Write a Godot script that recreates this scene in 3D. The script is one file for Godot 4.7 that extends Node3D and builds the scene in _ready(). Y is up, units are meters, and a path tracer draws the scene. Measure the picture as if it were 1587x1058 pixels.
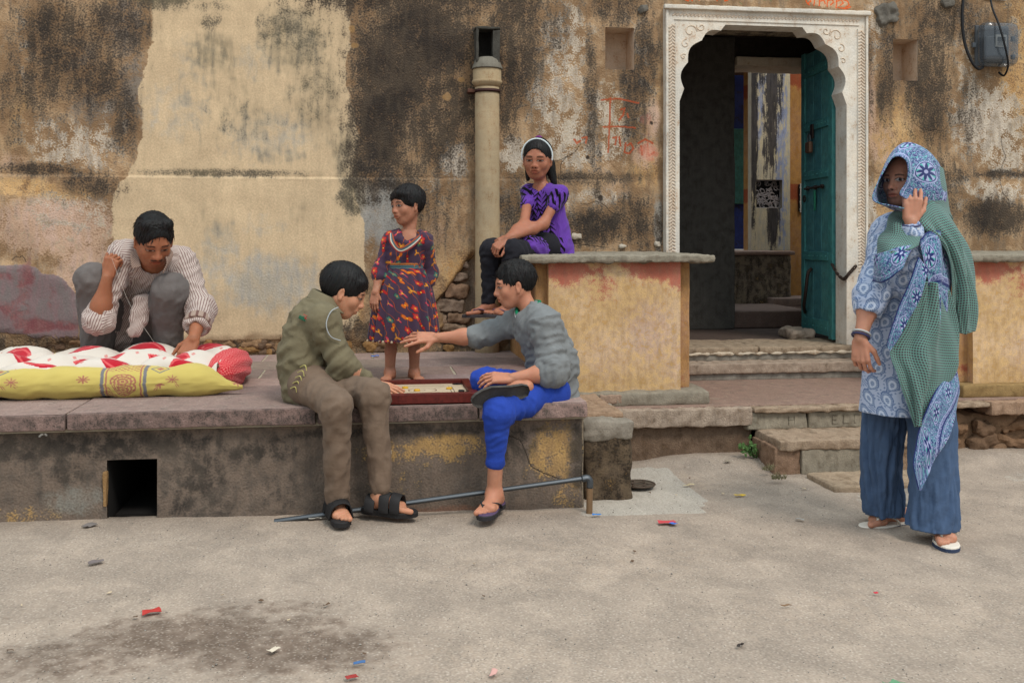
extends Node3D

const WX0 := -2.3
const WSX := 6.8
const WY1 := 2.95
const WSY := 2.65
var M := {}
var T := {}

func _ready() -> void:
	# camera: level, lens shifted down, turned a little to the wall
	var cam := Camera3D.new()
	cam.name = "camera"
	cam.projection = Camera3D.PROJECTION_FRUSTUM
	cam.near = 0.1
	cam.far = 200.0
	cam.size = 0.1 * 1058.0 / 1543.0
	cam.frustum_offset = Vector2(0.0, -0.1 * 154.0 / 1543.0)
	cam.position = Vector3(0.0, 1.10, 6.05)
	cam.rotation_degrees = Vector3(0.0, -8.3, 0.0)
	add_child(cam)
	cam.current = true
	# bright overcast sky
	var sm := ProceduralSkyMaterial.new()
	sm.sky_top_color = Color(0.91, 0.97, 1.0)
	sm.sky_horizon_color = Color(0.61, 0.635, 0.66)
	sm.sky_curve = 0.5
	sm.sky_energy_multiplier = 1.15
	sm.ground_bottom_color = Color(0.36, 0.33, 0.3)
	sm.ground_horizon_color = Color(0.5, 0.48, 0.45)
	sm.sun_angle_max = 1.0
	var sky := Sky.new()
	sky.sky_material = sm
	var env := Environment.new()
	env.background_mode = Environment.BG_SKY
	env.sky = sky
	env.tonemap_mode = Environment.TONE_MAPPER_LINEAR
	env.tonemap_exposure = 1.28
	env.sdfgi_enabled = true
	env.ssao_enabled = true
	env.ssil_enabled = true
	var we := WorldEnvironment.new()
	we.name = "world_environment"
	we.environment = env
	add_child(we)
	# the sun behind thin cloud
	var sun := DirectionalLight3D.new()
	sun.name = "sun"
	sun.light_color = Color(1.0, 0.975, 0.94)
	sun.light_energy = 0.5
	sun.light_angular_distance = 16.0
	sun.shadow_enabled = true
	add_child(sun)
	sun.look_at_from_position(Vector3(2.2, 6.5, 4.5), Vector3.ZERO)
	var t0 := Time.get_ticks_msec()
	materials()
	print("materials ", Time.get_ticks_msec() - t0)
	build_setting()
	print("setting ", Time.get_ticks_msec() - t0)
	build_things()
	build_people()
	print("all ", Time.get_ticks_msec() - t0)

func materials() -> void:
	# ---- the painted house wall
	var w := 2000
	var h := 780
	var cream := blob_layer(w, h, WX0, WY1, WSX, WSY, [], [
		PackedVector2Array([Vector2(-1.238, 2.737), Vector2(-1.231, 2.342), Vector2(-1.278, 2.134), Vector2(-1.314, 1.983), Vector2(-1.289, 1.701), Vector2(-1.378, 1.486), Vector2(-0.078, 1.483), Vector2(-0.048, 1.72), Vector2(-0.071, 1.855), Vector2(-0.12, 2.048), Vector2(-0.105, 2.319), Vector2(-0.124, 2.783)]),
		PackedVector2Array([Vector2(-1.468, 1.381), Vector2(-1.368, 1.486), Vector2(-0.086, 1.491), Vector2(-0.032, 1.274), Vector2(-0.009, 1.003), Vector2(-0.032, 0.732), Vector2(-0.09, 0.546), Vector2(-0.896, 0.512), Vector2(-1.468, 0.464)])], 2)
	var topdark := blob_layer(w, h, WX0, WY1, WSX, WSY, [[-1.187, 2.551, 0.226, 0.106, 1], [-0.896, 2.486, 0.152, 0.053, 0.5], [-0.374, 2.534, 0.192, 0.031, 0.5], [-0.431, 2.348, 0.269, 0.173, 0.5], [-0.299, 2.044, 0.193, 0.308, 0.35], [-0.914, 2.39, 0.095, 0.057, 0.6], [-0.711, 1.805, 0.343, 0.191, 0.28], [-0.822, 1.507, 0.57, 0.034, 0.75], [-0.09, 1.39, 0.101, 0.174, 0.75], [-0.562, 0.851, 0.306, 0.23, 0]])
	var pale := blob_layer(w, h, WX0, WY1, WSX, WSY, [[-0.562, 0.851, 0.344, 0.23, 0.7], [-0.859, 1.005, 0.152, 0.342, 0.6], [-0.261, 0.734, 0.193, 0.154, 0.6], [-1.115, 1.874, 0.264, 0.227, 0.35], [-0.562, 1.732, 0.344, 0.191, 0.45], [-0.032, 1.274, 0.116, 0.271, 0.9], [0.122, 1.275, 0.109, 0.272, 0.9], [1.809, 1.201, 0.036, 0.223, 1]])
	var dark := blob_layer(w, h, WX0, WY1, WSX, WSY, [[0.316, 2.331, 0.41, 0.352, 1], [0.083, 1.858, 0.214, 0.505, 1], [0.433, 1.864, 0.314, 0.392, 0.8], [0.16, 2.132, 0.292, 0.428, 1], [0.277, 2.643, 0.781, 0.234, 0.85], [-0.013, 1.585, 0.136, 0.194, 0.8], [0.16, 1.509, 0.253, 0.156, 0.75], [0.355, 1.276, 0.235, 0.235, 0.5], [0.006, 1.43, 0.116, 0.155, 0.6], [-1.776, 2.27, 0.26, 0.297, 0.72], [-1.546, 2.052, 0.224, 0.261, 0.66], [-1.457, 2.354, 0.225, 0.225, 0.7], [-1.864, 2.008, 0.222, 0.259, 0.6], [-1.404, 1.831, 0.094, 0.3, 0.62], [-1.864, 1.519, 0.259, 0.044, 0.8], [-1.582, 1.436, 0.224, 0.097, 0.62], [-2.004, 1.931, 0.111, 0.369, 0.5], [0.909, 2.349, 0.218, 0.515, 0.8], [0.829, 1.911, 0.119, 0.237, 0.7], [1.13, 2.435, 0.12, 0.239, 0.55], [1.375, 2.002, 0.056, 0.481, 0.66], [1.416, 1.602, 0.048, 0.281, 0.6], [1.664, 2.008, 0.121, 0.444, 0.68], [1.56, 2.569, 0.242, 0.161, 0.6], [1.726, 2.252, 0.105, 0.364, 0.7], [1.313, 1.5, 0.48, 0.048, 0.72], [0.909, 1.278, 0.159, 0.198, 0.6], [1.395, 1.2, 0.241, 0.14, 0.85], [1.643, 1.241, 0.161, 0.202, 0.7], [1.191, 1.12, 0.399, 0.064, 0.7], [3.64, 2.134, 0.203, 0.506, 0.78], [3.347, 2.211, 0.092, 0.461, 0.66], [3.777, 2.56, 0.296, 0.19, 0.7], [3.914, 1.928, 0.106, 0.297, 0.5], [3.754, 1.46, 0.152, 0.254, 0.62], [4.099, 1.271, 0.256, 0.145, 1], [4.169, 1.548, 0.256, 0.034, 0.8], [3.822, 1.536, 0.148, 0.068, 0.7], [3.221, 2.25, 0.042, 0.334, 0.5], [4.192, 2.446, 0.128, 0.256, 0.4], [-0.09, 0.539, 0.271, 0.108, 0.8], [-0.337, 0.511, 0.231, 0.046, 0.7], [0.122, 0.691, 0.156, 0.156, 0.6], [0.59, 0.529, 0.197, 0.157, 0.5], [1.809, 1.161, 0.065, 0.162, 0.7], [1.768, 1.039, 0.121, 0.081, 0.5]])
	var white := blob_layer(w, h, WX0, WY1, WSX, WSY, [[0.531, 1.599, 0.102, 0.134, 0.95], [0.889, 1.635, 0.103, 0.143, 0.8], [1.191, 2.357, 0.239, 0.279, 0.6], [1.11, 1.996, 0.199, 0.319, 0.62], [1.313, 1.72, 0.28, 0.24, 0.66], [1.684, 2.372, 0.161, 0.202, 0.5], [-1.635, 1.64, 0.317, 0.171, 0.62], [-1.864, 1.73, 0.185, 0.148, 0.5], [-1.951, 2.209, 0.074, 0.259, 0.45], [-1.475, 1.83, 0.15, 0.15, 0.45], [-1.688, 1.267, 0.335, 0.186, 0.45], [3.279, 2.461, 0.109, 0.251, 0.6], [3.914, 2.438, 0.149, 0.34, 0.52], [4.053, 1.888, 0.319, 0.298, 0.85], [1.436, 1.823, 0.361, 0.321, 0.62], [1.191, 2.118, 0.2, 0.319, 0.6], [1.726, 2.09, 0.121, 0.323, 0.5], [4.192, 1.677, 0.171, 0.256, 0.7], [4.238, 2.49, 0.086, 0.257, 0.5], [3.914, 2.14, 0.102, 0.34, 0.55], [4.145, 1.42, 0.256, 0.128, 0.7], [3.868, 1.461, 0.11, 0.17, 0.5], [3.235, 1.205, 0.05, 0.335, 0.9], [3.257, 0.786, 0.059, 0.251, 0.8], [1.029, 1.358, 0.199, 0.199, 0.5], [1.436, 1.381, 0.241, 0.08, 0.5], [1.191, 1.28, 0.12, 0.16, 0.45], [0.355, 1.393, 0.157, 0.157, 0.4]])
	var ochre := blob_layer(w, h, WX0, WY1, WSX, WSY, [[3.459, 1.71, 0.252, 0.462, 0.72], [4.262, 2.234, 0.171, 0.685, 0.8], [3.731, 1.84, 0.169, 0.211, 0.5], [1.56, 1.845, 0.242, 0.242, 0.6], [1.726, 1.565, 0.162, 0.202, 0.6], [1.273, 1.84, 0.24, 0.2, 0.5], [0.511, 1.905, 0.157, 0.471, 0.45], [0.59, 0.844, 0.197, 0.275, 0.8], [0.316, 1.002, 0.195, 0.313, 0.55], [-1.969, 1.784, 0.129, 0.259, 0.55], [-1.969, 1.414, 0.296, 0.067, 0.8], [-1.688, 1.379, 0.223, 0.052, 0.7], [-0.063, 1.003, 0.054, 0.426, 0.7], [-0.09, 0.693, 0.093, 0.194, 0.8], [3.369, 1.289, 0.168, 0.252, 0.6], [1.768, 2.091, 0.101, 0.243, 0.6], [0.511, 0.53, 0.353, 0.118, 0.6], [-0.032, 0.518, 0.116, 0.054, 0.6]])
	var pink := blob_layer(w, h, WX0, WY1, WSX, WSY, [[-1.776, 1.193, 0.409, 0.204, 0.85], [-1.582, 0.932, 0.224, 0.261, 0.8], [1.726, 1.646, 0.105, 0.105, 1], [3.333, 1.708, 0.109, 0.21, 0.8], [1.776, 1.889, 0.057, 0.162, 0.8], [1.436, 1.642, 0.161, 0.241, 0.4], [3.244, 1.958, 0.033, 0.335, 0.8], [1.519, 1.402, 0.161, 0.121, 0.4], [-2.004, 1.562, 0.111, 0.074, 0.5], [0.394, 1.159, 0.118, 0.157, 0.5]])
	var purple := blob_layer(w, h, WX0, WY1, WSX, WSY, [], [PackedVector2Array([Vector2(-2.348, 0.917), Vector2(-2.073, 0.967), Vector2(-1.934, 0.978), Vector2(-1.836, 0.933), Vector2(-1.766, 0.914), Vector2(-1.688, 0.858), Vector2(-1.646, 0.746), Vector2(-1.639, 0.53), Vector2(-1.759, 0.517), Vector2(-1.871, 0.555), Vector2(-1.969, 0.564), Vector2(-2.073, 0.595), Vector2(-2.348, 0.624)])], 2)
	var crumb := blob_layer(w, h, WX0, WY1, WSX, WSY, [[-1.864, 0.507, 0.445, 0.059, 1], [-2.417, 0.534, 0.438, 0.073, 1], [-0.637, 0.485, 0.688, 0.038, 0.75], [-0.032, 0.499, 0.349, 0.078, 0.8], [0.59, 0.451, 0.236, 0.118, 0.6]])
	var stone := blob_layer(w, h, WX0, WY1, WSX, WSY, [], [PackedVector2Array([Vector2(0.622, 1.021), Vector2(0.559, 0.923), Vector2(0.472, 0.798), Vector2(0.417, 0.728), Vector2(0.472, 0.609), Vector2(0.417, 0.532), Vector2(0.472, 0.433), Vector2(0.677, 0.43), Vector2(0.677, 1.021)])], 2)
	var red := stroke_layer(w, h, WX0, WY1, WSX, WSY, [
		[Vector2(1.502, 1.997), Vector2(1.498, 1.844), Vector2(1.49, 1.659)], [Vector2(1.445, 1.983), Vector2(1.552, 1.994), Vector2(1.684, 1.968)], [Vector2(1.457, 1.815), Vector2(1.56, 1.821), Vector2(1.664, 1.814)], [Vector2(1.568, 1.925), Vector2(1.593, 1.934), Vector2(1.585, 1.894), Vector2(1.56, 1.861)], [Vector2(1.61, 1.902), Vector2(1.618, 1.878)],
		[Vector2(1.273, 1.736), Vector2(1.289, 1.712), Vector2(1.313, 1.728)], [Vector2(1.322, 1.745), Vector2(1.354, 1.753), Vector2(1.346, 1.713)], [Vector2(1.519, 1.748), Vector2(1.543, 1.756), Vector2(1.535, 1.708)], [Vector2(1.56, 1.756), Vector2(1.568, 1.7)], [Vector2(1.601, 1.717), Vector2(1.593, 1.66), Vector2(1.626, 1.652), Vector2(1.651, 1.685), Vector2(1.635, 1.717), Vector2(1.61, 1.701)], [Vector2(1.684, 1.718), Vector2(1.726, 1.743), Vector2(1.776, 1.719)], [Vector2(1.701, 1.702), Vector2(1.709, 1.645)], [Vector2(1.743, 1.719), Vector2(1.751, 1.638), Vector2(1.784, 1.663)]], 0.011)
	var letters := stroke_layer(w, h, WX0, WY1, WSX, WSY, [
		[Vector2(2.784, 2.677), Vector2(3.013, 2.681)], [Vector2(2.793, 2.678), Vector2(2.797, 2.641), Vector2(2.819, 2.621)], [Vector2(2.819, 2.679), Vector2(2.828, 2.646), Vector2(2.806, 2.629)], [Vector2(2.854, 2.68), Vector2(2.85, 2.618)], [Vector2(2.889, 2.681), Vector2(2.885, 2.619)], [Vector2(2.889, 2.648), Vector2(2.916, 2.657), Vector2(2.925, 2.633)], [Vector2(2.942, 2.683), Vector2(2.938, 2.616)], [Vector2(2.942, 2.65), Vector2(2.969, 2.663), Vector2(2.982, 2.643), Vector2(2.96, 2.626)], [Vector2(3.004, 2.685), Vector2(3, 2.61)], [Vector2(3, 2.648), Vector2(3.031, 2.661), Vector2(3.048, 2.641), Vector2(3.026, 2.624)], [Vector2(3.048, 2.662), Vector2(3.075, 2.654), Vector2(3.088, 2.63), Vector2(3.061, 2.612)], [Vector2(3.013, 2.611), Vector2(3.066, 2.604), Vector2(3.097, 2.618)],
		[Vector2(1.977, 2.649), Vector2(1.986, 2.625), Vector2(2.011, 2.617)], [Vector2(2.028, 2.651), Vector2(2.032, 2.618)], [Vector2(2.07, 2.652), Vector2(2.079, 2.624)], [Vector2(2.198, 2.657), Vector2(2.198, 2.624)], [Vector2(2.24, 2.658), Vector2(2.249, 2.626), Vector2(2.266, 2.63)]], 0.010)
	var green := stroke_layer(w, h, WX0, WY1, WSX, WSY, [[Vector2(2.343, 2.621), Vector2(2.36, 2.609)], [Vector2(2.506, 2.639), Vector2(2.532, 2.652), Vector2(2.558, 2.636)], [Vector2(2.601, 2.663), Vector2(2.636, 2.652), Vector2(2.671, 2.649)]], 0.006)
	var halo := blob_layer(w, h, WX0, WY1, WSX, WSY, [[2.947, 2.65, 0.166, 0.05, 0.9], [2.104, 2.645, 0.245, 0.033, 0.6]])
	var circles := blob_layer(w, h, WX0, WY1, WSX, WSY, [[0.484, 1.983, 0.031, 0.031, 1], [-0.09, 2.378, 0.027, 0.027, 0.8], [-0.078, 2.281, 0.027, 0.027, 0.7], [-0.063, 2.282, 0.023, 0.023, 0.7], [0.571, 2.087, 0.028, 0.008, 1], [0.543, 2.102, 0.024, 0.008, 0.9]])
	var cracks: Array = []
	var rg := RandomNumberGenerator.new()
	rg.seed = 77
	for c in 12:
		var p := Vector2(rg.randf_range(0.9, 4.2) if c > 2 else rg.randf_range(1.2, 1.7), rg.randf_range(0.9, 2.6))
		var a := rg.randf_range(-2.4, -0.7) if rg.randf() < 0.7 else rg.randf() * TAU
		var l: Array = [p]
		for k in rg.randi_range(6, 16):
			a += rg.randf_range(-0.7, 0.7)
			p += Vector2(cos(a), sin(a)) * rg.randf_range(0.015, 0.05)
			l.append(p)
		cracks.append(l)
	cracks.append([Vector2(-2.011, 0.993), Vector2(-1.99, 1.015), Vector2(-1.969, 1.008), Vector2(-1.955, 1.019), Vector2(-1.941, 1.004), Vector2(-1.934, 0.982)])
	cracks.append([Vector2(0.65, 1.017), Vector2(0.598, 0.954), Vector2(0.535, 0.876), Vector2(0.472, 0.798), Vector2(0.409, 0.728)])
	cracks.append([Vector2(1.13, 1.192), Vector2(1.159, 1.16), Vector2(1.199, 1.128), Vector2(1.256, 1.096), Vector2(1.334, 1.08), Vector2(1.477, 1.064)])
	cracks.append([Vector2(0.662, 1.08), Vector2(0.685, 1.017), Vector2(0.669, 0.923), Vector2(0.677, 0.765)])
	var crack := stroke_layer(w, h, WX0, WY1, WSX, WSY, cracks, 0.0045)
	var holes := blob_layer(w, h, WX0, WY1, WSX, WSY, [[1.436, 1.369, 0.024, 0.02, 1], [1.362, 1.629, 0.012, 0.008, 1], [0.064, 1.353, 0.043, 0.051, 0.5], [-0.678, 1.558, 0.008, 0.008, 0.9], [-0.337, 1.292, 0.008, 0.008, 0.8], [1.768, 1.848, 0.008, 0.008, 0.8], [3.271, 1.309, 0.013, 0.013, 0.7]])
	var mask := func(c: Array) -> PackedByteArray: return blob_layer(w, h, WX0, WY1, WSX, WSY, c)
	var greyish: PackedByteArray = mask.call([[-1.404, 2.356, 0.15, 0.225, 0.7], [-1.653, 2.162, 0.186, 0.149, 0.5], [-1.35, 2.02, 0.113, 0.225, 0.7], [-1.546, 1.866, 0.224, 0.149, 0.6], [-1.864, 2.341, 0.148, 0.148, 0.4], [0.122, 1.275, 0.156, 0.311, 0.9], [0.045, 1.586, 0.155, 0.155, 0.6], [1.11, 2.076, 0.159, 0.319, 0.5], [1.395, 1.28, 0.241, 0.201, 0.5], [3.822, 2.435, 0.212, 0.254, 0.4], [0.829, 1.278, 0.119, 0.237, 0.6]])
	var smear: PackedByteArray = mask.call([[-0.896, 2.22, 0.152, 0.152, 0.75], [-0.431, 2.309, 0.23, 0.23, 0.85], [-0.299, 2.005, 0.193, 0.347, 0.6], [-0.711, 1.805, 0.229, 0.153, 0.5], [-0.822, 1.956, 0.19, 0.228, 0.35], [-0.109, 1.622, 0.116, 0.232, 0.8], [-0.525, 1.617, 0.23, 0.077, 0.45], [-1.005, 1.914, 0.151, 0.227, 0.3], [-0.078, 1.39, 0.093, 0.155, 0.9], [-0.374, 1.273, 0.154, 0.077, 0.3], [-0.896, 1.195, 0.152, 0.114, 0.3]])
	T.wall = weathered(w, h, 11, [[134, 106, 78], [170, 141, 109], [112, 101, 90]], [
		layer(greyish, Vector3(112, 106, 101), Vector3(126, 118, 112), 0.3, 0.8, 0.8, 0.6, 0.1, 0.8),
		layer(pink, Vector3(186, 154, 130), Vector3(192, 162, 144), 0.25, 0.75, 0.6, 0.6, 0.0, 0.95, 0.0, 50.0),
		layer(ochre, Vector3(180, 140, 92), Vector3(198, 162, 114), 0.35, 0.8, 1.0, 0.8),
		layer(white, Vector3(198, 187, 172), Vector3(176, 164, 150), 0.44, 0.62, 1.2, 0.9, 0.1, 0.9, 18.0, 120.0),
		layer(full(w, h, 128), Vector3(84, 68, 50), Vector3(70, 60, 50), 0.56, 0.95, 0.8, 0.8, 0.3, 0.7, -20.0, 90.0),
		layer(full(w, h, 120), Vector3(190, 168, 140), Vector3(178, 152, 122), 0.60, 0.85, 0.9, 0.9, 0.0, 0.6),
		layer(pale, Vector3(150, 147, 140), Vector3(140, 138, 133), 0.3, 0.9, 0.5, 0.3, 0.1, 0.85),
		layer(cream, Vector3(201, 176, 142), Vector3(194, 170, 137), 0.44, 0.54, 0.22, 0.12, 0.05, 0.985, 24.0, 10.0),
		layer(mask.call([[-0.562, 0.851, 0.344, 0.211, 0.9], [-0.859, 1.005, 0.152, 0.266, 0.6], [-0.242, 0.734, 0.193, 0.154, 0.7], [-0.637, 1.196, 0.229, 0.115, 0.4], [-1.115, 1.874, 0.264, 0.227, 0.5], [-0.562, 1.732, 0.344, 0.191, 0.6], [-0.655, 2.188, 0.153, 0.153, 0.5], [-1.005, 2.141, 0.151, 0.227, 0.4]]), Vector3(176, 168, 154), Vector3(162, 158, 152), 0.25, 1.0, 0.6, 0.1, 0.3, 0.85),
		layer(smear, Vector3(132, 119, 96), Vector3(112, 104, 88), 0.2, 1.1, 0.6, 0.5, 0.5, 0.85),
		layer(topdark, Vector3(92, 84, 68), Vector3(76, 70, 60), 0.32, 0.95, 0.6, 0.9, 0.2, 0.85),
		layer(dark, Vector3(46, 40, 36), Vector3(70, 60, 50), 0.20, 0.98, 0.6, 1.0, 0.6, 0.96, -10.0, 140.0),
		layer(stone, Vector3(134, 112, 92), Vector3(110, 94, 80), 0.4, 0.6, 0.3, 0.3, 0.0, 1.0, -40.0, 150.0),
		layer(purple, Vector3(124, 102, 102), Vector3(114, 103, 101), 0.45, 0.55, 0.2, 0.08, 0.0, 1.0, 60.0, 30.0),
		layer(mask.call([[-1.927, 0.86, 0.052, 0.148, 0.6], [-1.882, 0.619, 0.126, 0.044, 0.9], [-2.021, 0.712, 0.148, 0.074, 0.5], [-1.724, 0.617, 0.089, 0.037, 0.7], [-2.038, 0.897, 0.111, 0.037, 0.5], [-1.776, 0.747, 0.037, 0.111, 0.4]]), Vector3(116, 62, 64), Vector3(130, 84, 82), 0.2, 0.8, 0.9, 0.2, 0.3, 0.8),
		layer(crumb, Vector3(128, 104, 78), Vector3(84, 72, 60), 0.35, 0.6, 0.8, 0.9, 0.0, 1.0, -50.0, 220.0),
		layer(circles, Vector3(150, 116, 74), Vector3(156, 124, 86), 0.4, 0.6, 0.1, 0.2, 0.0, 0.8),
		layer(crack, Vector3(48, 40, 34), Vector3(60, 50, 42), 0.25, 0.8, 0.6, 0.5, 0.0, 0.8, -90.0, 20.0),
		layer(red, Vector3(164, 72, 42), Vector3(170, 86, 56), 0.2, 0.6, 0.4, 0.3, 0.0, 0.85),
		layer(mask.call([[1.743, 1.662, 0.073, 0.065, 0.9], [1.734, 1.848, 0.057, 0.121, 0.4]]), Vector3(196, 116, 96), Vector3(206, 150, 130), 0.3, 0.9, 0.9, 0.4, 0.0, 0.7),
		layer(halo, Vector3(206, 172, 142), Vector3(200, 164, 126), 0.4, 0.7, 0.4, 0.2, 0.0, 0.8),
		layer(letters, Vector3(222, 84, 32), Vector3(214, 96, 50), 0.4, 0.6, 0.15, 0.15, 0.0, 0.95),
		layer(green, Vector3(84, 116, 70), Vector3(84, 116, 70), 0.4, 0.6, 0.3, 0.3, 0.0, 0.8),
		layer(holes, Vector3(42, 36, 32), Vector3(52, 44, 38), 0.4, 0.7, 0.2, 0.3, 0.0, 0.9, -80.0, 60.0)], 1.0, 0.20)
	# ---- the platform's front face
	w = 960
	h = 150
	var z1 := 1.95
	T.base = weathered(w, h, 31, [[114, 99, 87], [99, 87, 77], [82, 75, 69]], [
		layer(blob_layer(w, h, -2.3, 0.42, 3.3, 0.516, [[0.109, 0.242, 0.158, 0.066, 0.6], [0.32, 0.262, 0.16, 0.074, 0.9], [0.78, 0.222, 0.135, 0.135, 0.9], [0.835, 0.058, 0.081, 0.081, 0.6], [0.082, 0.137, 0.105, 0.105, 0.4], [-1.311, 0.035, 0.15, 0.04, 0.6]]), Vector3(176, 140, 86), Vector3(156, 124, 82), 0.40, 0.8, 1.1, 0.9, 0.2, 0.85),
		layer(blob_layer(w, h, -2.3, 0.42, 3.3, 0.516, [[-1.263, 0.309, 0.226, 0.075, 0.75], [-0.927, 0.299, 0.407, 0.066, 0.7], [-0.657, 0.163, 0.154, 0.118, 0.6], [-0.431, 0.259, 0.181, 0.052, 0.6], [-1.168, 0.18, 0.101, 0.101, 0.5], [0.188, 0.324, 0.688, 0.032, 0.7], [0.616, 0.254, 0.091, 0.097, 0.65], [-0.657, 0.034, 0.205, 0.051, 0.6], [0.876, 0.219, 0.043, 0.19, 0.8], [-0.33, 0.1, 0.104, 0.104, 0.4]]), Vector3(50, 45, 41), Vector3(68, 61, 54), 0.25, 0.9, 0.8, 0.8, 0.4, 0.9),
		layer(blob_layer(w, h, -2.3, 0.42, 3.3, 0.516, [[-1.12, 0.09, 0.151, 0.076, 0.8], [0.347, -0.005, 0.16, 0.037, 0.5]]), Vector3(126, 124, 116), Vector3(120, 112, 102), 0.4, 0.9, 0.6, 0.4, 0.0, 0.75),
		layer(blob_layer(w, h, -2.3, 0.42, 3.3, 0.516, [[0.347, -0.018, 0.24, 0.043, 0.8], [0.135, 0.004, 0.106, 0.053, 0.6]]), Vector3(112, 76, 60), Vector3(120, 84, 66), 0.4, 0.9, 0.5, 0.3, 0.3, 0.7),
		layer(stroke_layer(w, h, -2.3, 0.42, 3.3, 0.516, [[Vector2(0.57, 0.303), Vector2(0.632, 0.275), Vector2(0.654, 0.226), Vector2(0.676, 0.166), Vector2(0.725, 0.137), Vector2(0.796, 0.108)], [Vector2(0.904, 0.245), Vector2(0.89, 0.11), Vector2(0.907, -0.026)]], 0.005), Vector3(40, 34, 30), Vector3(46, 40, 34), 0.35, 0.7, 0.3, 0.3, 0.0, 0.95, -90.0, 20.0),
		layer(stroke_layer(w, h, -2.3, 0.42, 3.3, 0.516, [[Vector2(0.098, 0.242), Vector2(0.098, 0.232)], [Vector2(0.096, 0.195), Vector2(0.096, 0.192)], [Vector2(-1.259, 0.344), Vector2(-1.249, 0.351)], [Vector2(-1.24, 0.351), Vector2(-1.237, 0.346)]], 0.010), Vector3(205, 205, 200), Vector3(205, 205, 200), 0.4, 0.6, 0.2, 0.2, 0.0, 0.9)], 1.3, 0.34)
	# ---- the yellow benches' paint
	w = 288
	h = 288
	T.bench = weathered(w, h, 51, [[206, 170, 120], [200, 170, 136], [192, 152, 96]], [
		layer(blob_layer(w, h, 0.0, 0.75, 0.75, 0.75, [[0.58, 0.34, 0.2, 0.24, 0.6], [0.35, 0.2, 0.2, 0.2, 0.4], [0.7, 0.2, 0.1, 0.2, 0.5]]), Vector3(196, 162, 148), Vector3(186, 160, 148), 0.2, 0.8, 0.9, 0.7, 0.4, 0.9),
		layer(full(w, h, 128), Vector3(160, 136, 126), Vector3(138, 118, 110), 0.52, 0.85, 0.9, 1.2, 0.3, 0.8, -30.0, 60.0),
		layer(full(w, h, 120), Vector3(200, 150, 66), Vector3(206, 160, 84), 0.52, 0.9, 1.0, 0.7, 0.3, 0.6),
		layer(blob_layer(w, h, 0.0, 0.75, 0.75, 0.75, [[0.1, 0.70, 0.13, 0.10, 0.95], [0.23, 0.7, 0.1, 0.05, 0.6], [0.3, 0.62, 0.1, 0.12, 0.45], [0.62, 0.71, 0.18, 0.085, 1.0], [0.73, 0.68, 0.08, 0.1, 1.0], [0.48, 0.73, 0.1, 0.06, 0.7]], [], 1), Vector3(172, 92, 76), Vector3(164, 98, 82), 0.35, 0.7, 0.8, 0.8, 0.1, 0.85)], 1.2, 0.24)
	# ---- tiles of stone and cement
	w = 320
	var pavers := weathered(w, w, 61, [[148, 128, 119], [134, 115, 108], [158, 142, 132]], [layer(full(w, w, 128), Vector3(112, 100, 94), Vector3(104, 92, 86), 0.6, 0.95, 0.9, 0.5, 0.4, 0.7), layer(full(w, w, 110), Vector3(176, 160, 148), Vector3(176, 160, 148), 0.6, 0.95, 0.3, 1.0, 0.3, 0.6)], 1.0, 0.2, true)
	T.paver = pavers
	T.edge = weathered(w, w, 65, [[136, 112, 104], [110, 92, 86], [80, 70, 66]], [layer(full(w, w, 128), Vector3(60, 53, 49), Vector3(70, 62, 56), 0.5, 0.8, 0.8, 1.1, 0.2, 0.85, -40.0, 120.0)], 1.1, 0.4, true)
	T.brown = weathered(w, w, 71, [[164, 146, 129], [146, 128, 112], [128, 114, 102]], [layer(full(w, w, 120), Vector3(84, 70, 58), Vector3(92, 76, 60), 0.58, 0.9, 0.9, 0.8, 0.2, 0.8, -50.0, 90.0), layer(full(w, w, 110), Vector3(182, 160, 134), Vector3(176, 150, 124), 0.6, 0.9, 0.6, 0.8, 0.0, 0.7)], 1.0, 0.34, true)
	T.cement = weathered(w, w, 81, [[150, 143, 132], [134, 128, 118], [120, 112, 102]], [layer(full(w, w, 120), Vector3(94, 86, 76), Vector3(104, 94, 82), 0.6, 0.95, 0.8, 0.8, 0.3, 0.7, -30.0, 80.0)], 1.0, 0.26, true)
	T.lime = weathered(w, w, 91, [[216, 209, 197], [209, 199, 184], [198, 184, 166]], [layer(full(w, w, 112), Vector3(170, 140, 114), Vector3(160, 130, 106), 0.6, 0.9, 0.7, 0.8, 0.5, 0.7)], 0.8, 0.14, true)
	T.mould = weathered(w, w, 95, [[140, 125, 104], [112, 100, 86], [76, 69, 62]], [layer(full(w, w, 128), Vector3(44, 40, 36), Vector3(52, 46, 40), 0.45, 0.75, 1.0, 0.8, 0.4, 0.9, -20.0, 100.0), layer(full(w, w, 105), Vector3(190, 154, 96), Vector3(180, 146, 92), 0.6, 0.85, 0.9, 0.6, 0.0, 0.7)], 0.8, 0.3, true)
	# ---- the court behind the passage
	w = 192
	h = 384
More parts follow.
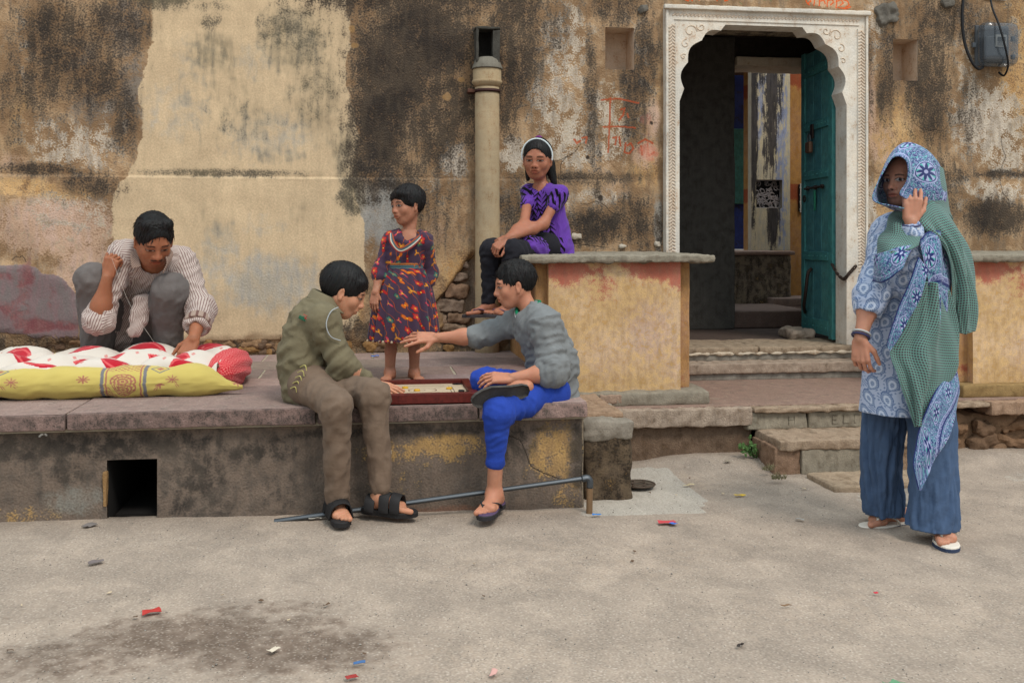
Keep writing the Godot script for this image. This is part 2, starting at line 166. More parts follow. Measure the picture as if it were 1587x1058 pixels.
	T.pillar = weathered(w, h, 101, [[196, 180, 148], [182, 170, 146], [150, 146, 140]], [
		layer(blob_layer(w, h, 0.0, 1.0, 0.5, 1.0, [[0.1, 0.8, 0.12, 0.4, 0.6], [0.38, 0.5, 0.1, 0.7, 0.65], [0.25, 0.9, 0.2, 0.2, 0.6]]), Vector3(120, 132, 172), Vector3(150, 158, 186), 0.38, 0.75, 0.7, 0.5, 0.6, 0.85),
		layer(blob_layer(w, h, 0.0, 1.0, 0.5, 1.0, [[0.26, 0.75, 0.09, 0.4, 1], [0.03, 0.7, 0.06, 0.6, 1], [0.14, 0.95, 0.1, 0.16, 0.8], [0.28, 0.14, 0.09, 0.16, 1], [0.36, 0.85, 0.06, 0.25, 0.7], [0.18, 0.6, 0.05, 0.3, 0.6]]), Vector3(46, 42, 42), Vector3(66, 60, 58), 0.36, 0.7, 0.5, 0.6, 0.9, 0.93)], 1.2, 0.24)
	T.blue = weathered(w, w, 105, [[52, 66, 132], [60, 76, 142], [46, 54, 104]], [layer(full(w, w, 120), Vector3(52, 46, 50), Vector3(60, 54, 60), 0.6, 0.85, 0.9, 0.4, 0.3, 0.8)], 0.9, 0.2, true)
	T.teal = weathered(w, h, 111, [[66, 124, 122], [76, 136, 128], [50, 100, 100]], [layer(full(w, h, 120), Vector3(74, 72, 58), Vector3(50, 58, 54), 0.62, 0.85, 0.4, 0.9, 0.5, 0.75, -30.0, 60.0), layer(full(w, h, 115), Vector3(96, 140, 132), Vector3(90, 136, 130), 0.62, 0.95, 0.4, 0.8, 0.6, 0.6)], 1.6, 0.2, true)
	# ---- the street
	w = 1600
	h = 750
	var wet := blob_layer(w, h, -2.8, -0.7, 7.0, 3.28, [[-0.50, -3.18, 0.34, 0.20, 0.8], [-0.32, -2.98, 0.26, 0.07, 0.5], [-0.22, -3.3, 0.35, 0.2, 0.75], [-0.75, -3.3, 0.3, 0.16, 0.6], [-0.62, -3.06, 0.2, 0.04, 0.55], [-0.16, -3.1, 0.14, 0.07, 0.6], [-0.9, -3.0, 0.3, 0.1, 0.2]])
	var sandy := blob_layer(w, h, -2.8, -0.7, 7.0, 3.28, [[0.7, -2.6, 1.0, 0.4, 0.55], [-0.6, -2.3, 0.9, 0.25, 0.4], [1.6, -3.2, 0.9, 0.3, 0.5], [2.9, -2.2, 0.8, 0.5, 0.4], [1.5, -1.55, 0.5, 0.2, 0.7], [0.1, -3.4, 0.8, 0.2, 0.5]])
	var patch := blob_layer(w, h, -2.8, -0.7, 7.0, 3.28, [[2.35, -1.95, 0.25, 0.16, 0.8], [3.4, -1.6, 0.5, 0.22, 0.5]], [PackedVector2Array([Vector2(1.098, 1.216)*Vector2(1,-1), Vector2(1.486, 1.301)*Vector2(1,-1), Vector2(1.485, 1.647)*Vector2(1,-1), Vector2(1.485, 1.849)*Vector2(1,-1), Vector2(1.382, 2.059)*Vector2(1,-1), Vector2(1.137, 2.064)*Vector2(1,-1), Vector2(0.874, 2.085)*Vector2(1,-1)])])
	T.ground = weathered(w, h, 121, [[150, 135, 121], [157, 141, 126], [140, 127, 114]], [
		layer(sandy, Vector3(168, 148, 129), Vector3(172, 153, 136), 0.3, 1.0, 0.7, 0.5, 0.0, 0.7),
		layer(patch, Vector3(170, 161, 149), Vector3(164, 155, 143), 0.4, 0.55, 0.25, 0.15, 0.0, 0.95, 30.0, 20.0),
		layer(wet, Vector3(98, 82, 70), Vector3(108, 92, 80), 0.2, 0.9, 0.9, 0.7, 0.0, 0.9, 0.0, 120.0),
		layer(full(w, h, 128), Vector3(184, 174, 162), Vector3(178, 167, 154), 0.70, 0.9, 0.2, 1.3, 0.0, 0.7, 50.0, 60.0),
		layer(full(w, h, 128), Vector3(120, 108, 96), Vector3(126, 114, 102), 0.72, 0.95, 0.5, 1.1, 0.0, 0.6, -40.0, 60.0)], 2.0, 0.40)
	M.wall = mat(Color.WHITE, 0.92, T.wall[0], T.wall[1], 1.2)
	M.base = mat(Color.WHITE, 0.92, T.base[0], T.base[1], 0.9)
	M.bench = mat(Color.WHITE, 0.9, T.bench[0], T.bench[1], 0.5)
	M.ground = mat(Color.WHITE, 0.95, T.ground[0], T.ground[1], 0.5)
	M.paver = tri(mat(Color.WHITE, 0.8, T.paver[0], T.paver[1], 0.25), 1.0)
	M.edge = tri(mat(Color.WHITE, 0.9, T.edge[0], T.edge[1], 0.8), 1.3)
	M.brown = tri(mat(Color.WHITE, 0.9, T.brown[0], T.brown[1], 1.0), 1.2)
	M.cement = tri(mat(Color.WHITE, 0.9, T.cement[0], T.cement[1], 0.6), 1.2)
	M.lime = tri(mat(Color.WHITE, 0.85, T.lime[0], T.lime[1], 0.4), 1.1)
	M.mould = tri(mat(Color.WHITE, 0.92, T.mould[0], T.mould[1], 0.8), 1.2)
	M.blue = tri(mat(Color.WHITE, 0.9, T.blue[0], T.blue[1], 0.4), 1.0)
	M.teal = tri(mat(Color.WHITE, 0.6, T.teal[0], T.teal[1], 0.35), 1.7)
	M.pillar = mat(Color.WHITE, 0.9, T.pillar[0], T.pillar[1], 0.5)
	M.iron = mat(rgb(62, 50, 44), 0.6)
	M.iron.metallic = 0.6
	M.zinc = mat(rgb(88, 92, 96), 0.48)
	M.zinc.metallic = 0.75
	M.black = mat(rgb(26, 26, 28), 0.55)
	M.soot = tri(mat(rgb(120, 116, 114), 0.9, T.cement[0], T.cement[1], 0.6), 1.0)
# ---------------------------------------------------------------- house, platform, benches, steps, street
var nzA := noise(5, 1.3, 4)
var nzB := noise(6, 7.0, 4)
var purple_edge := PackedVector2Array([Vector2(-2.348, 0.917), Vector2(-2.073, 0.967), Vector2(-1.934, 0.978), Vector2(-1.836, 0.933), Vector2(-1.766, 0.914), Vector2(-1.688, 0.858), Vector2(-1.646, 0.746), Vector2(-1.639, 0.53), Vector2(-1.759, 0.517), Vector2(-1.871, 0.555), Vector2(-1.969, 0.564), Vector2(-2.073, 0.595), Vector2(-2.348, 0.624)])
var bare_edge := PackedVector2Array([Vector2(0.622, 1.021), Vector2(0.559, 0.923), Vector2(0.472, 0.798), Vector2(0.417, 0.728), Vector2(0.472, 0.609), Vector2(0.417, 0.532), Vector2(0.472, 0.433), Vector2(0.677, 0.43), Vector2(0.677, 1.021)])

func edge_in(p: Vector2, poly: PackedVector2Array) -> float:   # distance to the outline, positive inside
	var d := 1e9
	for k in poly.size():
		d = minf(d, p.distance_to(Geometry2D.get_closest_point_to_segment(p, poly[k], poly[(k + 1) % poly.size()])))
	return d if Geometry2D.is_point_in_polygon(p, poly) else -d

func wall_relief(x: float, y: float) -> float:
	var a := nzA.get_noise_2d(x, y)
	var b := nzB.get_noise_2d(x, y)
	var z := a * 0.010 + b * 0.003
	if x < 1.84 or x > 3.2:
		z += 0.007 * sst(1.489, 1.484, y + b * 0.002) - 0.006 * sst(0.006, 0.002, absf(y - 1.4865))
	if x < -1.3 and y < 1.2:
		z += 0.016 * sst(-0.004, 0.006, edge_in(Vector2(x, y), purple_edge) + b * 0.008)
	if x > 0.2 and x < 0.72 and y < 1.2:
		z -= 0.05 * sst(-0.003, 0.010, edge_in(Vector2(x, y), bare_edge) + b * 0.01)
	if x < 0.95:
		z -= (0.016 + 0.02 * absf(b)) * sst(0.52, 0.49, y + a * 0.05 + b * 0.03)
	return z

func wall_panel(b: Mb, x0: float, y0: float, x1: float, y1: float, cell: float) -> void:
	var nx := maxi(int(ceil((x1 - x0) / cell)), 1)
	var ny := maxi(int(ceil((y1 - y0) / cell)), 1)
	var s := b.v.size()
	for j in ny + 1:
		for i in nx + 1:
			var x := lerpf(x0, x1, float(i) / nx)
			var y := lerpf(y0, y1, float(j) / ny)
			b.add(Vector3(x, y, wall_relief(x, y)), Vector2((x - WX0) / WSX, (WY1 - y) / WSY))
	for j in ny:
		for i in nx:
			var k := s + j * (nx + 1) + i
			b.quad(k, k + nx + 1, k + nx + 2, k + 1)

func plain_box(b: Mb, lo: Vector3, hi: Vector3) -> void:
	b.join(rough_box(hi - lo, 99.0, 0.0), Transform3D(Basis(), (lo + hi) * 0.5))

func boxed(called: String, lo: Vector3, hi: Vector3, m: Material, parent: Node3D) -> MeshInstance3D:
	return obj(called, rough_box(hi - lo, 99.0, 0.0).mesh(), m, parent, (lo + hi) * 0.5)

func ground_y(x: float, z: float) -> float:
	var y := -0.004 - 0.0155 * clampf(x, -6.0, 6.0)
	y += 0.045 * sst(1.5, 1.15, z) * sst(1.2, 1.7, x)
	return y

func build_street() -> void:
	var xs := PackedFloat32Array([-40.0, -20.0, -10.0, -6.0])
	var zs := PackedFloat32Array([-12.0, -6.0, -2.0, 0.0])
	for k in 201:
		xs.append(-3.2 + k * 0.04)
	for k in 86:
		zs.append(0.8 + k * 0.036)
	for e in [7.0, 10.0, 20.0, 40.0]:
		xs.append(e)
	for e in [4.6, 6.0, 10.0, 20.0, 40.0]:
		zs.append(e)
	var n1 := noise(77, 2.2, 4)
	var n2 := noise(78, 24.0, 2)
	var b := Mb.new()
	for z in zs:
		for x in xs:
			var y := ground_y(x, z) + n1.get_noise_2d(x, z) * 0.004 + n2.get_noise_2d(x, z) * 0.0016
			if z < 1.9 and x < 0.9:
				y = minf(y, -0.02)
			b.add(Vector3(x, y, z), Vector2((x + 2.8) / 7.0, (z - 0.7) / 3.28))
	var W := xs.size()
	for j in zs.size() - 1:
		for i in W - 1:
			var k := j * W + i
			b.quad(k, k + 1, k + W + 1, k + W)
	var o := obj("street", b.mesh(), M.ground, self)
	o.set_meta("kind", "structure")
	o.set_meta("label", "dusty packed sand and asphalt street in front of the platform")

func build_setting() -> void:
	build_street()
	build_house()
	build_court()
	build_platform()
	build_benches()
	build_steps()

func arch_points() -> PackedVector2Array:
	var half := [Vector2(0.0, 0.43), Vector2(0.0, 1.98), Vector2(0.03, 2.06), Vector2(0.055, 2.225), Vector2(0.145, 2.365), Vector2(0.27, 2.43), Vector2(0.30, 2.468)]
	var bulge := [0.0, 0.0, 0.035, 0.036, 0.032, 0.0]
	var p := PackedVector2Array()
	for k in half.size() - 1:
		var a: Vector2 = half[k]
		var d: Vector2 = half[k + 1]
		var nrm := (d - a).orthogonal().normalized()
		if nrm.x > 0.0:
			nrm = -nrm
		var n := 8 if bulge[k] > 0.0 else 1
		for s in n:
			var t := float(s) / n
			p.append(a.lerp(d, t) + nrm * (bulge[k] * sin(PI * t)))
	p.append(half[half.size() - 1])
	return p

func build_house() -> void:
	var hs := thing("old_house", "weathered ochre plaster house front with dark mould streaks and a carved doorway", "house")
	var b := Mb.new()
	var c := 0.02
	wall_panel(b, -4.6, -0.1, -2.3, 3.6, 0.3)
	wall_panel(b, -2.3, 0.3, 1.469, 1.46, c)
	wall_panel(b, -2.3, 1.46, 1.469, 1.51, 0.007)
	wall_panel(b, -2.3, 1.51, 1.469, 2.95, c)
	wall_panel(b, 1.469, 0.3, 1.655, 2.177, c)
	wall_panel(b, 1.469, 2.438, 1.655, 2.95, c)
	wall_panel(b, 1.655, 0.3, 1.86, 2.95, c)
	wall_panel(b, 1.86, 2.56, 3.18, 2.95, c)
	wall_panel(b, 3.18, 0.3, 3.391, 2.95, c)
	wall_panel(b, 3.391, 0.3, 3.563, 2.153, c)
	wall_panel(b, 3.391, 2.422, 3.563, 2.95, c)
	wall_panel(b, 3.563, 0.3, 4.5, 2.95, c)
	wall_panel(b, 4.5, -0.1, 7.0, 2.95, 0.3)
	wall_panel(b, -2.3, 2.95, 7.0, 3.6, 0.3)
	obj("wall", b.mesh(), M.wall, hs)
	# thickness behind the plaster
	var k := Mb.new()
	for r in [[-4.6, -0.1, 1.43, 3.6], [1.69, -0.1, 1.86, 3.6], [3.18, -0.1, 3.35, 3.6], [3.60, -0.1, 7.0, 3.6], [1.43, -0.1, 1.69, 2.14], [1.43, 2.47, 1.69, 3.6], [3.35, -0.1, 3.60, 2.12], [3.35, 2.46, 3.60, 3.6], [1.86, 2.5, 3.18, 3.6], [1.86, -0.1, 3.18, 0.3]]:
		plain_box(k, V(r[0], r[1], -0.4), V(r[2], r[3], -0.075))
	obj("wall_core", k.mesh(), M.mould, hs)
	var top := boxed("roof_slab", V(-4.7, 3.6, -1.55), V(7.1, 3.75, 0.12), M.cement, hs)
	top.position.z += 0.0
	# two open niches
	for q in [[1.469, 2.177, 1.655, 2.438], [3.391, 2.153, 3.563, 2.422]]:
		var nb := Mb.new()
		var dz := -0.2
		plain_box(nb, V(q[0] - 0.02, q[1] - 0.02, dz - 0.02), V(q[2] + 0.02, q[3] + 0.02, dz))
		plain_box(nb, V(q[0] - 0.02, q[1] - 0.02, dz), V(q[0], q[3] + 0.02, -0.006))
		plain_box(nb, V(q[2], q[1] - 0.02, dz), V(q[2] + 0.02, q[3] + 0.02, -0.006))
		plain_box(nb, V(q[0], q[1] - 0.02, dz), V(q[2], q[1], -0.006))
		plain_box(nb, V(q[0], q[3], dz), V(q[2], q[3] + 0.02, -0.006))
		obj("niche", nb.mesh(), tinted(M.lime, rgb(232, 214, 200)), hs)
	# bare stones where the plaster has come away
	var rg := RandomNumberGenerator.new()
	rg.seed = 4
	for s in [[0.52, 1.02, 0.07, 0.05], [0.57, 0.96, 0.09, 0.05], [0.50, 0.94, 0.07, 0.06], [0.56, 0.885, 0.12, 0.05], [0.43, 0.86, 0.08, 0.07], [0.545, 0.80, 0.14, 0.09], [0.40, 0.775, 0.10, 0.07], [0.50, 0.71, 0.17, 0.08], [0.37, 0.69, 0.07, 0.06], [0.56, 0.635, 0.14, 0.06], [0.43, 0.63, 0.11, 0.055], [0.50, 0.575, 0.20, 0.045], [0.37, 0.575, 0.06, 0.05], [0.55, 0.53, 0.13, 0.04], [0.43, 0.525, 0.10, 0.04], [0.585, 1.06, 0.05, 0.05], [0.34, 0.735, 0.05, 0.05], [0.345, 0.64, 0.06, 0.04], [0.33, 0.53, 0.06, 0.045]]:
		var nz := noise(rg.randi() % 1000, 14.0, 3)
		var o := obj("stone", rough_box(V(s[2], s[3], 0.05), 0.014, 0.014, 0.018, nz).mesh(), tinted(M.brown, [rgb(238, 226, 214), rgb(214, 206, 202), rgb(226, 206, 190)][rg.randi() % 3], V(rg.randf(), rg.randf(), 0)), hs, V(s[0], s[1], -0.038 + rg.randf() * 0.012), V(0, 0, rg.randf_range(-0.12, 0.12)))
	# stones and cement lumps set in the plaster
	for s in [[Vector2(3.347, 2.58), 0.15, 0.13], [Vector2(1.713, 2.559), 0.06, 0.04], [Vector2(3.777, 2.679), 0.10, 0.06]]:
		obj("cement_patch", rough_box(V(s[1], s[2], 0.05), 0.014, 0.022, 0.03, noise(int(s[1] * 999), 12.0, 3)).mesh(), tinted(M.cement, rgb(190, 190, 190)), hs, V(s[0].x, s[0].y, 0.004), V(0, 0, 0.4))
	for s in [[Vector2(1.285, 1.136), 0.07, 0.04], [Vector2(1.199, 1.128), 0.05, 0.03], [Vector2(1.581, 1.072), 0.05, 0.02], [Vector2(1.801, 1.088), 0.04, 0.035]]:
		obj("stone", rough_box(V(s[1], s[2], 0.03), 0.012, 0.014, 0.014, noise(int(s[1] * 999) + 3, 16.0, 3)).mesh(), tinted(M.lime, rgb(210, 205, 198)), hs, V(s[0].x, s[0].y, 0.012))
	# crumbling rubble course at the foot of the wall
	for s in 46:
		var sx := rg.randf_range(-2.2, 0.62)
		if sx > 0.3 and rg.randf() < 0.5:
			continue
		var sy := 0.436 + rg.randf_range(0.012, 0.10 if sx < -0.9 else 0.06)
		var sz := V(rg.randf_range(0.04, 0.13), rg.randf_range(0.03, 0.055), 0.05)
		obj("rubble_stone", rough_box(sz, 0.014, 0.016, 0.022, noise(100 + s, 15.0, 3)).mesh(), tinted(M.brown, [rgb(220, 196, 166), rgb(176, 160, 146), rgb(236, 204, 150)][s % 3], V(rg.randf(), rg.randf(), 0)), hs, V(sx, sy, -0.028 + rg.randf() * 0.014), V(0, 0, rg.randf_range(-0.3, 0.3)))
	# carved door surround
	var xl := 1.935
	var xr := 3.046
	var half := arch_points()
	var poly := PackedVector2Array([Vector2(1.843, 0.43), Vector2(1.843, 2.575), Vector2(3.19, 2.575), Vector2(3.19, 0.43)])
	for q in half:
		poly.append(Vector2(xr - q.x, q.y))
	for s in half.size():
		var q := half[half.size() - 1 - s]
		poly.append(Vector2(xl + q.x, q.y))
	var frame := obj("door_frame", prism(poly, 0.15, 0.0).mesh(), M.lime, hs, V(0, 0, -0.105))
	frame.set_meta("label", "white carved stone door surround with a scalloped arch")
	for r in [[1.843, 0.43, 1.862, 2.575], [3.171, 0.43, 3.19, 2.575]]:
		slab("frame_moulding", V(r[0] + 0.001, r[1], 0.045), V(r[2] - 0.001, r[3] - 0.024, 0.058), M.lime, frame, 0.004, 0.003, 0.05, 3).position += V(0, 0, 0.105)
	slab("frame_moulding", V(1.83, 2.552, 0.046), V(3.2, 2.579, 0.075), M.lime, frame, 0.006, 0.006, 0.03, 5).position += V(0, 0, 0.105)
	for r in [[1.90, 2.488, 3.13, 2.494], [1.906, 1.2, 1.911, 2.47], [3.118, 1.2, 3.123, 2.47]]:
		slab("frame_moulding", V(r[0], r[1], 0.044), V(r[2], r[3], 0.052), M.lime, frame, 0.002, 0.001, 0.08, 7).position += V(0, 0, 0.105)
	var carv := Mb.new()
	var leaf := rough_box(V(0.030, 0.011, 0.014), 9.0, 0.005)
	var y := 0.47
	while y < 2.46:
		for side in [0, 1]:
			var cx: float = 1.884 if side == 0 else 3.150
			var tilt: float = 0.75 if side == 0 else -0.75
			carv.join(leaf, Transform3D(Basis(V(0, 0, 1), tilt + sin(y * 40.0) * 0.15), V(cx - 0.008 * (1 if side == 0 else -1), y, 0.150)))
			carv.join(leaf, Transform3D(Basis(V(0, 0, 1), -tilt * 0.8 + sin(y * 31.0) * 0.15), V(cx + 0.012 * (1 if side == 0 else -1), y + 0.008, 0.149)))
		y += 0.021
	var x := 1.90
	while x < 3.13:
		carv.join(leaf, Transform3D(Basis(V(0, 0, 1), 0.6), V(x, 2.522, 0.149)))
		x += 0.024
	for sgn in [1.0, -1.0]:
		for q in [[0.09, 2.42, 0.045, 0.0], [0.06, 2.34, 0.03, 1.4], [0.16, 2.45, 0.03, 2.8], [0.045, 2.26, 0.02, 0.7]]:
			var pts := PackedVector3Array()
			for s in 14:
				var a: float = q[3] + s * 0.5
				var rr: float = q[2] * (1.0 - s / 16.0)
				pts.append(V((xl - 0.02 + q[0] + cos(a) * rr) if sgn > 0 else (xr + 0.02 - q[0] - cos(a) * rr), q[1] + sin(a) * rr, 0.149))
			carv.join(tube(pts, PackedFloat32Array([0.005]), 5))
	obj("carving", carv.mesh(), tinted(M.lime, rgb(248, 236, 226)), frame)
	# passage behind the door: thick walls, floor, ceiling
	boxed("passage_floor", V(1.2, 0.30, -1.45), V(3.9, 0.437, -0.405), tinted(M.paver, rgb(150, 146, 142)), hs)
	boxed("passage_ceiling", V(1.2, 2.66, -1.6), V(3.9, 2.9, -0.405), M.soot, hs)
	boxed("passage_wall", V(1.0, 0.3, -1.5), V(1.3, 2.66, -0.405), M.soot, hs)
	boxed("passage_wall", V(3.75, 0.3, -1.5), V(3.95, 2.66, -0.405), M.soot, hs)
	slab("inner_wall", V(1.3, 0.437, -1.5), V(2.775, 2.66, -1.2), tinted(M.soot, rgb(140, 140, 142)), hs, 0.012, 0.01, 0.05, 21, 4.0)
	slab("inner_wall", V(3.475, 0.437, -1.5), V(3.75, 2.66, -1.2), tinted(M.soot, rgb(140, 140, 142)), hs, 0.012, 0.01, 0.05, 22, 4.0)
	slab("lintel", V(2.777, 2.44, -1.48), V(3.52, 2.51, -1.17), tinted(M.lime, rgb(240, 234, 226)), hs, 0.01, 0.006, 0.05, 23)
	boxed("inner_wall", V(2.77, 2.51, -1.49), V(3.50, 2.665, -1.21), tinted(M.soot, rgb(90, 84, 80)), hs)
	slab("inner_step", V(2.77, 0.437, -2.2), V(3.48, 0.566, -1.27), tinted(M.paver, rgb(176, 166, 158)), hs, 0.012, 0.004, 0.04, 25)
	slab("door_stone", V(2.86, 0.44, -0.62), V(3.02, 0.50, -0.36), M.brown, hs, 0.02, 0.03, 0.02, 26, 8.0)
	# green door leaf, swung inwards
	var hinge := Node3D.new()
	hinge.name = "door_leaf"
	hs.add_child(hinge, true)
	hinge.rotation.y = 1.50 - PI
	hinge.position = V(3.052, 0.455, -0.13) + V(cos(1.5), 0, -sin(1.5)) * 0.56
	hinge.set_meta("label", "teal painted plank door standing open with iron bolts and a padlock")
	var dw := 0.56
	var dh := 1.98
	for pl in 3:
		slab("plank", V(0.066 + pl * 0.143, 0.02, -0.014), V(0.206 + pl * 0.143, dh - 0.01, 0.008), tinted(M.teal, [rgb(246, 240, 255), rgb(232, 232, 250), rgb(255, 246, 255)][pl], V(pl * 0.37, pl * 0.2, 0)), hinge, 0.003, 0.002, 0.2, 40 + pl, 5.0)
	slab("stile", V(0.0, 0.0, -0.02), V(0.064, dh, 0.02), tinted(M.teal, rgb(228, 240, 246)), hinge, 0.005, 0.003, 0.1, 44)
	slab("stile", V(dw - 0.064, 0.0, -0.02), V(dw, dh, 0.02), tinted(M.teal, rgb(236, 246, 250), V(0.4, 0, 0)), hinge, 0.005, 0.003, 0.1, 45)
	for ry in [0.02, 0.52, 1.08, 1.42, 1.80]:
		var rail := slab("rail", V(0.066, ry, 0.009), V(dw - 0.066, ry + (0.10 if ry < 0.1 else 0.06), 0.022), tinted(M.teal, rgb(226, 238, 246), V(ry, 0, 0)), hinge, 0.004, 0.002, 0.1, 46)
		for st in 6:
			obj("stud", rough_box(V(0.010, 0.010, 0.008), 9.0, 0.004).mesh(), M.teal, rail, V(-0.19 + st * 0.075, 0.0, 0.009))
	var bolt := obj("bolt", tube(PackedVector3Array([V(0.10, 1.02, 0.03), V(0.44, 1.02, 0.03)]), PackedFloat32Array([0.008]), 8).mesh(), M.iron, hinge)
	for st in [0.14, 0.28, 0.40]:
		obj("staple", rough_box(V(0.018, 0.03, 0.022), 9.0, 0.005).mesh(), M.iron, bolt, V(st, 1.02, 0.024))
	slab("bolt_handle", V(0.27, 0.86, 0.022), V(0.29, 1.0, 0.034), tinted(M.teal, rgb(150, 235, 190)), hinge, 0.006, 0.002, 0.03, 47)
	var ring := PackedVector3Array()
	for s in 13:
		ring.append(V(0.09 + cos(s * TAU / 12) * 0.022, 0.95 + sin(s * TAU / 12) * 0.022, 0.03))
	obj("ring", tube(ring, PackedFloat32Array([0.005]), 6).mesh(), M.iron, hinge)
	var hd := smooth_path([V(0.20, 0.46, 0.02), V(0.21, 0.42, 0.05), V(0.20, 0.30, 0.06), V(0.14, 0.20, 0.05), V(0.08, 0.15, 0.02)], 5)
	obj("handle", tube(hd, PackedFloat32Array([0.012]), 7).mesh(), M.iron, hinge)
	slab("hasp", V(0.20, 1.36, 0.022), V(0.25, 1.46, 0.032), M.iron, hinge, 0.004, 0.0, 0.05, 48)
	var sh := smooth_path([V(0.20, 1.33, 0.045), V(0.20, 1.37, 0.045), V(0.22, 1.395, 0.045), V(0.24, 1.37, 0.045), V(0.24, 1.33, 0.045)], 4)
	obj("shackle", tube(sh, PackedFloat32Array([0.006]), 6).mesh(), M.zinc, hinge)
	slab("padlock", V(0.180, 1.26, 0.03), V(0.262, 1.34, 0.062), tinted(M.iron, rgb(112, 84, 66)), hinge, 0.012, 0.0, 0.02, 49)
	# chain from the door to the jamb
	var cp := smooth_path([Vector3(3.012, 0.948, -0.08), Vector3(3.014, 0.895, -0.02), Vector3(3.028, 0.864, 0.04), Vector3(3.053, 0.898, 0.06), Vector3(3.092, 0.939, 0.062)], 4)
	var kd := Mb.new()
	for s in cp.size():
		var pts := PackedVector3Array()
		var dir: Vector3 = (cp[mini(s + 1, cp.size() - 1)] - cp[maxi(s - 1, 0)]).normalized()
		var up := dir.cross(V(0, 0, 1)).normalized() if s % 2 == 0 else dir.cross(V(0.6, 0.6, 0.5)).normalized()
		for e in 9:
			pts.append(cp[s] + dir * cos(e * TAU / 8) * 0.017 + up * sin(e * TAU / 8) * 0.008)
		kd.join(tube(pts, PackedFloat32Array([0.0045]), 5))
	obj("door_chain", kd.mesh(), M.iron, hs)

func build_court() -> void:
	var c := thing("courtyard_building", "blue and yellow stained courtyard building seen through the open doorway", "building")
	slab("yard_floor", V(0.6, 0.40, -6.2), V(5.5, 0.54, -2.21), tinted(M.paver, rgb(210, 200, 190)), c, 0.01, 0.004, 0.2, 61)
	slab("low_wall", V(2.0, 0.54, -3.6), V(3.74, 0.985, -2.35), M.mould, c, 0.02, 0.012, 0.05, 62, 5.0)
	slab("ledge_slab", V(1.98, 0.985, -3.6), V(3.76, 1.02, -2.31), tinted(M.paver, rgb(245, 232, 220)), c, 0.012, 0.006, 0.05, 63, 5.0)
	slab("step", V(3.515, 0.54, -2.6), V(4.3, 0.61, -2.22), tinted(M.paver, rgb(235, 228, 220)), c, 0.012, 0.006, 0.05, 64, 5.0)
	# the pillar with its pierced window
	var wx0 := 3.675
	var wx1 := 3.935
	var wy0 := 1.425
	var wy1 := 1.695
	var b := Mb.new()
	var zf := -3.0
	for r in [[3.625, 1.02, wx0, 4.2], [wx1, 1.02, 4.015, 4.2], [wx0, 1.02, wx1, wy0], [wx0, wy1, wx1, 4.2]]:
		var s := b.v.size()
		for q in [[0, 0], [1, 0], [1, 1], [0, 1]]:
			var px: float = r[0] if q[0] == 0 else r[2]
			var py: float = r[1] if q[1] == 0 else r[3]
			b.add(V(px, py, zf), Vector2((px - 3.625) / 0.39, 1.0 - (py - 1.02) / 1.95))
		b.quad(s, s + 3, s + 2, s + 1)
	obj("pillar_face", b.mesh(), M.pillar, c)
	var k := Mb.new()
	for r in [[3.625, 1.02, wx0, 4.2], [wx1, 1.02, 4.015, 4.2], [wx0, 1.02, wx1, wy0], [wx0, wy1, wx1, 4.2]]:
		plain_box(k, V(r[0] + 0.002, r[1], zf - 0.09), V(r[2], r[3], zf - 0.004))
	obj("pillar", k.mesh(), tinted(M.lime, rgb(176, 170, 160)), c)
	var lat := obj("lattice_window", rough_box(V(wx1 - wx0, wy1 - wy0, 0.02), 9.0, 0.0).mesh(), M.black, c, V((wx0 + wx1) * 0.5, (wy0 + wy1) * 0.5, zf - 0.075))
	var lt := Mb.new()
	var rg := RandomNumberGenerator.new()
	rg.seed = 9
	for s in 60:
		var px := rg.randf_range(-0.12, 0.12)
		var py := rg.randf_range(-0.12, 0.12)
		var pts := PackedVector3Array()
		var a0 := rg.randf() * TAU
		for e in 7:
			pts.append(V(clampf(px + cos(a0 + e * 0.6) * 0.026, -0.138, 0.138), clampf(py + sin(a0 + e * 0.6) * 0.026, -0.14, 0.14), 0.024))
		lt.join(tube(pts, PackedFloat32Array([0.006]), 4))
	for s in 4:
		var e: float = [-0.135, 0.135][s % 2]
		lt.join(rough_box(V(0.016, 0.28, 0.02) if s < 2 else V(0.27, 0.016, 0.02), 9.0, 0.0), Transform3D(Basis(), V(e, 0, 0.022) if s < 2 else V(0, e, 0.022)))
	obj("lattice", lt.mesh(), tinted(M.lime, rgb(190, 190, 205)), lat)
	boxed("side_wall", V(4.018, 0.54, -4.2), V(5.6, 4.2, -3.15), tri(tinted(M.bench, rgb(214, 190, 150)), 0.9, V(0.1, 0.5, 0.0)), c)
	var gr := boxed("small_grille", V(4.165, 1.40, -3.15), V(4.275, 1.66, -3.13), M.black, c)
	for s in 3:
		obj("bar", rough_box(V(0.012, 0.28, 0.02), 9.0, 0.0).mesh(), M.lime, gr, V(-0.04 + s * 0.04, 0, 0.012))
	for s in 4:
		obj("bar", rough_box(V(0.10, 0.012, 0.014), 9.0, 0.0).mesh(), M.lime, gr, V(0, -0.11 + s * 0.07, 0.012))
	boxed("blue_wall", V(1.5, 1.02, -5.0), V(4.5, 4.2, -4.75), M.blue, c)
	slab("shutter", V(3.7, 1.53, -4.745), V(4.25, 2.38, -4.70), M.teal, c, 0.01, 0.003, 0.2, 66)
	slab("rafter", V(2.5, 2.98, -4.7), V(4.3, 3.12, -3.4), tinted(M.brown, rgb(150, 130, 115)), c, 0.02, 0.01, 0.1, 67)

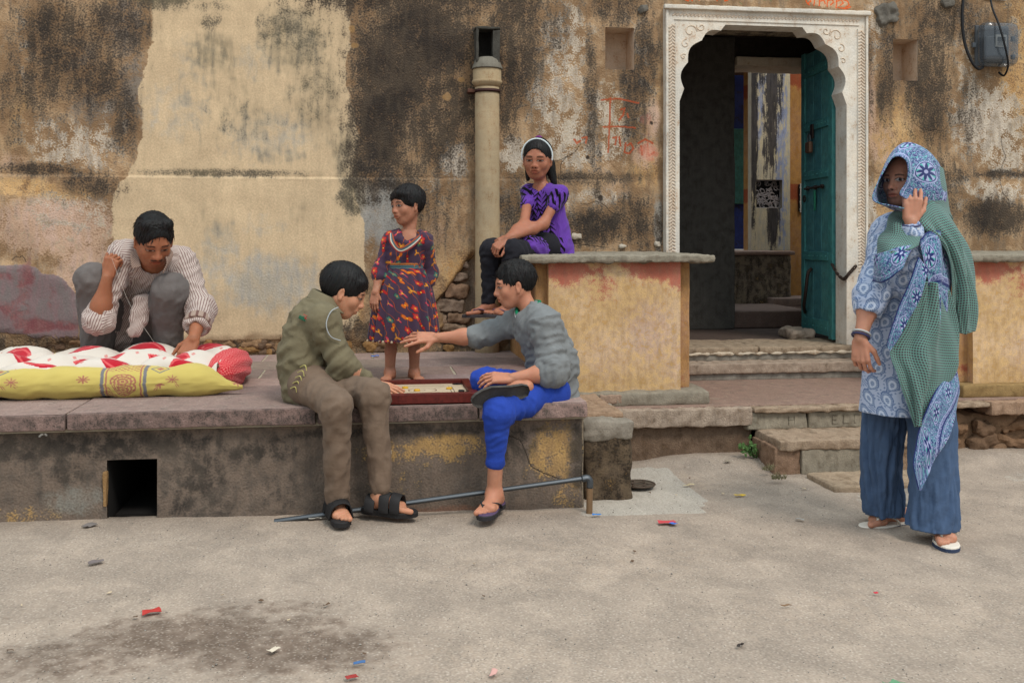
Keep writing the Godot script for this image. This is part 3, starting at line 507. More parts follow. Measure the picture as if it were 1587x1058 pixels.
func build_platform() -> void:
	var p := thing("stone_platform", "long low stone platform with a paved top and a dark square drain hole", "platform")
	var z1 := 1.95
	var b := Mb.new()
	for r in [[-4.0, -0.1, -2.3, 0.375], [-2.3, -0.1, -1.012, 0.375], [-1.012, 0.243, -0.822, 0.375], [-0.822, -0.1, 0.895, 0.375]]:
		var nx := maxi(int((r[2] - r[0]) / 0.02), 2)
		var ny := maxi(int((r[3] - r[1]) / 0.02), 2)
		var s := b.v.size()
		for j in ny + 1:
			for i in nx + 1:
				var x := lerpf(r[0], r[2], float(i) / nx)
				var y := lerpf(r[1], r[3], float(j) / ny)
				b.add(V(x, y, z1 + nzA.get_noise_2d(x * 2.0, y * 2.0 + 9.0) * 0.012 + nzB.get_noise_2d(x, y) * 0.003), Vector2((x + 2.3) / 3.3, (0.42 - y) / 0.516))
		for j in ny:
			for i in nx:
				var k := s + j * (nx + 1) + i
				b.quad(k, k + nx + 1, k + nx + 2, k + 1)
	obj("front_wall", b.mesh(), M.base, p)
	var core := Mb.new()
	for r in [[-4.0, -0.1, -1.012, 0.36], [-0.822, -0.1, 0.896, 0.36], [-1.012, 0.243, -0.822, 0.36]]:
		plain_box(core, V(r[0], r[1], 0.0), V(r[2], r[3], z1 - 0.03))
	plain_box(core, V(-1.012, -0.1, 0.0), V(-0.822, 0.243, 1.1))
	obj("core", core.mesh(), tinted(M.mould, rgb(150, 140, 130)), p)
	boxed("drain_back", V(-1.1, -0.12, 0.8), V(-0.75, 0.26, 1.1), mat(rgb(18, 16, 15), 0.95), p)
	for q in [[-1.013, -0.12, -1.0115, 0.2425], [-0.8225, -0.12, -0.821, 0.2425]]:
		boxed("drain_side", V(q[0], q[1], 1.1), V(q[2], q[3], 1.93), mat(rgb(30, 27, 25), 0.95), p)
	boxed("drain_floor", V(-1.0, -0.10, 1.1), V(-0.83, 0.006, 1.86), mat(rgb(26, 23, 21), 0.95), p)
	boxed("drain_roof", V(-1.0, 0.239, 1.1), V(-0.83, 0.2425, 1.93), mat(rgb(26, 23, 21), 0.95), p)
	slab("end_wall", V(0.885, -0.1, 0.9), V(0.905, 0.36, 1.945), M.mould, p, 0.008, 0.006, 0.04, 71)
	slab("brick", V(-1.026, 0.06, 1.93), V(-1.010, 0.20, 1.962), tinted(M.brown, rgb(246, 218, 168)), p, 0.006, 0.006, 0.02, 72)
	boxed("mortar_bed", V(-4.0, 0.361, 0.0), V(0.9, 0.4315, 1.97), tinted(M.lime, rgb(196, 192, 180)), p)
	# paving, row by row
	var rg := RandomNumberGenerator.new()
	rg.seed = 12
	var rows := [0.02, 0.36, 0.72, 1.06, 1.32, 1.60]
	for r in rows.size() - 1:
		var x := -3.2 + rg.randf() * 0.5
		while x < 0.88:
			var w := rg.randf_range(0.55, 1.0)
			var x1 := minf(x + w, 0.888)
			if 0.888 - x1 < 0.2:
				x1 = 0.888
			var tone := rg.randf_range(0.88, 1.04)
			var o := slab("paving_stone", V(x + 0.005, 0.40, rows[r] + 0.006), V(x1 - 0.006, 0.4355 + rg.randf() * 0.002, rows[r + 1] - 0.005), tinted(M.paver, Color(tone, tone * rg.randf_range(0.96, 1.02), tone * rg.randf_range(0.95, 1.03)), V(rg.randf(), 0, rg.randf())), p, 0.004, 0.003, 0.06, 80 + r, 7.0)
			x = x1
	var xs := [-3.3, -2.2, -1.15, -0.2, 0.452, 0.668, 0.912]
	for k in xs.size() - 1:
		var tone: float = [0.95, 0.98, 0.94, 0.9, 0.86, 1.12][k]
		var o := slab("edge_slab", V(xs[k] + 0.003, 0.372, 1.615), V(xs[k + 1] - 0.003, 0.438 - 0.004 * (k % 2), 2.0 + 0.004 * (k % 3)), M.paver if false else tinted(M.edge, Color(tone * 1.08, tone, tone * 0.98), V(k * 0.3, 0, 0)), p, 0.007, 0.005, 0.025, 90 + k, 12.0)
		o.material_override = tinted(M.edge, Color(tone, tone, tone), V(k * 0.3, 0, 0))
		slab("slab_top", V(xs[k] + 0.006, 0.432, 1.620), V(xs[k + 1] - 0.006, 0.4405 - 0.004 * (k % 2), 1.992), tinted(M.paver, Color(tone * 1.02, tone, tone), V(k * 0.3, 0, 0)), o, 0.004, 0.002, 0.05, 95 + k, 9.0).position -= o.position
	# galvanised water pipe along its foot
	var a := Vector3(-0.361, 0, 2.035)
	var e := Vector3(0.888, 0.127, 2.035)
	var wp := thing("water_pipe", "thin grey galvanised water pipe sloping along the foot of the platform", "pipe")
	obj("pipe", tube(smooth_path([a, a.lerp(e, 0.5), e], 6), PackedFloat32Array([0.0100]), 10).mesh(), M.zinc, wp)
	obj("elbow", tube(smooth_path([e - V(0.012, 0.002, 0), e + V(0.012, 0.001, 0), e + V(0.022, -0.012, 0), e + V(0.022, -0.04, 0)], 4), PackedFloat32Array([0.0142]), 10).mesh(), M.zinc, wp)
	obj("riser", tube(PackedVector3Array([e + V(0.022, -0.04, 0), e + V(0.02, -0.2, -0.005)]), PackedFloat32Array([0.013]), 10).mesh(), tinted(M.iron, rgb(140, 112, 84)), wp)

func bench_face(b: Mb, x0: float, y0: float, x1: float, y1: float, z: float, u0: float, w: float) -> void:
	var nx := maxi(int((x1 - x0) / 0.03), 2)
	var ny := 24
	var s := b.v.size()
	for j in ny + 1:
		for i in nx + 1:
			var x := lerpf(x0, x1, float(i) / nx)
			var y := lerpf(y0, y1, float(j) / ny)
			b.add(V(x, y, z + nzA.get_noise_2d(x * 2.0, y * 2.0) * 0.006), Vector2((x - u0) / w, (y1 - y) / (y1 - y0)))
	for j in ny:
		for i in nx:
			var k := s + j * (nx + 1) + i
			b.quad(k, k + nx + 1, k + nx + 2, k + 1)

func build_benches() -> void:
	for k in 2:
		var x0: float = 0.927 if k == 0 else 3.30
		var x1: float = 1.633 if k == 0 else 5.4
		var c: Node3D
		if k == 0:
			c = thing("stone_bench", "high yellow plastered stone bench under the seated girl, with a rough slab top", "bench")
		else:
			c = thing("stone_bench", "high yellow plastered stone bench behind the standing woman, past the doorway", "bench")
		var b := Mb.new()
		bench_face(b, x0, 0.32, x1, 1.0, 1.0, x0, 0.706)
		obj("front_face", b.mesh(), M.bench, c)
		var yb := 0.32
		slab("body", V(x0 + 0.002, yb, 0.94), V(x1 - 0.002, 0.999, 0.992), tri(tinted(M.bench, rgb(236, 220, 200)), 1.4), c, 0.008, 0.003, 0.1, 100 + k)
		var xe: float = 1.703 if k == 0 else 5.5
		slab("core", V(0.868 if k == 0 else 3.23, yb, 0.0), V(xe, 0.998, 0.945), tri(tinted(M.bench, rgb(214, 196, 180)), 1.3, V(0.3, 0.45, 0.2)), c, 0.012, 0.006, 0.05, 102 + k, 6.0)
		var xb: float = 0.93 if k == 0 else 3.2
		slab("base", V(xb, 0.252, 0.0), V(xe + 0.072, 0.325, 1.065), tinted(M.cement, rgb(245, 240, 230) if k == 0 else rgb(255, 220, 160)), c, 0.014, 0.012, 0.03, 104 + k, 9.0)
		if k == 0:
			slab("stone", V(1.18, 0.268, 1.03), V(1.30, 0.318, 1.073), tinted(M.brown, rgb(246, 234, 228)), c, 0.01, 0.008, 0.02, 106, 12.0)
		var t := slab("top_slab", V(0.78 if k == 0 else 3.24, 1.0, 0.012), V(1.805 if k == 0 else 5.6, 1.036, 1.05), tinted(M.cement, rgb(250, 246, 236)), c, 0.008, 0.010, 0.018, 108 + k, 17.0)
		t.rotation.x = 0.008
		for q in 2:
			var xa: float = (0.80 if k == 0 else 3.26) + q * 0.5
			var fl := slab("slab_flake", V(xa, 0.998, 1.02), V(xa + 0.46, 1.013, 1.053), tinted(M.cement, rgb(206, 196, 184)), t, 0.005, 0.016, 0.015, 120 + q + k * 2, 14.0)
			fl.position -= t.position

func build_steps() -> void:
	var p := thing("entrance_steps", "worn sandstone landing and steps leading up to the doorway", "steps")
	slab("landing_slab", V(0.922, 0.158, 0.2), V(1.96, 0.251, 1.17), M.brown, p, 0.009, 0.012, 0.022, 131, 18.0)
	slab("landing_slab", V(1.965, 0.222, 0.2), V(3.28, 0.250, 1.19), tinted(M.brown, rgb(246, 240, 230)), p, 0.009, 0.012, 0.022, 132, 18.0)
	slab("landing_slab", V(3.285, 0.18, 0.0), V(5.8, 0.250, 1.19), tinted(M.brown, rgb(245, 226, 212)), p, 0.009, 0.012, 0.022, 133, 18.0)
	# flat, evenly worn tops
	slab("landing_top", V(0.94, 0.245, 0.05), V(5.7, 0.256, 1.12), tinted(M.paver, rgb(244, 232, 220)), p, 0.004, 0.003, 0.06, 134, 6.0)
	slab("landing_wall", V(0.93, -0.1, 0.2), V(1.98, 0.165, 1.12), tinted(M.brown, rgb(184, 172, 162)), p, 0.02, 0.012, 0.03, 135, 5.0)
	slab("earth_bank", V(2.6, -0.1, 0.2), V(5.8, 0.19, 1.10), tinted(M.brown, rgb(206, 184, 162)), p, 0.05, 0.05, 0.03, 136, 6.0)
	#slab("plaster_patch", V(1.33, 0.02, 1.112), V(1.55, 0.15, 1.128), tinted(M.bench, rgb(214, 190, 150)), p, 0.006, 0.008, 0.02, 137, 8.0)
	for s in 16:
		var nz := noise(300 + s, 12.0, 3)
		obj("bank_stone", rough_box(V(0.10 + 0.05 * (s % 3), 0.05 + 0.02 * (s % 2), 0.07), 0.016, 0.02, 0.03, nz).mesh(), tinted(M.brown, [rgb(205, 180, 156), rgb(178, 158, 140)][s % 2], V(s * 0.21, 0, 0)), p, V(3.1 + (s % 8) * 0.18, 0.02 + (s / 8) * 0.08, 1.09 + 0.02 * (s % 2)), V(0, 0, 0.2 * sin(s * 2.0)))
	for s in [[1.935, 2.262], [2.268, 2.66], [2.666, 2.86]]:
		var o := slab("riser_block", V(s[0], 0.132, 1.0), V(s[1], 0.222, 1.165), tinted(M.cement, rgb(255, 250, 238)), p, 0.012, 0.010, 0.025, 140 + int(s[0] * 10), 9.0)
	# letters scratched into the risers
	var sc := Mb.new()
	for l in [[2.10, 0.2, 2.10, 0.16], [2.16, 0.2, 2.16, 0.155], [2.16, 0.18, 2.19, 0.18], [2.19, 0.2, 2.19, 0.155], [2.40, 0.2, 2.40, 0.155], [2.40, 0.2, 2.43, 0.198], [2.40, 0.178, 2.425, 0.178], [2.40, 0.155, 2.43, 0.157], [2.46, 0.2, 2.46, 0.157], [2.46, 0.157, 2.49, 0.158], [2.52, 0.2, 2.52, 0.157], [2.52, 0.2, 2.55, 0.198], [2.52, 0.157, 2.55, 0.158]]:
		sc.join(tube(PackedVector3Array([V(l[0], l[1], 1.166), V(l[2], l[3], 1.166)]), PackedFloat32Array([0.0016]), 4))
	obj("lettering", sc.mesh(), tinted(M.cement, rgb(222, 216, 204)), p).set_meta("kind", "stuff")
	slab("step_slab", V(1.985, 0.085, 1.14), V(2.84, 0.135, 1.46), tinted(M.brown, rgb(246, 240, 230)), p, 0.009, 0.01, 0.020, 150, 18.0)
	slab("step_slab", V(1.965, -0.04, 1.15), V(2.10, 0.100, 1.44), tinted(M.brown, rgb(226, 206, 192)), p, 0.009, 0.01, 0.020, 151, 18.0)
	slab("riser_block", V(2.10, -0.04, 1.15), V(2.52, 0.088, 1.452), tinted(M.cement, rgb(250, 244, 232)), p, 0.009, 0.005, 0.022, 152, 16.0)
	slab("riser_block", V(2.53, -0.04, 1.15), V(2.80, 0.088, 1.448), tinted(M.brown, rgb(240, 224, 206)), p, 0.009, 0.005, 0.022, 153, 16.0)
	slab("ground_slab", V(2.10, -0.06, 1.50), V(2.72, -0.012, 1.80), tinted(M.brown, rgb(246, 242, 230)), p, 0.012, 0.01, 0.022, 154, 14.0)
	slab("ground_slab", V(2.30, -0.07, 1.80), V(2.52, -0.024, 2.06), tinted(M.cement, rgb(255, 250, 250)), p, 0.012, 0.01, 0.022, 155, 14.0)
	# step below the sill, and the sill itself
	slab("door_step", V(1.705, 0.295, 0.02), V(3.32, 0.358, 0.235), M.brown, p, 0.009, 0.009, 0.02, 156, 18.0)
	slab("door_step_base", V(1.71, 0.25, 0.02), V(3.3, 0.30, 0.215), M.cement, p, 0.012, 0.01, 0.03, 157, 8.0)
	for q in [[1.845, 2.44], [2.445, 3.19]]:
		slab("sill_stone", V(q[0], 0.398, -0.42), V(q[1], 0.441, 0.085), tinted(M.brown, rgb(246, 244, 234)), p, 0.010, 0.008, 0.03, 158 + int(q[0]), 8.0)
	slab("sill_wall", V(1.72, 0.355, -0.1), V(3.3, 0.40, 0.07), M.cement, p, 0.01, 0.008, 0.03, 160, 8.0)
	var lm := slab("lime_edge", V(1.85, 0.394, 0.055), V(3.19, 0.408, 0.088), tinted(M.lime, rgb(235, 228, 218)), p, 0.005, 0.016, 0.018, 161, 16.0)
	slab("corner_block", V(0.93, -0.1, 1.2), V(1.150, 0.30, 1.83), tinted(M.mould, rgb(190, 180, 170)), thing("stone_block", "mould stained stone block with a grey cement cap beside the platform corner", "stone block"), 0.03, 0.02, 0.025, 162, 6.0)
	var sb: Node3D = get_node("stone_block")
	slab("cement_cap", V(0.925, 0.235, 1.19), V(1.155, 0.325, 1.842), tinted(M.cement, rgb(245, 240, 235)), sb, 0.025, 0.02, 0.02, 163, 8.0)
	slab("top_stone", V(0.93, 0.31, 1.2), V(1.13, 0.345, 1.75), tinted(M.brown, rgb(246, 230, 214)), sb, 0.015, 0.01, 0.03, 164, 6.0)
# ---------------------------------------------------------------- things standing, lying and hanging about
func disc(r: float, h: float, bev: float, n := 20) -> Mb:
	var p := PackedVector2Array()
	for k in n:
		p.append(Vector2(cos(TAU * k / n), sin(TAU * k / n)) * r)
	return prism(p, h, bev)

func build_things() -> void:
	drain_pipe()
	meter()
	quilt()
	carrom()
	litter()
	plants()

func drain_pipe() -> void:
	var x := 0.72
	var d := thing("drain_pipe", "tall beige cement drain pipe against the wall with an open square head", "drain pipe", V(x, 0, 0.07))
	var pm := tri(mat(rgb(206, 190, 164), 0.9, T.lime[0], T.cement[1], 0.3), 1.4)
	obj("shaft", tube(smooth_path([V(0, 0.43, 0), V(0.002, 1.2, 0.0), V(0, 2.06, 0)], 6), PackedFloat32Array([0.074]), 22).mesh(), pm, d)
	var b := tube(PackedVector3Array([V(0, 2.035, 0), V(0, 2.055, 0), V(0, 2.06, 0), V(0, 2.072, 0), V(0, 2.078, 0), V(0, 2.14, 0), V(0, 2.145, 0)]), PackedFloat32Array([0.076, 0.084, 0.092, 0.092, 0.086, 0.086, 0.080]), 22)
	obj("socket", b.mesh(), tri(mat(rgb(214, 196, 166), 0.9, T.lime[0], T.cement[1], 0.3), 1.4), d)
	var band := obj("iron_band", tube(PackedVector3Array([V(0, 2.0, 0), V(0, 2.02, 0)]), PackedFloat32Array([0.080]), 22).mesh(), tinted(M.iron, rgb(70, 48, 46)), d)
	slab("bracket", V(-0.12, 2.0, -0.05), V(-0.06, 2.022, 0.02), tinted(M.iron, rgb(96, 66, 54)), band, 0.004, 0.004, 0.02, 201)
	obj("cement_cone", tube(PackedVector3Array([V(0, 2.142, 0), V(0, 2.15, 0), V(0, 2.20, 0), V(0, 2.215, 0)]), PackedFloat32Array([0.093, 0.094, 0.074, 0.05]), 14).mesh(), tinted(M.cement, rgb(214, 214, 210)), d)
	var cm := tinted(M.cement, rgb(130, 132, 132))
	slab("channel_side", V(-0.072, 2.18, -0.06), V(-0.058, 2.385, 0.055), cm, d, 0.004, 0.006, 0.02, 202, 14.0)
	slab("channel_side", V(0.028, 2.18, -0.06), V(0.072, 2.375, 0.050), cm, d, 0.006, 0.006, 0.02, 203, 14.0)
	slab("channel_back", V(-0.058, 2.18, -0.068), V(0.03, 2.385, -0.05), tinted(M.cement, rgb(60, 58, 56)), d, 0.004, 0.004, 0.02, 204, 14.0)
	slab("channel_top", V(-0.078, 2.378, -0.06), V(0.074, 2.392, 0.058), cm, d, 0.005, 0.006, 0.02, 205, 14.0)

func meter() -> void:
	var c := Vector3(4.065, 2.386, 0.07)
	var m := thing("electricity_meter", "grey electricity meter in a clear dome cover on the wall by the doorway", "meter", V(c.x, c.y, 0.0))
	obj("back_plate", rough_box(V(0.24, 0.27, 0.02), 0.06, 0.010).mesh(), mat(rgb(74, 78, 82), 0.6), m, V(0, 0, 0.032))
	slab("meter_case", V(-0.075, -0.10, 0.045), V(0.085, 0.06, 0.085), mat(rgb(72, 76, 80), 0.5), m, 0.015, 0.0, 0.05, 211)
	slab("dial", V(-0.012, -0.015, 0.087), V(0.068, 0.065, 0.094), mat(rgb(150, 152, 150), 0.5), m, 0.004, 0.0, 0.05, 212)
	slab("display", V(0.0, 0.02, 0.096), V(0.056, 0.05, 0.099), mat(rgb(40, 44, 44), 0.3), m, 0.002, 0.0, 0.05, 213)
	for k in 3:
		slab("print_line", V(0.0, -0.006 + k * 0.008, 0.0955), V(0.05, -0.003 + k * 0.008, 0.0965), mat(rgb(60, 60, 62), 0.5), m, 0.0005, 0.0, 0.05, 214)
	var gl := mat(Color(0.30, 0.33, 0.36, 0.35), 0.15)
	gl.transparency = BaseMaterial3D.TRANSPARENCY_ALPHA
	gl.metallic_specular = 0.5
	obj("cover", rough_box(V(0.262, 0.288, 0.11), 0.03, 0.050).mesh(), gl, m, V(0.002, 0, 0.096))
	for s in [[0.142, 0.05], [0.142, -0.07], [-0.138, 0.0]]:
		slab("clip", V(s[0] - 0.014, s[1] - 0.016, 0.04), V(s[0] + 0.010, s[1] + 0.016, 0.062), mat(rgb(84, 90, 96), 0.5), m, 0.004, 0.0, 0.02, 215)
	obj("seal_plate", rough_box(V(0.16, 0.05, 0.006), 0.05, 0.002).mesh(), mat(rgb(206, 204, 198), 0.7), m, Vector3(4.105, 2.722, 0.012) - V(c.x, c.y, 0.0))
	for pts in [[Vector3(3.868, 2.805, 0.05), Vector3(3.839, 2.591, 0.06), Vector3(3.846, 2.413, 0.07), Vector3(3.879, 2.284, 0.09), Vector3(3.922, 2.225, 0.1), Vector3(3.972, 2.238, 0.08)], [Vector3(4.035, 2.814, 0.04), Vector3(4.036, 2.635, 0.08), Vector3(4.024, 2.498, 0.17), Vector3(4.051, 2.362, 0.19), Vector3(4.095, 2.244, 0.16), Vector3(4.109, 2.184, 0.1), Vector3(4.106, 2.213, 0.05)]]:
		obj("cable", tube(smooth_path(pts, 8), PackedFloat32Array([0.0095 if pts.size() == 6 else 0.0065]), 8).mesh(), M.black, m, -V(c.x, c.y, 0.0))

func quilt() -> void:
	T.quilt = printed(448, 256, func(u: float, v: float) -> Color:
		var c := rgb(202, 192, 180)
		for k in 12:
			var ce := Vector2((k % 4) * 0.25 + 0.07 + 0.125 * ((k / 4) % 2), 0.88 - 0.22 * (k / 4) + 0.03 * sin(k * 2.2))
			var d := (Vector2(u, v) - ce)
			d.x -= roundf(d.x)
			d = Vector2(d.x * 1.3, d.y).rotated(0.35 if k % 2 == 0 else -0.4)
			var w := 0.062 * (1.0 - d.x * d.x / 0.0144)
			if absf(d.x) < 0.12 and absf(d.y) < w:
				c = rgb(172, 30, 44) if absf(absf(d.y) - w * 0.6) > 0.006 else rgb(200, 84, 84)
		if v > 0.965 or v < 0.02:
			c = rgb(178, 32, 46)
		var dots := Vector2(fposmod(u * 14.0, 1.0) - 0.5, fposmod(v * 8.0 + 0.5 * floorf(u * 14.0), 1.0) - 0.5).length()
		if dots < 0.09:
			c = c.lerp(rgb(196, 110, 104), 0.7)
		return c)
	T.bolster = printed(768, 96, func(u: float, v: float) -> Color:
		var c := rgb(188, 169, 94)
		var x := u * 8.0
		var ink := rgb(160, 104, 86)
		var blue := rgb(112, 110, 112)
		var q := Vector2(fposmod(x, 2.0) - 1.0, (v - 0.5) * 1.0)
		if absf(q.x) < 0.30:
			var r := Vector2(q.x, q.y * 1.1).length()
			if absf(absf(q.x) - 0.27) < 0.018:
				c = blue
			elif absf(absf(q.x) - 0.22) < 0.012:
				c = ink
			elif r < 0.17:
				c = ink if sin(r * 130.0) > 0.0 or sin(q.angle() * 12.0) > 0.75 else c
			elif absf(q.y) > 0.22 and sin(q.x * 80.0) * sin(v * 90.0) > 0.2:
				c = ink
		else:
			for k in 4:
				var ce := Vector2([0.45, 0.46, 0.62, -0.5][k], [0.28, -0.22, 0.02, 0.05][k])
				var d := q - ce
				var dm := absf(d.x) + absf(d.y)
				if k == 0 and (absf(dm - 0.11) < 0.014 or dm < 0.05):
					c = blue if dm > 0.06 else ink
				elif k > 0 and d.length() < 0.09 * (0.6 + 0.4 * cos(d.angle() * 8.0)):
					c = ink
		return c)
	T.bandhani = printed(192, 192, func(u: float, v: float) -> Color:
		var x := u * 16.0 + 0.4 * sin(v * 20.0)
		var y := v * 16.0 + 0.4 * sin(u * 22.0)
		var d := Vector2(fposmod(x, 1.0) - 0.5, fposmod(y, 1.0) - 0.5).length()
		return rgb(216, 128, 120) if absf(d - 0.26) < 0.1 else rgb(186, 28, 44))
	var q := thing("quilt", "thick stuffed quilt, white and red on top with a yellow printed side", "quilt", V(-1.5, 0.437, 1.28))
	var o := V(-1.5, 0.437, 1.28)
	var rows: Array = []
	var xr := -0.585
	var nq := noise(88, 1.0, 3)
	for k in 16:
		var x := lerpf(-3.2, xr - 0.06, k / 15.0)
		var row: Array = []
		for s in [[1.625, 0.088], [1.58, 0.128], [1.48, 0.138], [1.36, 0.128], [1.24, 0.145], [1.12, 0.135], [1.00, 0.145], [0.93, 0.115], [0.90, 0.04], [0.93, 0.004]]:
			row.append(V(x, 0.437 + s[1], s[0]) - o)
		rows.append(row)
	var wm := cloth_mat(Color.WHITE, T.quilt, V(1.0, 1.0, 1.0))
	var tuft := func(u: float, v: float) -> float:
		var a := absf(sin(PI * (v * 9.0 + 0.25 * sin(u * 9.0))))
		var b := absf(sin(PI * (u * 4.2 + 0.2 * sin(v * 20.0))))
		return 0.066 * (pow(a, 0.6) * pow(b, 0.7) - 0.55) * sst(0.0, 0.12, u) + 0.012 * nq.get_noise_2d(u * 5.0, v * 16.0)
	var top := loft(rows, 70, 150, false, 0.006, tuft, true)
	for k in top.uv.size():
		top.uv[k] = Vector2(top.uv[k].y * 2.15, 1.0 - top.uv[k].x)
	obj("quilt_top", top.mesh(), wm, q)
	# the yellow side, a stuffed roll pinched by its stitches
	var ry: Array = []
	for k in 44:
		var t := k / 43.0
		var x := lerpf(-3.2, xr + 0.05, t)
		var px := x + 0.02
		var pin := 1.0
		for c in [-2.6, -2.15, -1.86, -1.50, -1.32, -1.08, -0.985, -0.84]:
			pin -= 0.16 * exp(-pow((px - c) / 0.022, 2.0))
		var e := sst(1.0, 0.93, t) * 0.9 + 0.1 if t > 0.93 else 1.0
		var r := 0.066 * pin * e * (1.0 + 0.06 * sin(k * 1.3))
		var ring: Array = []
		for a in 14:
			var g := TAU * a / 14.0
			ring.append(V(x, 0.437 + 0.066 * e + sin(g) * r * 1.02 + (0.03 * (1.0 - e)), 1.60 + cos(g) * r * 1.1) - o)
		ry.append(ring)
	var roll := loft(ry, 56, 150, true, 0.004, func(u: float, v: float) -> float: return 0.004 * nq.get_noise_3d(cos(u * TAU) * 2.0, sin(u * TAU) * 2.0, v * 30.0) + 0.002 * nq.get_noise_3d(cos(u * TAU) * 2.0, sin(u * TAU) * 2.0, v * 140.0))
	for k in roll.uv.size():
		roll.uv[k] = Vector2(roll.uv[k].y / 2.6 + 0.03, roll.uv[k].x / 0.21 + 0.45)
	obj("quilt_side", roll.mesh(), cloth_mat(Color.WHITE, T.bolster), q)
	# the red end
	var rr: Array = []
	for k in 14:
		var t := k / 13.0
		var z := lerpf(1.54, 0.98, t)
		var r := 0.085 * (0.06 + 0.94 * pow(sin(PI * clampf(t, 0.0, 1.0)), 0.4))
		var ring: Array = []
		for a in 12:
			var g := TAU * a / 12.0
			ring.append(V(xr - 0.055 + cos(g) * r * (1.35 if cos(g) < 0.0 else 0.95) + 0.025 * t, 0.437 + 0.076 + sin(g) * r * 0.95, z) - o)
		rr.append(ring)
	obj("quilt_end", loft(rr, 40, 40, true, 0.004, func(u: float, v: float) -> float: return 0.007 * sin(u * TAU * 9.0 + v * 8.0) * sin(v * PI)).mesh(), cloth_mat(Color.WHITE, T.bandhani, V(5.0, 5.0, 1.0)), q)
	var st := thing("pencil", "yellow stick lying on the white quilt top", "stick")
	obj("stick", tube(PackedVector3Array([Vector3(-1.573, 0.57, 1.02), Vector3(-1.474, 0.561, 1.02)]), PackedFloat32Array([0.006]), 6).mesh(), mat(rgb(214, 184, 62), 0.6), st)
	var nd := thing("needle", "dark sewing needle stuck in the quilt beside a red leaf patch", "needle")
	obj("shaft", tube(PackedVector3Array([Vector3(-1.512, 0.56, 1.42), Vector3(-1.44, 0.573, 1.36)]), PackedFloat32Array([0.004, 0.0025]), 6).mesh(), M.black, nd)

func carrom() -> void:
	var x0 := 0.015
	var x1 := 0.458
	var z0 := 1.545
	var z1 := 1.985
	var c := V((x0 + x1) * 0.5, 0.4415, (z0 + z1) * 0.5)
	var b := thing("carrom_board", "wooden carrom board with a dark red frame between the two seated boys", "game board", c)
	T.board = printed(256, 256, func(u: float, v: float) -> Color:
		var p := Vector2(u - 0.5, v - 0.5)
		var n := 0.5 + 0.25 * sin(v * 300.0 + 3.0 * sin(u * 14.0)) + 0.25 * sin(u * 91.0 + v * 57.0)
		var k := rgb(198, 180, 154).lerp(rgb(178, 158, 132), n * 0.6)
		var r := p.length()
		if absf(r - 0.16) < 0.006 or absf(r - 0.03) < 0.004:
			k = rgb(96, 60, 52)
		var m := maxf(absf(p.x), absf(p.y))
		var q := minf(absf(p.x), absf(p.y))
		if q < 0.27 and (absf(m - 0.36) < 0.004 or absf(m - 0.325) < 0.003):
			k = rgb(70, 62, 60)
		if absf(absf(p.x) - absf(p.y)) < 0.004 and r > 0.2 and r < 0.40:
			k = rgb(80, 66, 62)
		return k)
	var sf := Mb.new()
	var h := V((x1 - x0) * 0.5 - 0.036, 0, (z1 - z0) * 0.5 - 0.036)
	for q in [[-1, -1], [1, -1], [1, 1], [-1, 1]]:
		sf.add(V(q[0] * h.x, 0.0225, q[1] * h.z), Vector2(q[0] * 0.5 + 0.5, q[1] * 0.5 + 0.5))
	sf.quad(0, 1, 2, 3)
	obj("playing_surface", sf.mesh(), mat(Color.WHITE, 0.5, T.board), b)
	slab("base", V(-h.x, 0.004, -h.z), V(h.x, 0.0215, h.z), mat(rgb(120, 96, 72), 0.8), b, 0.002, 0.0, 0.5, 221)
	var rm := tri(mat(rgb(112, 44, 40), 0.5, T.brown[0], T.brown[1], 0.15), 3.0)
	rm.albedo_color = rgb(150, 62, 58)
	var fx := (x1 - x0) * 0.5
	var fz := (z1 - z0) * 0.5
	slab("rail", V(-fx, 0.0, fz - 0.036), V(fx, 0.040, fz), rm, b, 0.003, 0.001, 0.1, 222)
	slab("rail", V(-fx, 0.0, -fz), V(fx, 0.040, -fz + 0.036), rm, b, 0.003, 0.001, 0.1, 223)
	slab("rail", V(-fx, 0.0005, -fz + 0.0365), V(-fx + 0.036, 0.0395, fz - 0.0365), rm, b, 0.003, 0.001, 0.1, 224)
	slab("rail", V(fx - 0.036, 0.0005, -fz + 0.0365), V(fx, 0.0395, fz - 0.0365), rm, b, 0.003, 0.001, 0.1, 225)
	for q in [[-1, -1], [1, -1], [1, 1], [-1, 1]]:
		obj("pocket", disc(0.022, 0.001, 0.0).mesh(), M.black, b, V(q[0] * (h.x - 0.022), 0.0235, q[1] * (h.z - 0.022)), V(-PI / 2, 0, 0))
	var y := 0.4415 + 0.0232
	var dm := disc(0.0135, 0.007, 0.002).mesh()
	var cs := [[Vector3(0.165, 0.466, 1.7), rgb(204, 158, 44), "yellow carrom piece beside the seated boy's fingers"], [Vector3(0.212, 0.466, 1.783), rgb(204, 158, 44), "yellow carrom piece in the middle of the board"], [Vector3(0.353, 0.466, 1.746), rgb(204, 158, 44), "yellow carrom piece under the reaching arm, near black pieces"], [Vector3(0.398, 0.466, 1.828), rgb(34, 34, 36), "black carrom piece in front of the yellow one"], [Vector3(0.421, 0.466, 1.877), rgb(34, 34, 36), "black carrom piece touching the red frame by the sandal sole"]]
	for k in cs:
		var t: Node3D = tag(obj("carrom_piece", dm, mat(k[1], 0.45), self, V(k[0].x, y, k[0].z), V(-PI / 2, 0, 0)), k[2], "game piece", "carrom pieces on the board")
	var s := Vector3(0.094, 0.466, 1.784)
	tag(obj("striker", disc(0.020, 0.008, 0.002, 28).mesh(), mat(rgb(206, 58, 28), 0.35), self, V(s.x, y, s.z), V(-PI / 2, 0, 0)), "orange red carrom striker disc under the boy's fingertips", "game piece")

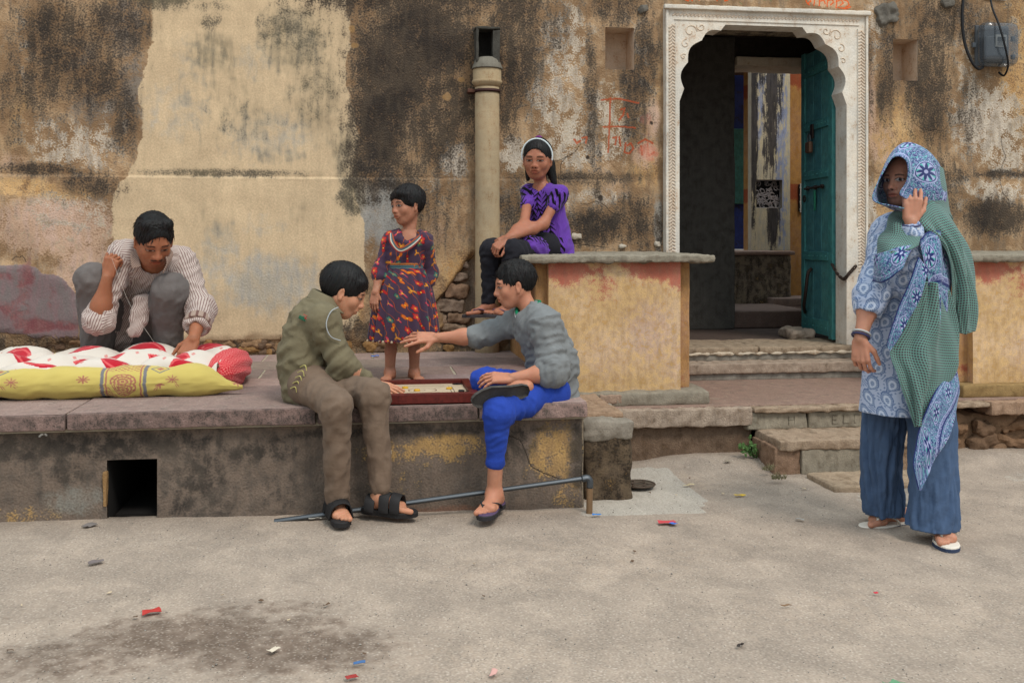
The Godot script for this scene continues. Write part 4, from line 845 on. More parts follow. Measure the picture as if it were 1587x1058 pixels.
func scrap(w: float, h: float, sd: int, lift := 0.006) -> Mb:
	var nz := noise(sd, 30.0, 2)
	var rows: Array = []
	for r in 4:
		var row: Array = []
		for c in 4:
			var x := (c / 3.0 - 0.5) * w
			var z := (r / 3.0 - 0.5) * h
			row.append(V(x + nz.get_noise_2d(x * 3, z) * w * 0.15, 0.004 + lift * (0.5 + nz.get_noise_2d(x + 3.0, z)), z + nz.get_noise_2d(x, z * 3 + 5.0) * h * 0.2))
		rows.append(row)
	return loft(rows, 8, 8, false, 0.0012)

func litter() -> void:
	var L := [
		[Vector3(-0.627, -0.005, 3.003), 0.055, 0.035, rgb(172, 52, 46), "crumpled red foil wrapper lying alone on the open street", "wrapper", 0.4],
		[Vector3(1.181, -0.005, 2.224), 0.075, 0.03, rgb(190, 72, 76), "pink and red sweet wrapper on the street below the cement patch", "wrapper", 0.0],
		[Vector3(1.201, -0.005, 2.246), 0.028, 0.022, rgb(70, 110, 190), "blue printed corner of the pink sweet wrapper", "wrapper", 0.2],
		[Vector3(0.924, -0.005, 2.092), 0.035, 0.016, rgb(46, 120, 196), "small bright blue wrapper beside the pipe riser", "wrapper", 0.3],
		[Vector3(1.635, -0.005, 1.836), 0.05, 0.018, rgb(206, 170, 62), "yellow wrapper on the sandy ground before the steps", "wrapper", 0.1],
		[Vector3(1.784, -0.005, 1.287), 0.04, 0.02, rgb(150, 140, 120), "dull silver wrapper against the landing wall", "wrapper", 0.5],
		[Vector3(1.468, -0.005, 1.632), 0.05, 0.012, rgb(196, 178, 140), "pale wood chip on the cement patch by the drain cover", "wood chip", 0.1],
		[Vector3(-0.021, -0.005, 3.432), 0.034, 0.008, rgb(62, 96, 140), "thin blue plastic strip on the damp stain", "strip", 0.1],
		[Vector3(-0.247, -0.005, 3.322), 0.03, 0.022, rgb(206, 192, 172), "white torn paper on the damp stain", "paper scrap", 0.8],
		[Vector3(-1.048, -0.005, 2.06), 0.05, 0.03, rgb(120, 112, 108), "grey crumpled rag scrap near the platform foot", "rag", 0.9],
		[Vector3(-0.907, -0.005, 2.519), 0.05, 0.026, rgb(110, 100, 98), "dark grey crumpled rag on the open street", "rag", 0.6],
		[Vector3(-0.203, -0.005, 2.041), 0.045, 0.02, rgb(190, 184, 172), "white paper crumb in front of the black sandals", "paper scrap", 0.1],
		[Vector3(2.286, -0.005, 1.446), 0.06, 0.018, rgb(190, 186, 180), "white plastic shred in the grass by the step", "shred", 0.2],
		[Vector3(1.315, -0.005, 3.704), 0.05, 0.03, rgb(96, 140, 104), "green and white wrapper at the lower picture edge", "wrapper", 0.4],
		[Vector3(0.32, -0.005, 3.529), 0.03, 0.016, rgb(196, 150, 140), "pale pink paper scrap near the damp stain", "paper scrap", 1.2],
		[Vector3(-0.038, -0.005, 3.514), 0.03, 0.016, rgb(150, 52, 48), "small red foil scrap at the lower picture edge", "wrapper", 0.4],
		[Vector3(1.608, -0.005, 3.076), 0.012, 0.01, rgb(196, 40, 60), "tiny red petal on the open street before the veiled person", "petal", 0.0],
		[Vector3(1.021, -0.005, 3.424), 0.035, 0.008, rgb(52, 44, 40), "dark twig lying alone on the open street", "twig", 0.8],
		[Vector3(1.271, -0.005, 3.153), 0.035, 0.005, rgb(120, 92, 66), "thin brown twig on the street before the veiled person", "twig", 0.1],
		[Vector3(1.736, -0.005, 2.23), 0.03, 0.016, rgb(150, 146, 140), "grey folded packet on the street near the steps", "packet", -0.6]]
	for k in L.size():
		var a: Array = L[k]
		var g: Vector3 = a[0]
		g.y = ground_y(g.x, g.z) + 0.004
		tag(obj((a[5] as String).replace(" ", "_"), scrap(a[1], a[2], 400 + k).mesh(), mat(a[3], 0.55), self, g, V(0, a[6], 0)), a[4], a[5], "litter on the street")
	tag(obj("plastic_scrap", scrap(0.05, 0.02, 477).mesh(), mat(rgb(34, 100, 190), 0.4), self, Vector3(0.046, 0.438, 0.257)), "bright blue plastic scrap on the platform behind the small child", "plastic scrap")
	var rg := RandomNumberGenerator.new()
	rg.seed = 31
	for k in 22:
		var w := rg.randf_range(0.007, 0.018)
		var x := rg.randf_range(-1.3, 2.4)
		var z := rg.randf_range(2.15, 3.5)
		if k > 15:
			x = rg.randf_range(1.0, 2.2)
			z = rg.randf_range(1.3, 2.1)
		var dark := rg.randf() < 0.5
		tag(obj("leaf_scrap", scrap(w, w * 0.6, 500 + k).mesh(), mat(rgb(96, 74, 56) if dark else rgb(188, 168, 140), 0.8), self, V(x, ground_y(x, z) + 0.002, z), V(0, rg.randf() * 6.0, 0)), "tiny brown leaf scrap on the dusty street" if dark else "tiny pale leaf scrap on the dusty street", "leaf scrap", "dark leaf scraps" if dark else "pale leaf scraps")
	# gravel
	var gm := MultiMesh.new()
	gm.transform_format = MultiMesh.TRANSFORM_3D
	gm.use_colors = true
	gm.mesh = rough_box(V(1, 0.6, 0.8), 0.5, 0.28, 0.25, noise(7, 1.4, 2)).mesh()
	gm.instance_count = 9000
	for k in 9000:
		var x := rg.randf_range(-1.9, 3.8)
		var z := 3.75 - pow(rg.randf(), 1.3) * 1.85
		if x > 0.95 and rg.randf() < 0.3:
			z = rg.randf_range(1.2, 2.2)
		if z < 2.02 and x < 0.95:
			z = 2.02 + rg.randf() * 0.1
		var s := rg.randf_range(0.0012, 0.0032) * (1.0 if rg.randf() < 0.95 else 2.0)
		var bs := Basis(V(0, 1, 0), rg.randf() * TAU).scaled(V(s, s, s))
		gm.set_instance_transform(k, Transform3D(bs, V(x, ground_y(x, z) + s * 0.1 + 0.001, z)))
		var t := rg.randf_range(0.12, 0.34)
		gm.set_instance_color(k, Color(t * 1.06, t * 0.95, t * 0.82))
	var gi := MultiMeshInstance3D.new()
	gi.name = "gravel"
	gi.multimesh = gm
	var gmat := mat(Color.WHITE, 0.9)
	gmat.vertex_color_use_as_albedo = true
	gi.material_override = gmat
	add_child(gi)
	gi.set_meta("kind", "stuff")
	gi.set_meta("label", "fine gravel and grit strewn over the street")
	gi.set_meta("category", "gravel")
	# drain cover in the cement patch
	var dc := thing("drain_cover", "round iron drain cover sunk in the cement patch", "drain cover", Vector3(1.229, -0.008, 1.634))
	obj("cover", disc(0.075, 0.004, 0.001, 30).mesh(), tinted(M.cement, rgb(150, 140, 130)), dc, Vector3.ZERO, V(-PI / 2, 0, 0))
	for r in [0.074, 0.03]:
		var ring: Array = []
		for a in 25:
			ring.append(V(cos(TAU * a / 24) * r, 0.005, sin(TAU * a / 24) * r))
		strap(dc, tinted(M.iron, rgb(90, 76, 66)), ring, 0.004, 0.7, "ring")
	for a in 6:
		strap(dc, tinted(M.iron, rgb(90, 76, 66)), [V(cos(a * TAU / 6) * 0.03, 0.005, sin(a * TAU / 6) * 0.03), V(cos(a * TAU / 6 + 0.3) * 0.05, 0.006, sin(a * TAU / 6 + 0.3) * 0.05), V(cos(a * TAU / 6) * 0.072, 0.005, sin(a * TAU / 6) * 0.072)], 0.003, 0.7, "rib")

func tuft(called: String, label: String, spots: Array, n: int, hgt: float, c: Color, sd: int) -> void:
	var rg := RandomNumberGenerator.new()
	rg.seed = sd
	var b := Mb.new()
	for s in spots:
		for k in n:
			var r := sqrt(rg.randf())
			var a := rg.randf() * TAU
			var p: Vector3 = s[0] + V(cos(a) * r * s[1], 0, sin(a) * r * s[1] * 0.4)
			var h := hgt * rg.randf_range(0.4, 1.1)
			var l := V(rg.randf_range(-1, 1), 0, rg.randf_range(-1, 1)) * h * 0.7
			b.join(tube(PackedVector3Array([p, p + V(0, h * 0.6, 0) + l * 0.3, p + V(0, h, 0) + l]), PackedFloat32Array([0.0022, 0.0018, 0.0004]), 3, false))
	var m := mat(c, 0.8)
	m.backlight_enabled = true
	m.backlight = c.darkened(0.3)
	tag(obj(called, b.mesh(), m, self), label, "grass")

func plants() -> void:
	tuft("grass_tuft", "dry green grass tuft growing along the foot of the step", [[Vector3(2.331, 0, 1.3), 0.07], [Vector3(2.45, 0, 1.256), 0.06], [Vector3(2.201, 0, 1.37), 0.05]], 130, 0.05, rgb(122, 124, 80), 1)
	tuft("grass_tuft", "low brown weeds at the broken corner of the ground slab", [[Vector3(1.914, -0.01, 1.613), 0.04], [Vector3(1.917, 0, 1.471), 0.03], [Vector3(2.072, 0, 1.38), 0.03]], 40, 0.03, rgb(126, 118, 88), 2)
	var w := thing("weed", "small green leafy weed growing at the corner of the step", "weed", V(0, 0, 0))
	var rg := RandomNumberGenerator.new()
	rg.seed = 17
	var base := Vector3(1.96, -0.006, 1.22)
	var lm := mat(rgb(78, 108, 58), 0.7)
	lm.backlight_enabled = true
	lm.backlight = rgb(60, 90, 40)
	for k in 9:
		var tip := Vector3(1.91, 0.092, 1.24) + V(rg.randf_range(-0.06, 0.05), rg.randf_range(-0.06, 0.03), rg.randf_range(-0.02, 0.05))
		strap(w, lm, [base, base.lerp(tip, 0.6) + V(0.01, 0.0, 0.01), tip], 0.0018, 1.0, "stem")
		for l in 4:
			var c := base.lerp(tip, 0.55 + l * 0.15) + V(rg.randf_range(-0.012, 0.012), rg.randf_range(-0.01, 0.01), rg.randf_range(0.0, 0.015))
			obj("leaf", rough_box(V(0.016, 0.013, 0.0025), 0.006, 0.0012, 0.003, noise(k * 7 + l, 60.0, 1)).mesh(), lm, w, c, V(rg.randf_range(-0.8, 0.3), rg.randf_range(-0.8, 0.8), rg.randf() * 3.0))
# ---------------------------------------------------------------- the six people
func cloth_mat(c: Color, tex: Texture2D = null, sc := Vector3.ONE, off := Vector3.ZERO, rough := 0.92) -> StandardMaterial3D:
	var m := mat(c, rough, tex)
	m.uv1_scale = sc
	m.uv1_offset = off
	m.metallic_specular = 0.2
	m.rim_enabled = true
	m.rim = 0.25
	m.rim_tint = 0.6
	if tex == null and T.has("crease"):
		m.albedo_texture = T.mottle
		m.heightmap_enabled = true
		m.heightmap_texture = T.crease
		m.heightmap_scale = 0.32
		m.uv1_triplanar = true
		m.uv1_scale = Vector3.ONE * 1.5
		m.albedo_color = c.lightened(0.05)
	return m

func fabric_prints() -> void:
	var cn := noise(71, 0.016, 4)
	cn.fractal_type = FastNoiseLite.FRACTAL_RIDGED
	cn.domain_warp_enabled = true
	cn.domain_warp_amplitude = 30.0
	cn.domain_warp_frequency = 0.02
	T.crease = ImageTexture.create_from_image(cn.get_seamless_image(320, 320, false, false, 0.15))
	var mo := noise(72, 0.03, 5)
	var mi := mo.get_seamless_image(320, 320, false, false, 0.15)
	mi.convert(Image.FORMAT_L8)
	var md := mi.get_data()
	for k in md.size():
		md[k] = 222 + md[k] / 8
	T.mottle = ImageTexture.create_from_image(Image.create_from_data(320, 320, false, Image.FORMAT_L8, md))
	T.stripe = printed(64, 64, func(u: float, v: float) -> Color:
		var k := fposmod(u * 2.0, 1.0)
		var w := 0.5 + 0.5 * sin(v * TAU * 7.0 + u * 40.0)
		return rgb(128, 102, 98) if k < 0.34 else rgb(192, 178, 168).lerp(rgb(180, 166, 158), w))
	var rg := RandomNumberGenerator.new()
	rg.seed = 21
	var fl: Array = []
	for k in 15:
		fl.append([Vector2(fposmod((k % 4) * 0.25 + rg.randf() * 0.16, 1.0), fposmod((k / 4) * 0.25 + rg.randf() * 0.16, 1.0)), rg.randf_range(0.075, 0.12), [Color(0.62, 0.10, 0.14), Color(0.72, 0.34, 0.10), Color(0.66, 0.18, 0.30), Color(0.10, 0.38, 0.36), Color(0.58, 0.09, 0.12), Color(0.66, 0.42, 0.12)][k % 6], rg.randf() * TAU, k % 3])
	T.floral = printed(320, 320, func(u: float, v: float) -> Color:
		var c := Color(0.27, 0.20, 0.27)
		var stem := absf(fposmod(u + 0.08 * sin(v * TAU) + 0.04 * sin(v * TAU * 3.0), 0.333) - 0.16)
		if stem < 0.007:
			c = Color(0.62, 0.28, 0.10)
		for f in fl:
			var d := Vector2(u, v) - (f[0] as Vector2)
			d.x -= roundf(d.x)
			d.y -= roundf(d.y)
			var r := d.length()
			var R: float = f[1]
			if r > R * 1.25:
				continue
			var a := d.angle() + float(f[3])
			var pet := 0.0
			if f[4] == 0:
				pet = 0.55 + 0.45 * absf(cos(a * 2.5))
			elif f[4] == 1:
				pet = 1.15 * absf(cos(a)) * absf(cos(a))
			else:
				pet = 0.5 + 0.5 * cos(a * 3.0)
			if r < R * pet:
				c = (f[2] as Color).lerp(Color(0.9, 0.55, 0.35), 0.55 * (1.0 - r / R) if f[4] != 1 else 0.25 * r / R)
				if r > R * pet * 0.86:
					c = c.darkened(0.35)
			if r < R * 0.18:
				c = Color(0.88, 0.62, 0.16)
		return c)
	T.paisley = printed(320, 320, func(u: float, v: float) -> Color:
		var best := 9.0
		var id := 0.0
		var side := 0.0
		for gy in 4:
			for gx in 3:
				var s := sin(gx * 12.7 + gy * 7.3)
				var ce := Vector2((gx + 0.5 + 0.5 * (gy % 2) + s * 0.12) / 3.0, (gy + 0.5) / 4.0)
				var d := Vector2(u, v) - ce
				d.x -= roundf(d.x)
				d.y -= roundf(d.y)
				d = d.rotated(s * 0.7)
				if s > 0.0:
					d.x = -d.x
				# a drop with a curled tip
				d.x += 0.9 * maxf(0.0, d.y) * maxf(0.0, d.y) * 4.0
				var w := 0.09 * clampf(1.0 - (d.y + 0.03) * 5.0, 0.18, 1.0)
				var q := Vector2(d.x / maxf(w, 0.02), (d.y + 0.03) / 0.125).length()
				if q < best:
					best = q
					side = d.y
		var e := 0.5 + 0.5 * sin(best * 9.0)
		var ground := rgb(172, 182, 204)
		var ink := rgb(72, 96, 136)
		if best < 1.0:
			return rgb(196, 204, 220).lerp(ink, (e * 0.85) * (0.7 + 0.3 * sin(side * 200.0)))
		var leaf := 0.5 + 0.5 * sin(u * TAU * 9.0 + 2.5 * sin(v * TAU * 5.0)) * sin(v * TAU * 10.0 + 2.0 * sin(u * TAU * 4.0))
		return ground.lerp(ink, 0.75 if absf(best - 1.12) < 0.09 else 0.55 * sst(0.62, 0.85, leaf)))
	var gridc := func(u: float, v: float) -> Color:
		var x := fposmod(u * 26.0, 1.0)
		var y := fposmod(v * 26.0, 1.0)
		var c := rgb(88, 80, 82)
		if y < 0.34:
			c = rgb(96, 150, 138)
		elif x < 0.22:
			c = rgb(104, 142, 134)
		elif absf(x - 0.6) < 0.12:
			c = rgb(58, 48, 54)
		return c
	var nz := noise(41, 1.0, 2)
	var bord := func(u: float, v: float) -> Color:   # u along, v across 0..1
		var navy := rgb(40, 50, 100)
		var pale := rgb(158, 164, 198)
		var sea := rgb(80, 172, 160)
		var per := 0.25
		var q := Vector2((fposmod(u, per) / per - 0.5) * 1.0, (v - 0.45) * 1.0)
		var r := q.length()
		if v < 0.03 or v > 0.97:
			return navy
		if r < 0.26:
			var a := q.angle()
			var star := 0.15 + 0.06 * cos(a * 8.0)
			if r < 0.045:
				return pale
			if r < 0.065:
				return navy
			if r < star:
				return navy
			if r < 0.215:
				return pale if sin(a * 8.0) > -0.6 else sea
			return navy if r < 0.235 else pale
		var s := nz.get_noise_2d(u * 56.0 + 0.7 * sin(v * 40.0), v * 14.0 + 0.8 * sin(u * 160.0))
		if absf(v - 0.86) < 0.012 or absf(v - 0.12) < 0.010:
			return pale
		return navy if absf(s) < 0.24 else (pale if s > 0.0 or v > 0.86 else sea.lerp(pale, 0.35))
	T.grid = printed(416, 416, gridc)
	T.border = printed(512, 256, bord)
	# a scarf end: grid above, border along one edge
	T.scarf = printed(512, 512, func(u: float, v: float) -> Color:
		if v > 0.62:
			return (bord as Callable).call(u * 0.9, (v - 0.62) / 0.38)
		if v > 0.56:
			return rgb(58, 150, 148) if fposmod(u * 30.0, 1.0) < 0.6 else rgb(40, 70, 120)
		return (gridc as Callable).call(u, v))
	T.frond = printed(320, 320, func(u: float, v: float) -> Color:
		var base := Color(0.40, 0.24, 0.62)
		var x := (u - 0.5) * 0.6
		var y := v * 0.6
		var ink := false
		for k in 3:
			var cx: float = [-0.055, 0.0, 0.055][k] + 0.012 * sin(y * 30.0 + k * 2.0)
			var dx := x - cx
			var ph := fposmod(y * 34.0 + absf(dx) * 26.0 + k * 0.4, 1.0)
			if absf(dx) < 0.032 and ph < 0.46 * (1.0 - absf(dx) / 0.036) + 0.1:
				ink = true
			if absf(dx) < 0.003:
				ink = true
		if y < 0.09:
			var ph2 := fposmod(x * 30.0 + y * 20.0, 1.0)
			ink = ink or (ph2 < 0.45 and absf(x) < 0.13)
		return Color(0.02, 0.015, 0.03) if ink else base * (0.94 + 0.06 * sin(u * 400.0)))

func chart(p: Prim, cx: Vector3, fold := 0.0, fu := 8.0, fv := 14.0, col := Color.WHITE) -> Prim:
	p.cx = cx
	p.fold = fold
	p.fu = fu
	p.fv = fv
	p.col = col
	return p

# torso, arms and legs under the clothes
func body_job(j: Dictionary, k: float, skin: Color) -> Mb:
	var f := Field.new()
	f.kk = 0.04 * k
	var fw: Vector3 = j.fwd
	var lg: float = j.get("leg", 1.0)
	f.cap(j.pel, j.mid, 0.105 * k, 0.09 * k, fw, 0.65)
	f.cap(j.mid, j.che, 0.10 * k, 0.12 * k, fw, 0.62)
	f.cap(j.sl, j.sr, 0.045 * k, 0.045 * k)
	f.cap(j.che, j.nek, 0.07 * k, 0.050 * k)
	for s in [["sl", "el", "wl"], ["sr", "er", "wr"]]:
		f.cap(j[s[0]], j[s[1]], 0.038 * k, 0.035 * k)
		f.cap(j[s[1]], (j[s[1]] as Vector3).lerp(j[s[2]], 0.35), 0.037 * k, 0.038 * k)
		f.cap((j[s[1]] as Vector3).lerp(j[s[2]], 0.35), j[s[2]], 0.038 * k, 0.0255 * k)
	for s in [["hl", "kl", "al"], ["hr", "kr", "ar"]]:
		f.cap(j[s[0]], j[s[1]], 0.052 * k, 0.034 * k * lg)
		var cv: Vector3 = (j[s[1]] as Vector3).lerp(j[s[2]], 0.3)
		f.cap(j[s[1]], cv, 0.033 * k * lg, 0.035 * k * lg).k = 0.012
		f.cap(cv, j[s[2]], 0.035 * k * lg, 0.030 * k * lg).k = 0.012
	return field_skin(f, 0.0095, skin)

func head_at(x: Transform3D, h: float, nek: Vector3, k: Dictionary) -> Dictionary:
	k.neck = x.affine_inverse() * nek / h
	return k

func person(label: String, at: Vector3) -> Node3D:
	var p := thing("person", label, "person", at)
	return p

func build_people() -> void:
	fabric_prints()
	M.skin = skin_mat()
	M.hair = mat(Color.WHITE, 0.55)
	M.hair.vertex_color_use_as_albedo = true
	M.hair.metallic_specular = 0.3
	man()
	khaki_boy()
	small_girl()
	grey_boy()
	bench_girl()
	woman()
	run_todo()

# everything inside a person is given in world places; the person's node stands at the origin of its feet
func local_to(p: Node3D) -> Node3D:
	var g := p
	return g

func man() -> void:
	var p := person("person in a striped shirt and grey trousers squatting behind the quilt, sewing", Vector3.ZERO)
	var k := 1.02
	var j := {"pel": Vector3(-1.203, 0.682, 0.66), "mid": Vector3(-1.131, 0.813, 0.74), "che": Vector3(-1.054, 0.962, 0.9), "nek": Vector3(-1.027, 1.034, 1), "sl": Vector3(-0.912, 1.007, 0.9), "sr": Vector3(-1.17, 1.04, 0.98),
		"el": Vector3(-0.802, 0.775, 1.02), "wl": Vector3(-0.803, 0.65, 1.22), "er": Vector3(-1.273, 0.727, 1.06), "wr": Vector3(-1.219, 0.932, 1.1),
		"hl": Vector3(-1.108, 0.644, 0.7), "hr": Vector3(-1.278, 0.658, 0.68), "kl": Vector3(-0.941, 0.866, 1.04), "kr": Vector3(-1.312, 0.916, 1), "al": Vector3(-0.981, 0.55, 0.86), "ar": Vector3(-1.332, 0.553, 0.84), "fwd": V(0.28, 0.25, 0.93)}
	var skin := lin(153, 98, 71)
	var hx := aim(Vector3(-1.007, 1.109, 1.1), V(0.40, -0.62, 0.85), V(0.05, 1, 0.2))
	var H := 0.245
	var jobs: Array = [func() -> Mb: return body_job(j, k, skin),
		func() -> Mb: return head_job(hx, H, head_at(hx, H, j.nek, {"skin": skin, "lid": 0.75, "nr": 0.215, "jaw": 0.02, "moustache": true})),
		func() -> Mb: return field_skin(hand_field(j.wl, V(-0.32, -0.75, 0.35), V(0.1, 0.45, 0.95), 0.18, -1.0, [0.5, 0.5, 0.5, 0.5], 0.3, 0.05, j.el, 0.028), 0.0032, skin),
		func() -> Mb: return field_skin(hand_field(j.wr, V(0.25, 0.9, 0.05), V(-0.35, 0.1, 0.95), 0.18, 1.0, [1.0, 1.15, 1.2, 1.2], 0.25, 0.03, j.er, 0.028), 0.0032, skin)]
	for s in [["al", "kl", -1.0, 0.1], ["ar", "kr", 1.0, -0.25]]:
		jobs.append(func() -> Mb: return field_skin(foot_field(j[s[0]] + V(0, -0.01, 0), V(s[3], 0, 1), Vector3.UP, 0.23, s[2], j[s[1]], 0.035), 0.005, skin))
	todo(p, "body", M.skin, jobs)
	todo(p, "hair", M.hair, [func() -> Mb: return hair_job(hx, H, {"cuts": [[V(0.03, -0.11, 0.44), V(0.30, 0.41, 0.34)], [V(0.37, -0.36, 0.10), V(0.2, 0.3, 0.2)], [V(-0.37, -0.36, 0.10), V(0.2, 0.3, 0.2)], [V(0.40, -0.06, -0.02), V(0.11, 0.15, 0.11)], [V(-0.40, -0.06, -0.02), V(0.11, 0.15, 0.11)]], "nape": [V(0, -1, 0.2), V(0, -0.28, -0.3)], "seed": 5, "more": [[V(-0.2, 0.40, 0.10), V(0.2, 0.42, 0.10), 0.11, 0.11]], "crown": V(0.12, 0.48, -0.1), "wisps": 50})])
	var shirt := func() -> Mb:
		var f := Field.new()
		f.kk = 0.05
		var fw: Vector3 = j.fwd
		chart(f.cap(j.pel + V(0, -0.01, 0.06), j.mid, 0.150, 0.145, fw, 0.75), fw, 0.012, 14.0, 7.0)
		chart(f.cap(j.mid, j.che, 0.150, 0.158, fw, 0.66), fw, 0.009, 12.0, 6.0)
		chart(f.cap(j.sr + V(0.02, 0, 0), j.sl - V(0.02, 0, 0), 0.064, 0.064), V(0, 0.2, 1), 0.004)
		chart(f.cap(j.sl, j.el, 0.066, 0.060), V(0, 0, 1), 0.010, 8.0, 12.0)
		chart(f.cap(j.el, (j.el as Vector3).lerp(j.wl, 0.5), 0.060, 0.062), V(0, 0, 1), 0.010, 8.0, 16.0)
		chart(f.cap(j.sr, j.er, 0.062, 0.056), V(0, 0, 1), 0.012, 8.0, 12.0)
		chart(f.cap(j.er + V(-0.012, -0.014, 0), j.er + V(0.03, -0.0, 0.0), 0.050, 0.048), V(0, 0, 1), 0.010, 9.0, 9.0)
		# shirt tail hanging between the knees
		chart(f.cap(Vector3(-1.076, 0.802, 1), Vector3(-1.113, 0.672, 1.02), 0.05, 0.035, fw, 0.5), fw, 0.008)
		# open neck
		var o := f.cap(j.nek + V(0.02, 0.03, 0.08), Vector3(-1.022, 0.872, 1.17), 0.062, 0.02)
		o.op = 1
		o.k = 0.012
		var nk := f.cap(j.nek + V(0, -0.02, 0), j.nek + V(0.0, 0.14, 0.06), 0.068, 0.08)
		nk.op = 1
		nk.k = 0.01
		f.prims.append(_cut(j.wl - j.el, (j.el as Vector3).lerp(j.wl, 0.6)))
		return cloth(f, 0.008, 3)
	todo(p, "shirt", cloth_mat(Color.WHITE, T.stripe, V(46.0, 8.0, 1.0)), [shirt])
	todo(p, "collar", cloth_mat(rgb(206, 192, 182), T.stripe, V(46, 8, 1)), [func() -> Mb:
		var b := loft([[Vector3(-1.128, 1.069, 1.02), Vector3(-1.118, 1.029, 1.09), Vector3(-1.104, 0.974, 1.115)], [Vector3(-1.11, 1.087, 0.98), Vector3(-1.087, 1.044, 1.06), Vector3(-1.062, 0.984, 1.12)]], 6, 6, false, 0.004)
		b.join(loft([[Vector3(-0.948, 1.029, 1.13), Vector3(-0.94, 0.999, 1.14), Vector3(-0.956, 0.96, 1.15)], [Vector3(-0.951, 1.069, 1.02), Vector3(-0.924, 1.035, 1.07), Vector3(-0.956, 0.95, 1.15)]], 6, 6, false, 0.004))
		return b])
	for s in [["el", "wl", 0.56, 0.068], ["er", "er", 0.0, 0.0]]:
		if s[3] > 0.0:
			var a: Vector3 = j[s[0]]
			var d: Vector3 = (j[s[1]] - a)
			var c0 := a + d * float(s[2])
			todo(p, "cuff", cloth_mat(rgb(214, 202, 194), T.stripe, V(6, 30, 1)), [func() -> Mb: return tube(smooth_path([c0 - d * 0.16, c0, c0 + d * 0.05], 4), PackedFloat32Array([0.060, 0.066, 0.068, 0.069, 0.069, 0.068, 0.067, 0.066, 0.064]), 16)])
	todo(p, "trousers", cloth_mat(rgb(104, 97, 94)), [func() -> Mb:
		var f := Field.new()
		f.kk = 0.05
		f.cap(j.hl, j.hr, 0.125, 0.125)
		chart(f.cap(j.hl, j.kl, 0.105, 0.074), V(0, 0, 1), 0.007, 4.0, 8.0)
		chart(f.cap(j.hr, j.kr, 0.105, 0.074), V(0, 0, 1), 0.007, 4.0, 8.0)
		chart(f.cap(j.kl, j.al, 0.074, 0.070), V(0, 0, 1), 0.008, 9.0, 3.0)
		chart(f.cap(j.kr, j.ar, 0.074, 0.072), V(0, 0, 1), 0.008, 9.0, 3.0)
		return cloth(f, 0.009, 5)])
	# needle and thread
	obj("thread", tube(smooth_path([j.wr + V(0.03, 0.09, 0.04), Vector3(-1.085, 0.817, 1.25), Vector3(-0.966, 0.642, 1.3)], 6), PackedFloat32Array([0.0005]), 4).mesh(), mat(rgb(190, 178, 166)), p)

func _cut(n: Vector3, at: Vector3) -> Prim:   # takes away a ball of cloth past the cuff
	var p := Prim.new()
	p.t = 0
	p.a = at + n.normalized() * 0.07
	p.ba = Vector3(0, 0.0001, 0)
	p.ibb = 1.0 / p.ba.length_squared()
	p.ra = 0.07
	p.op = 1
	p.k = 0.004
	return p

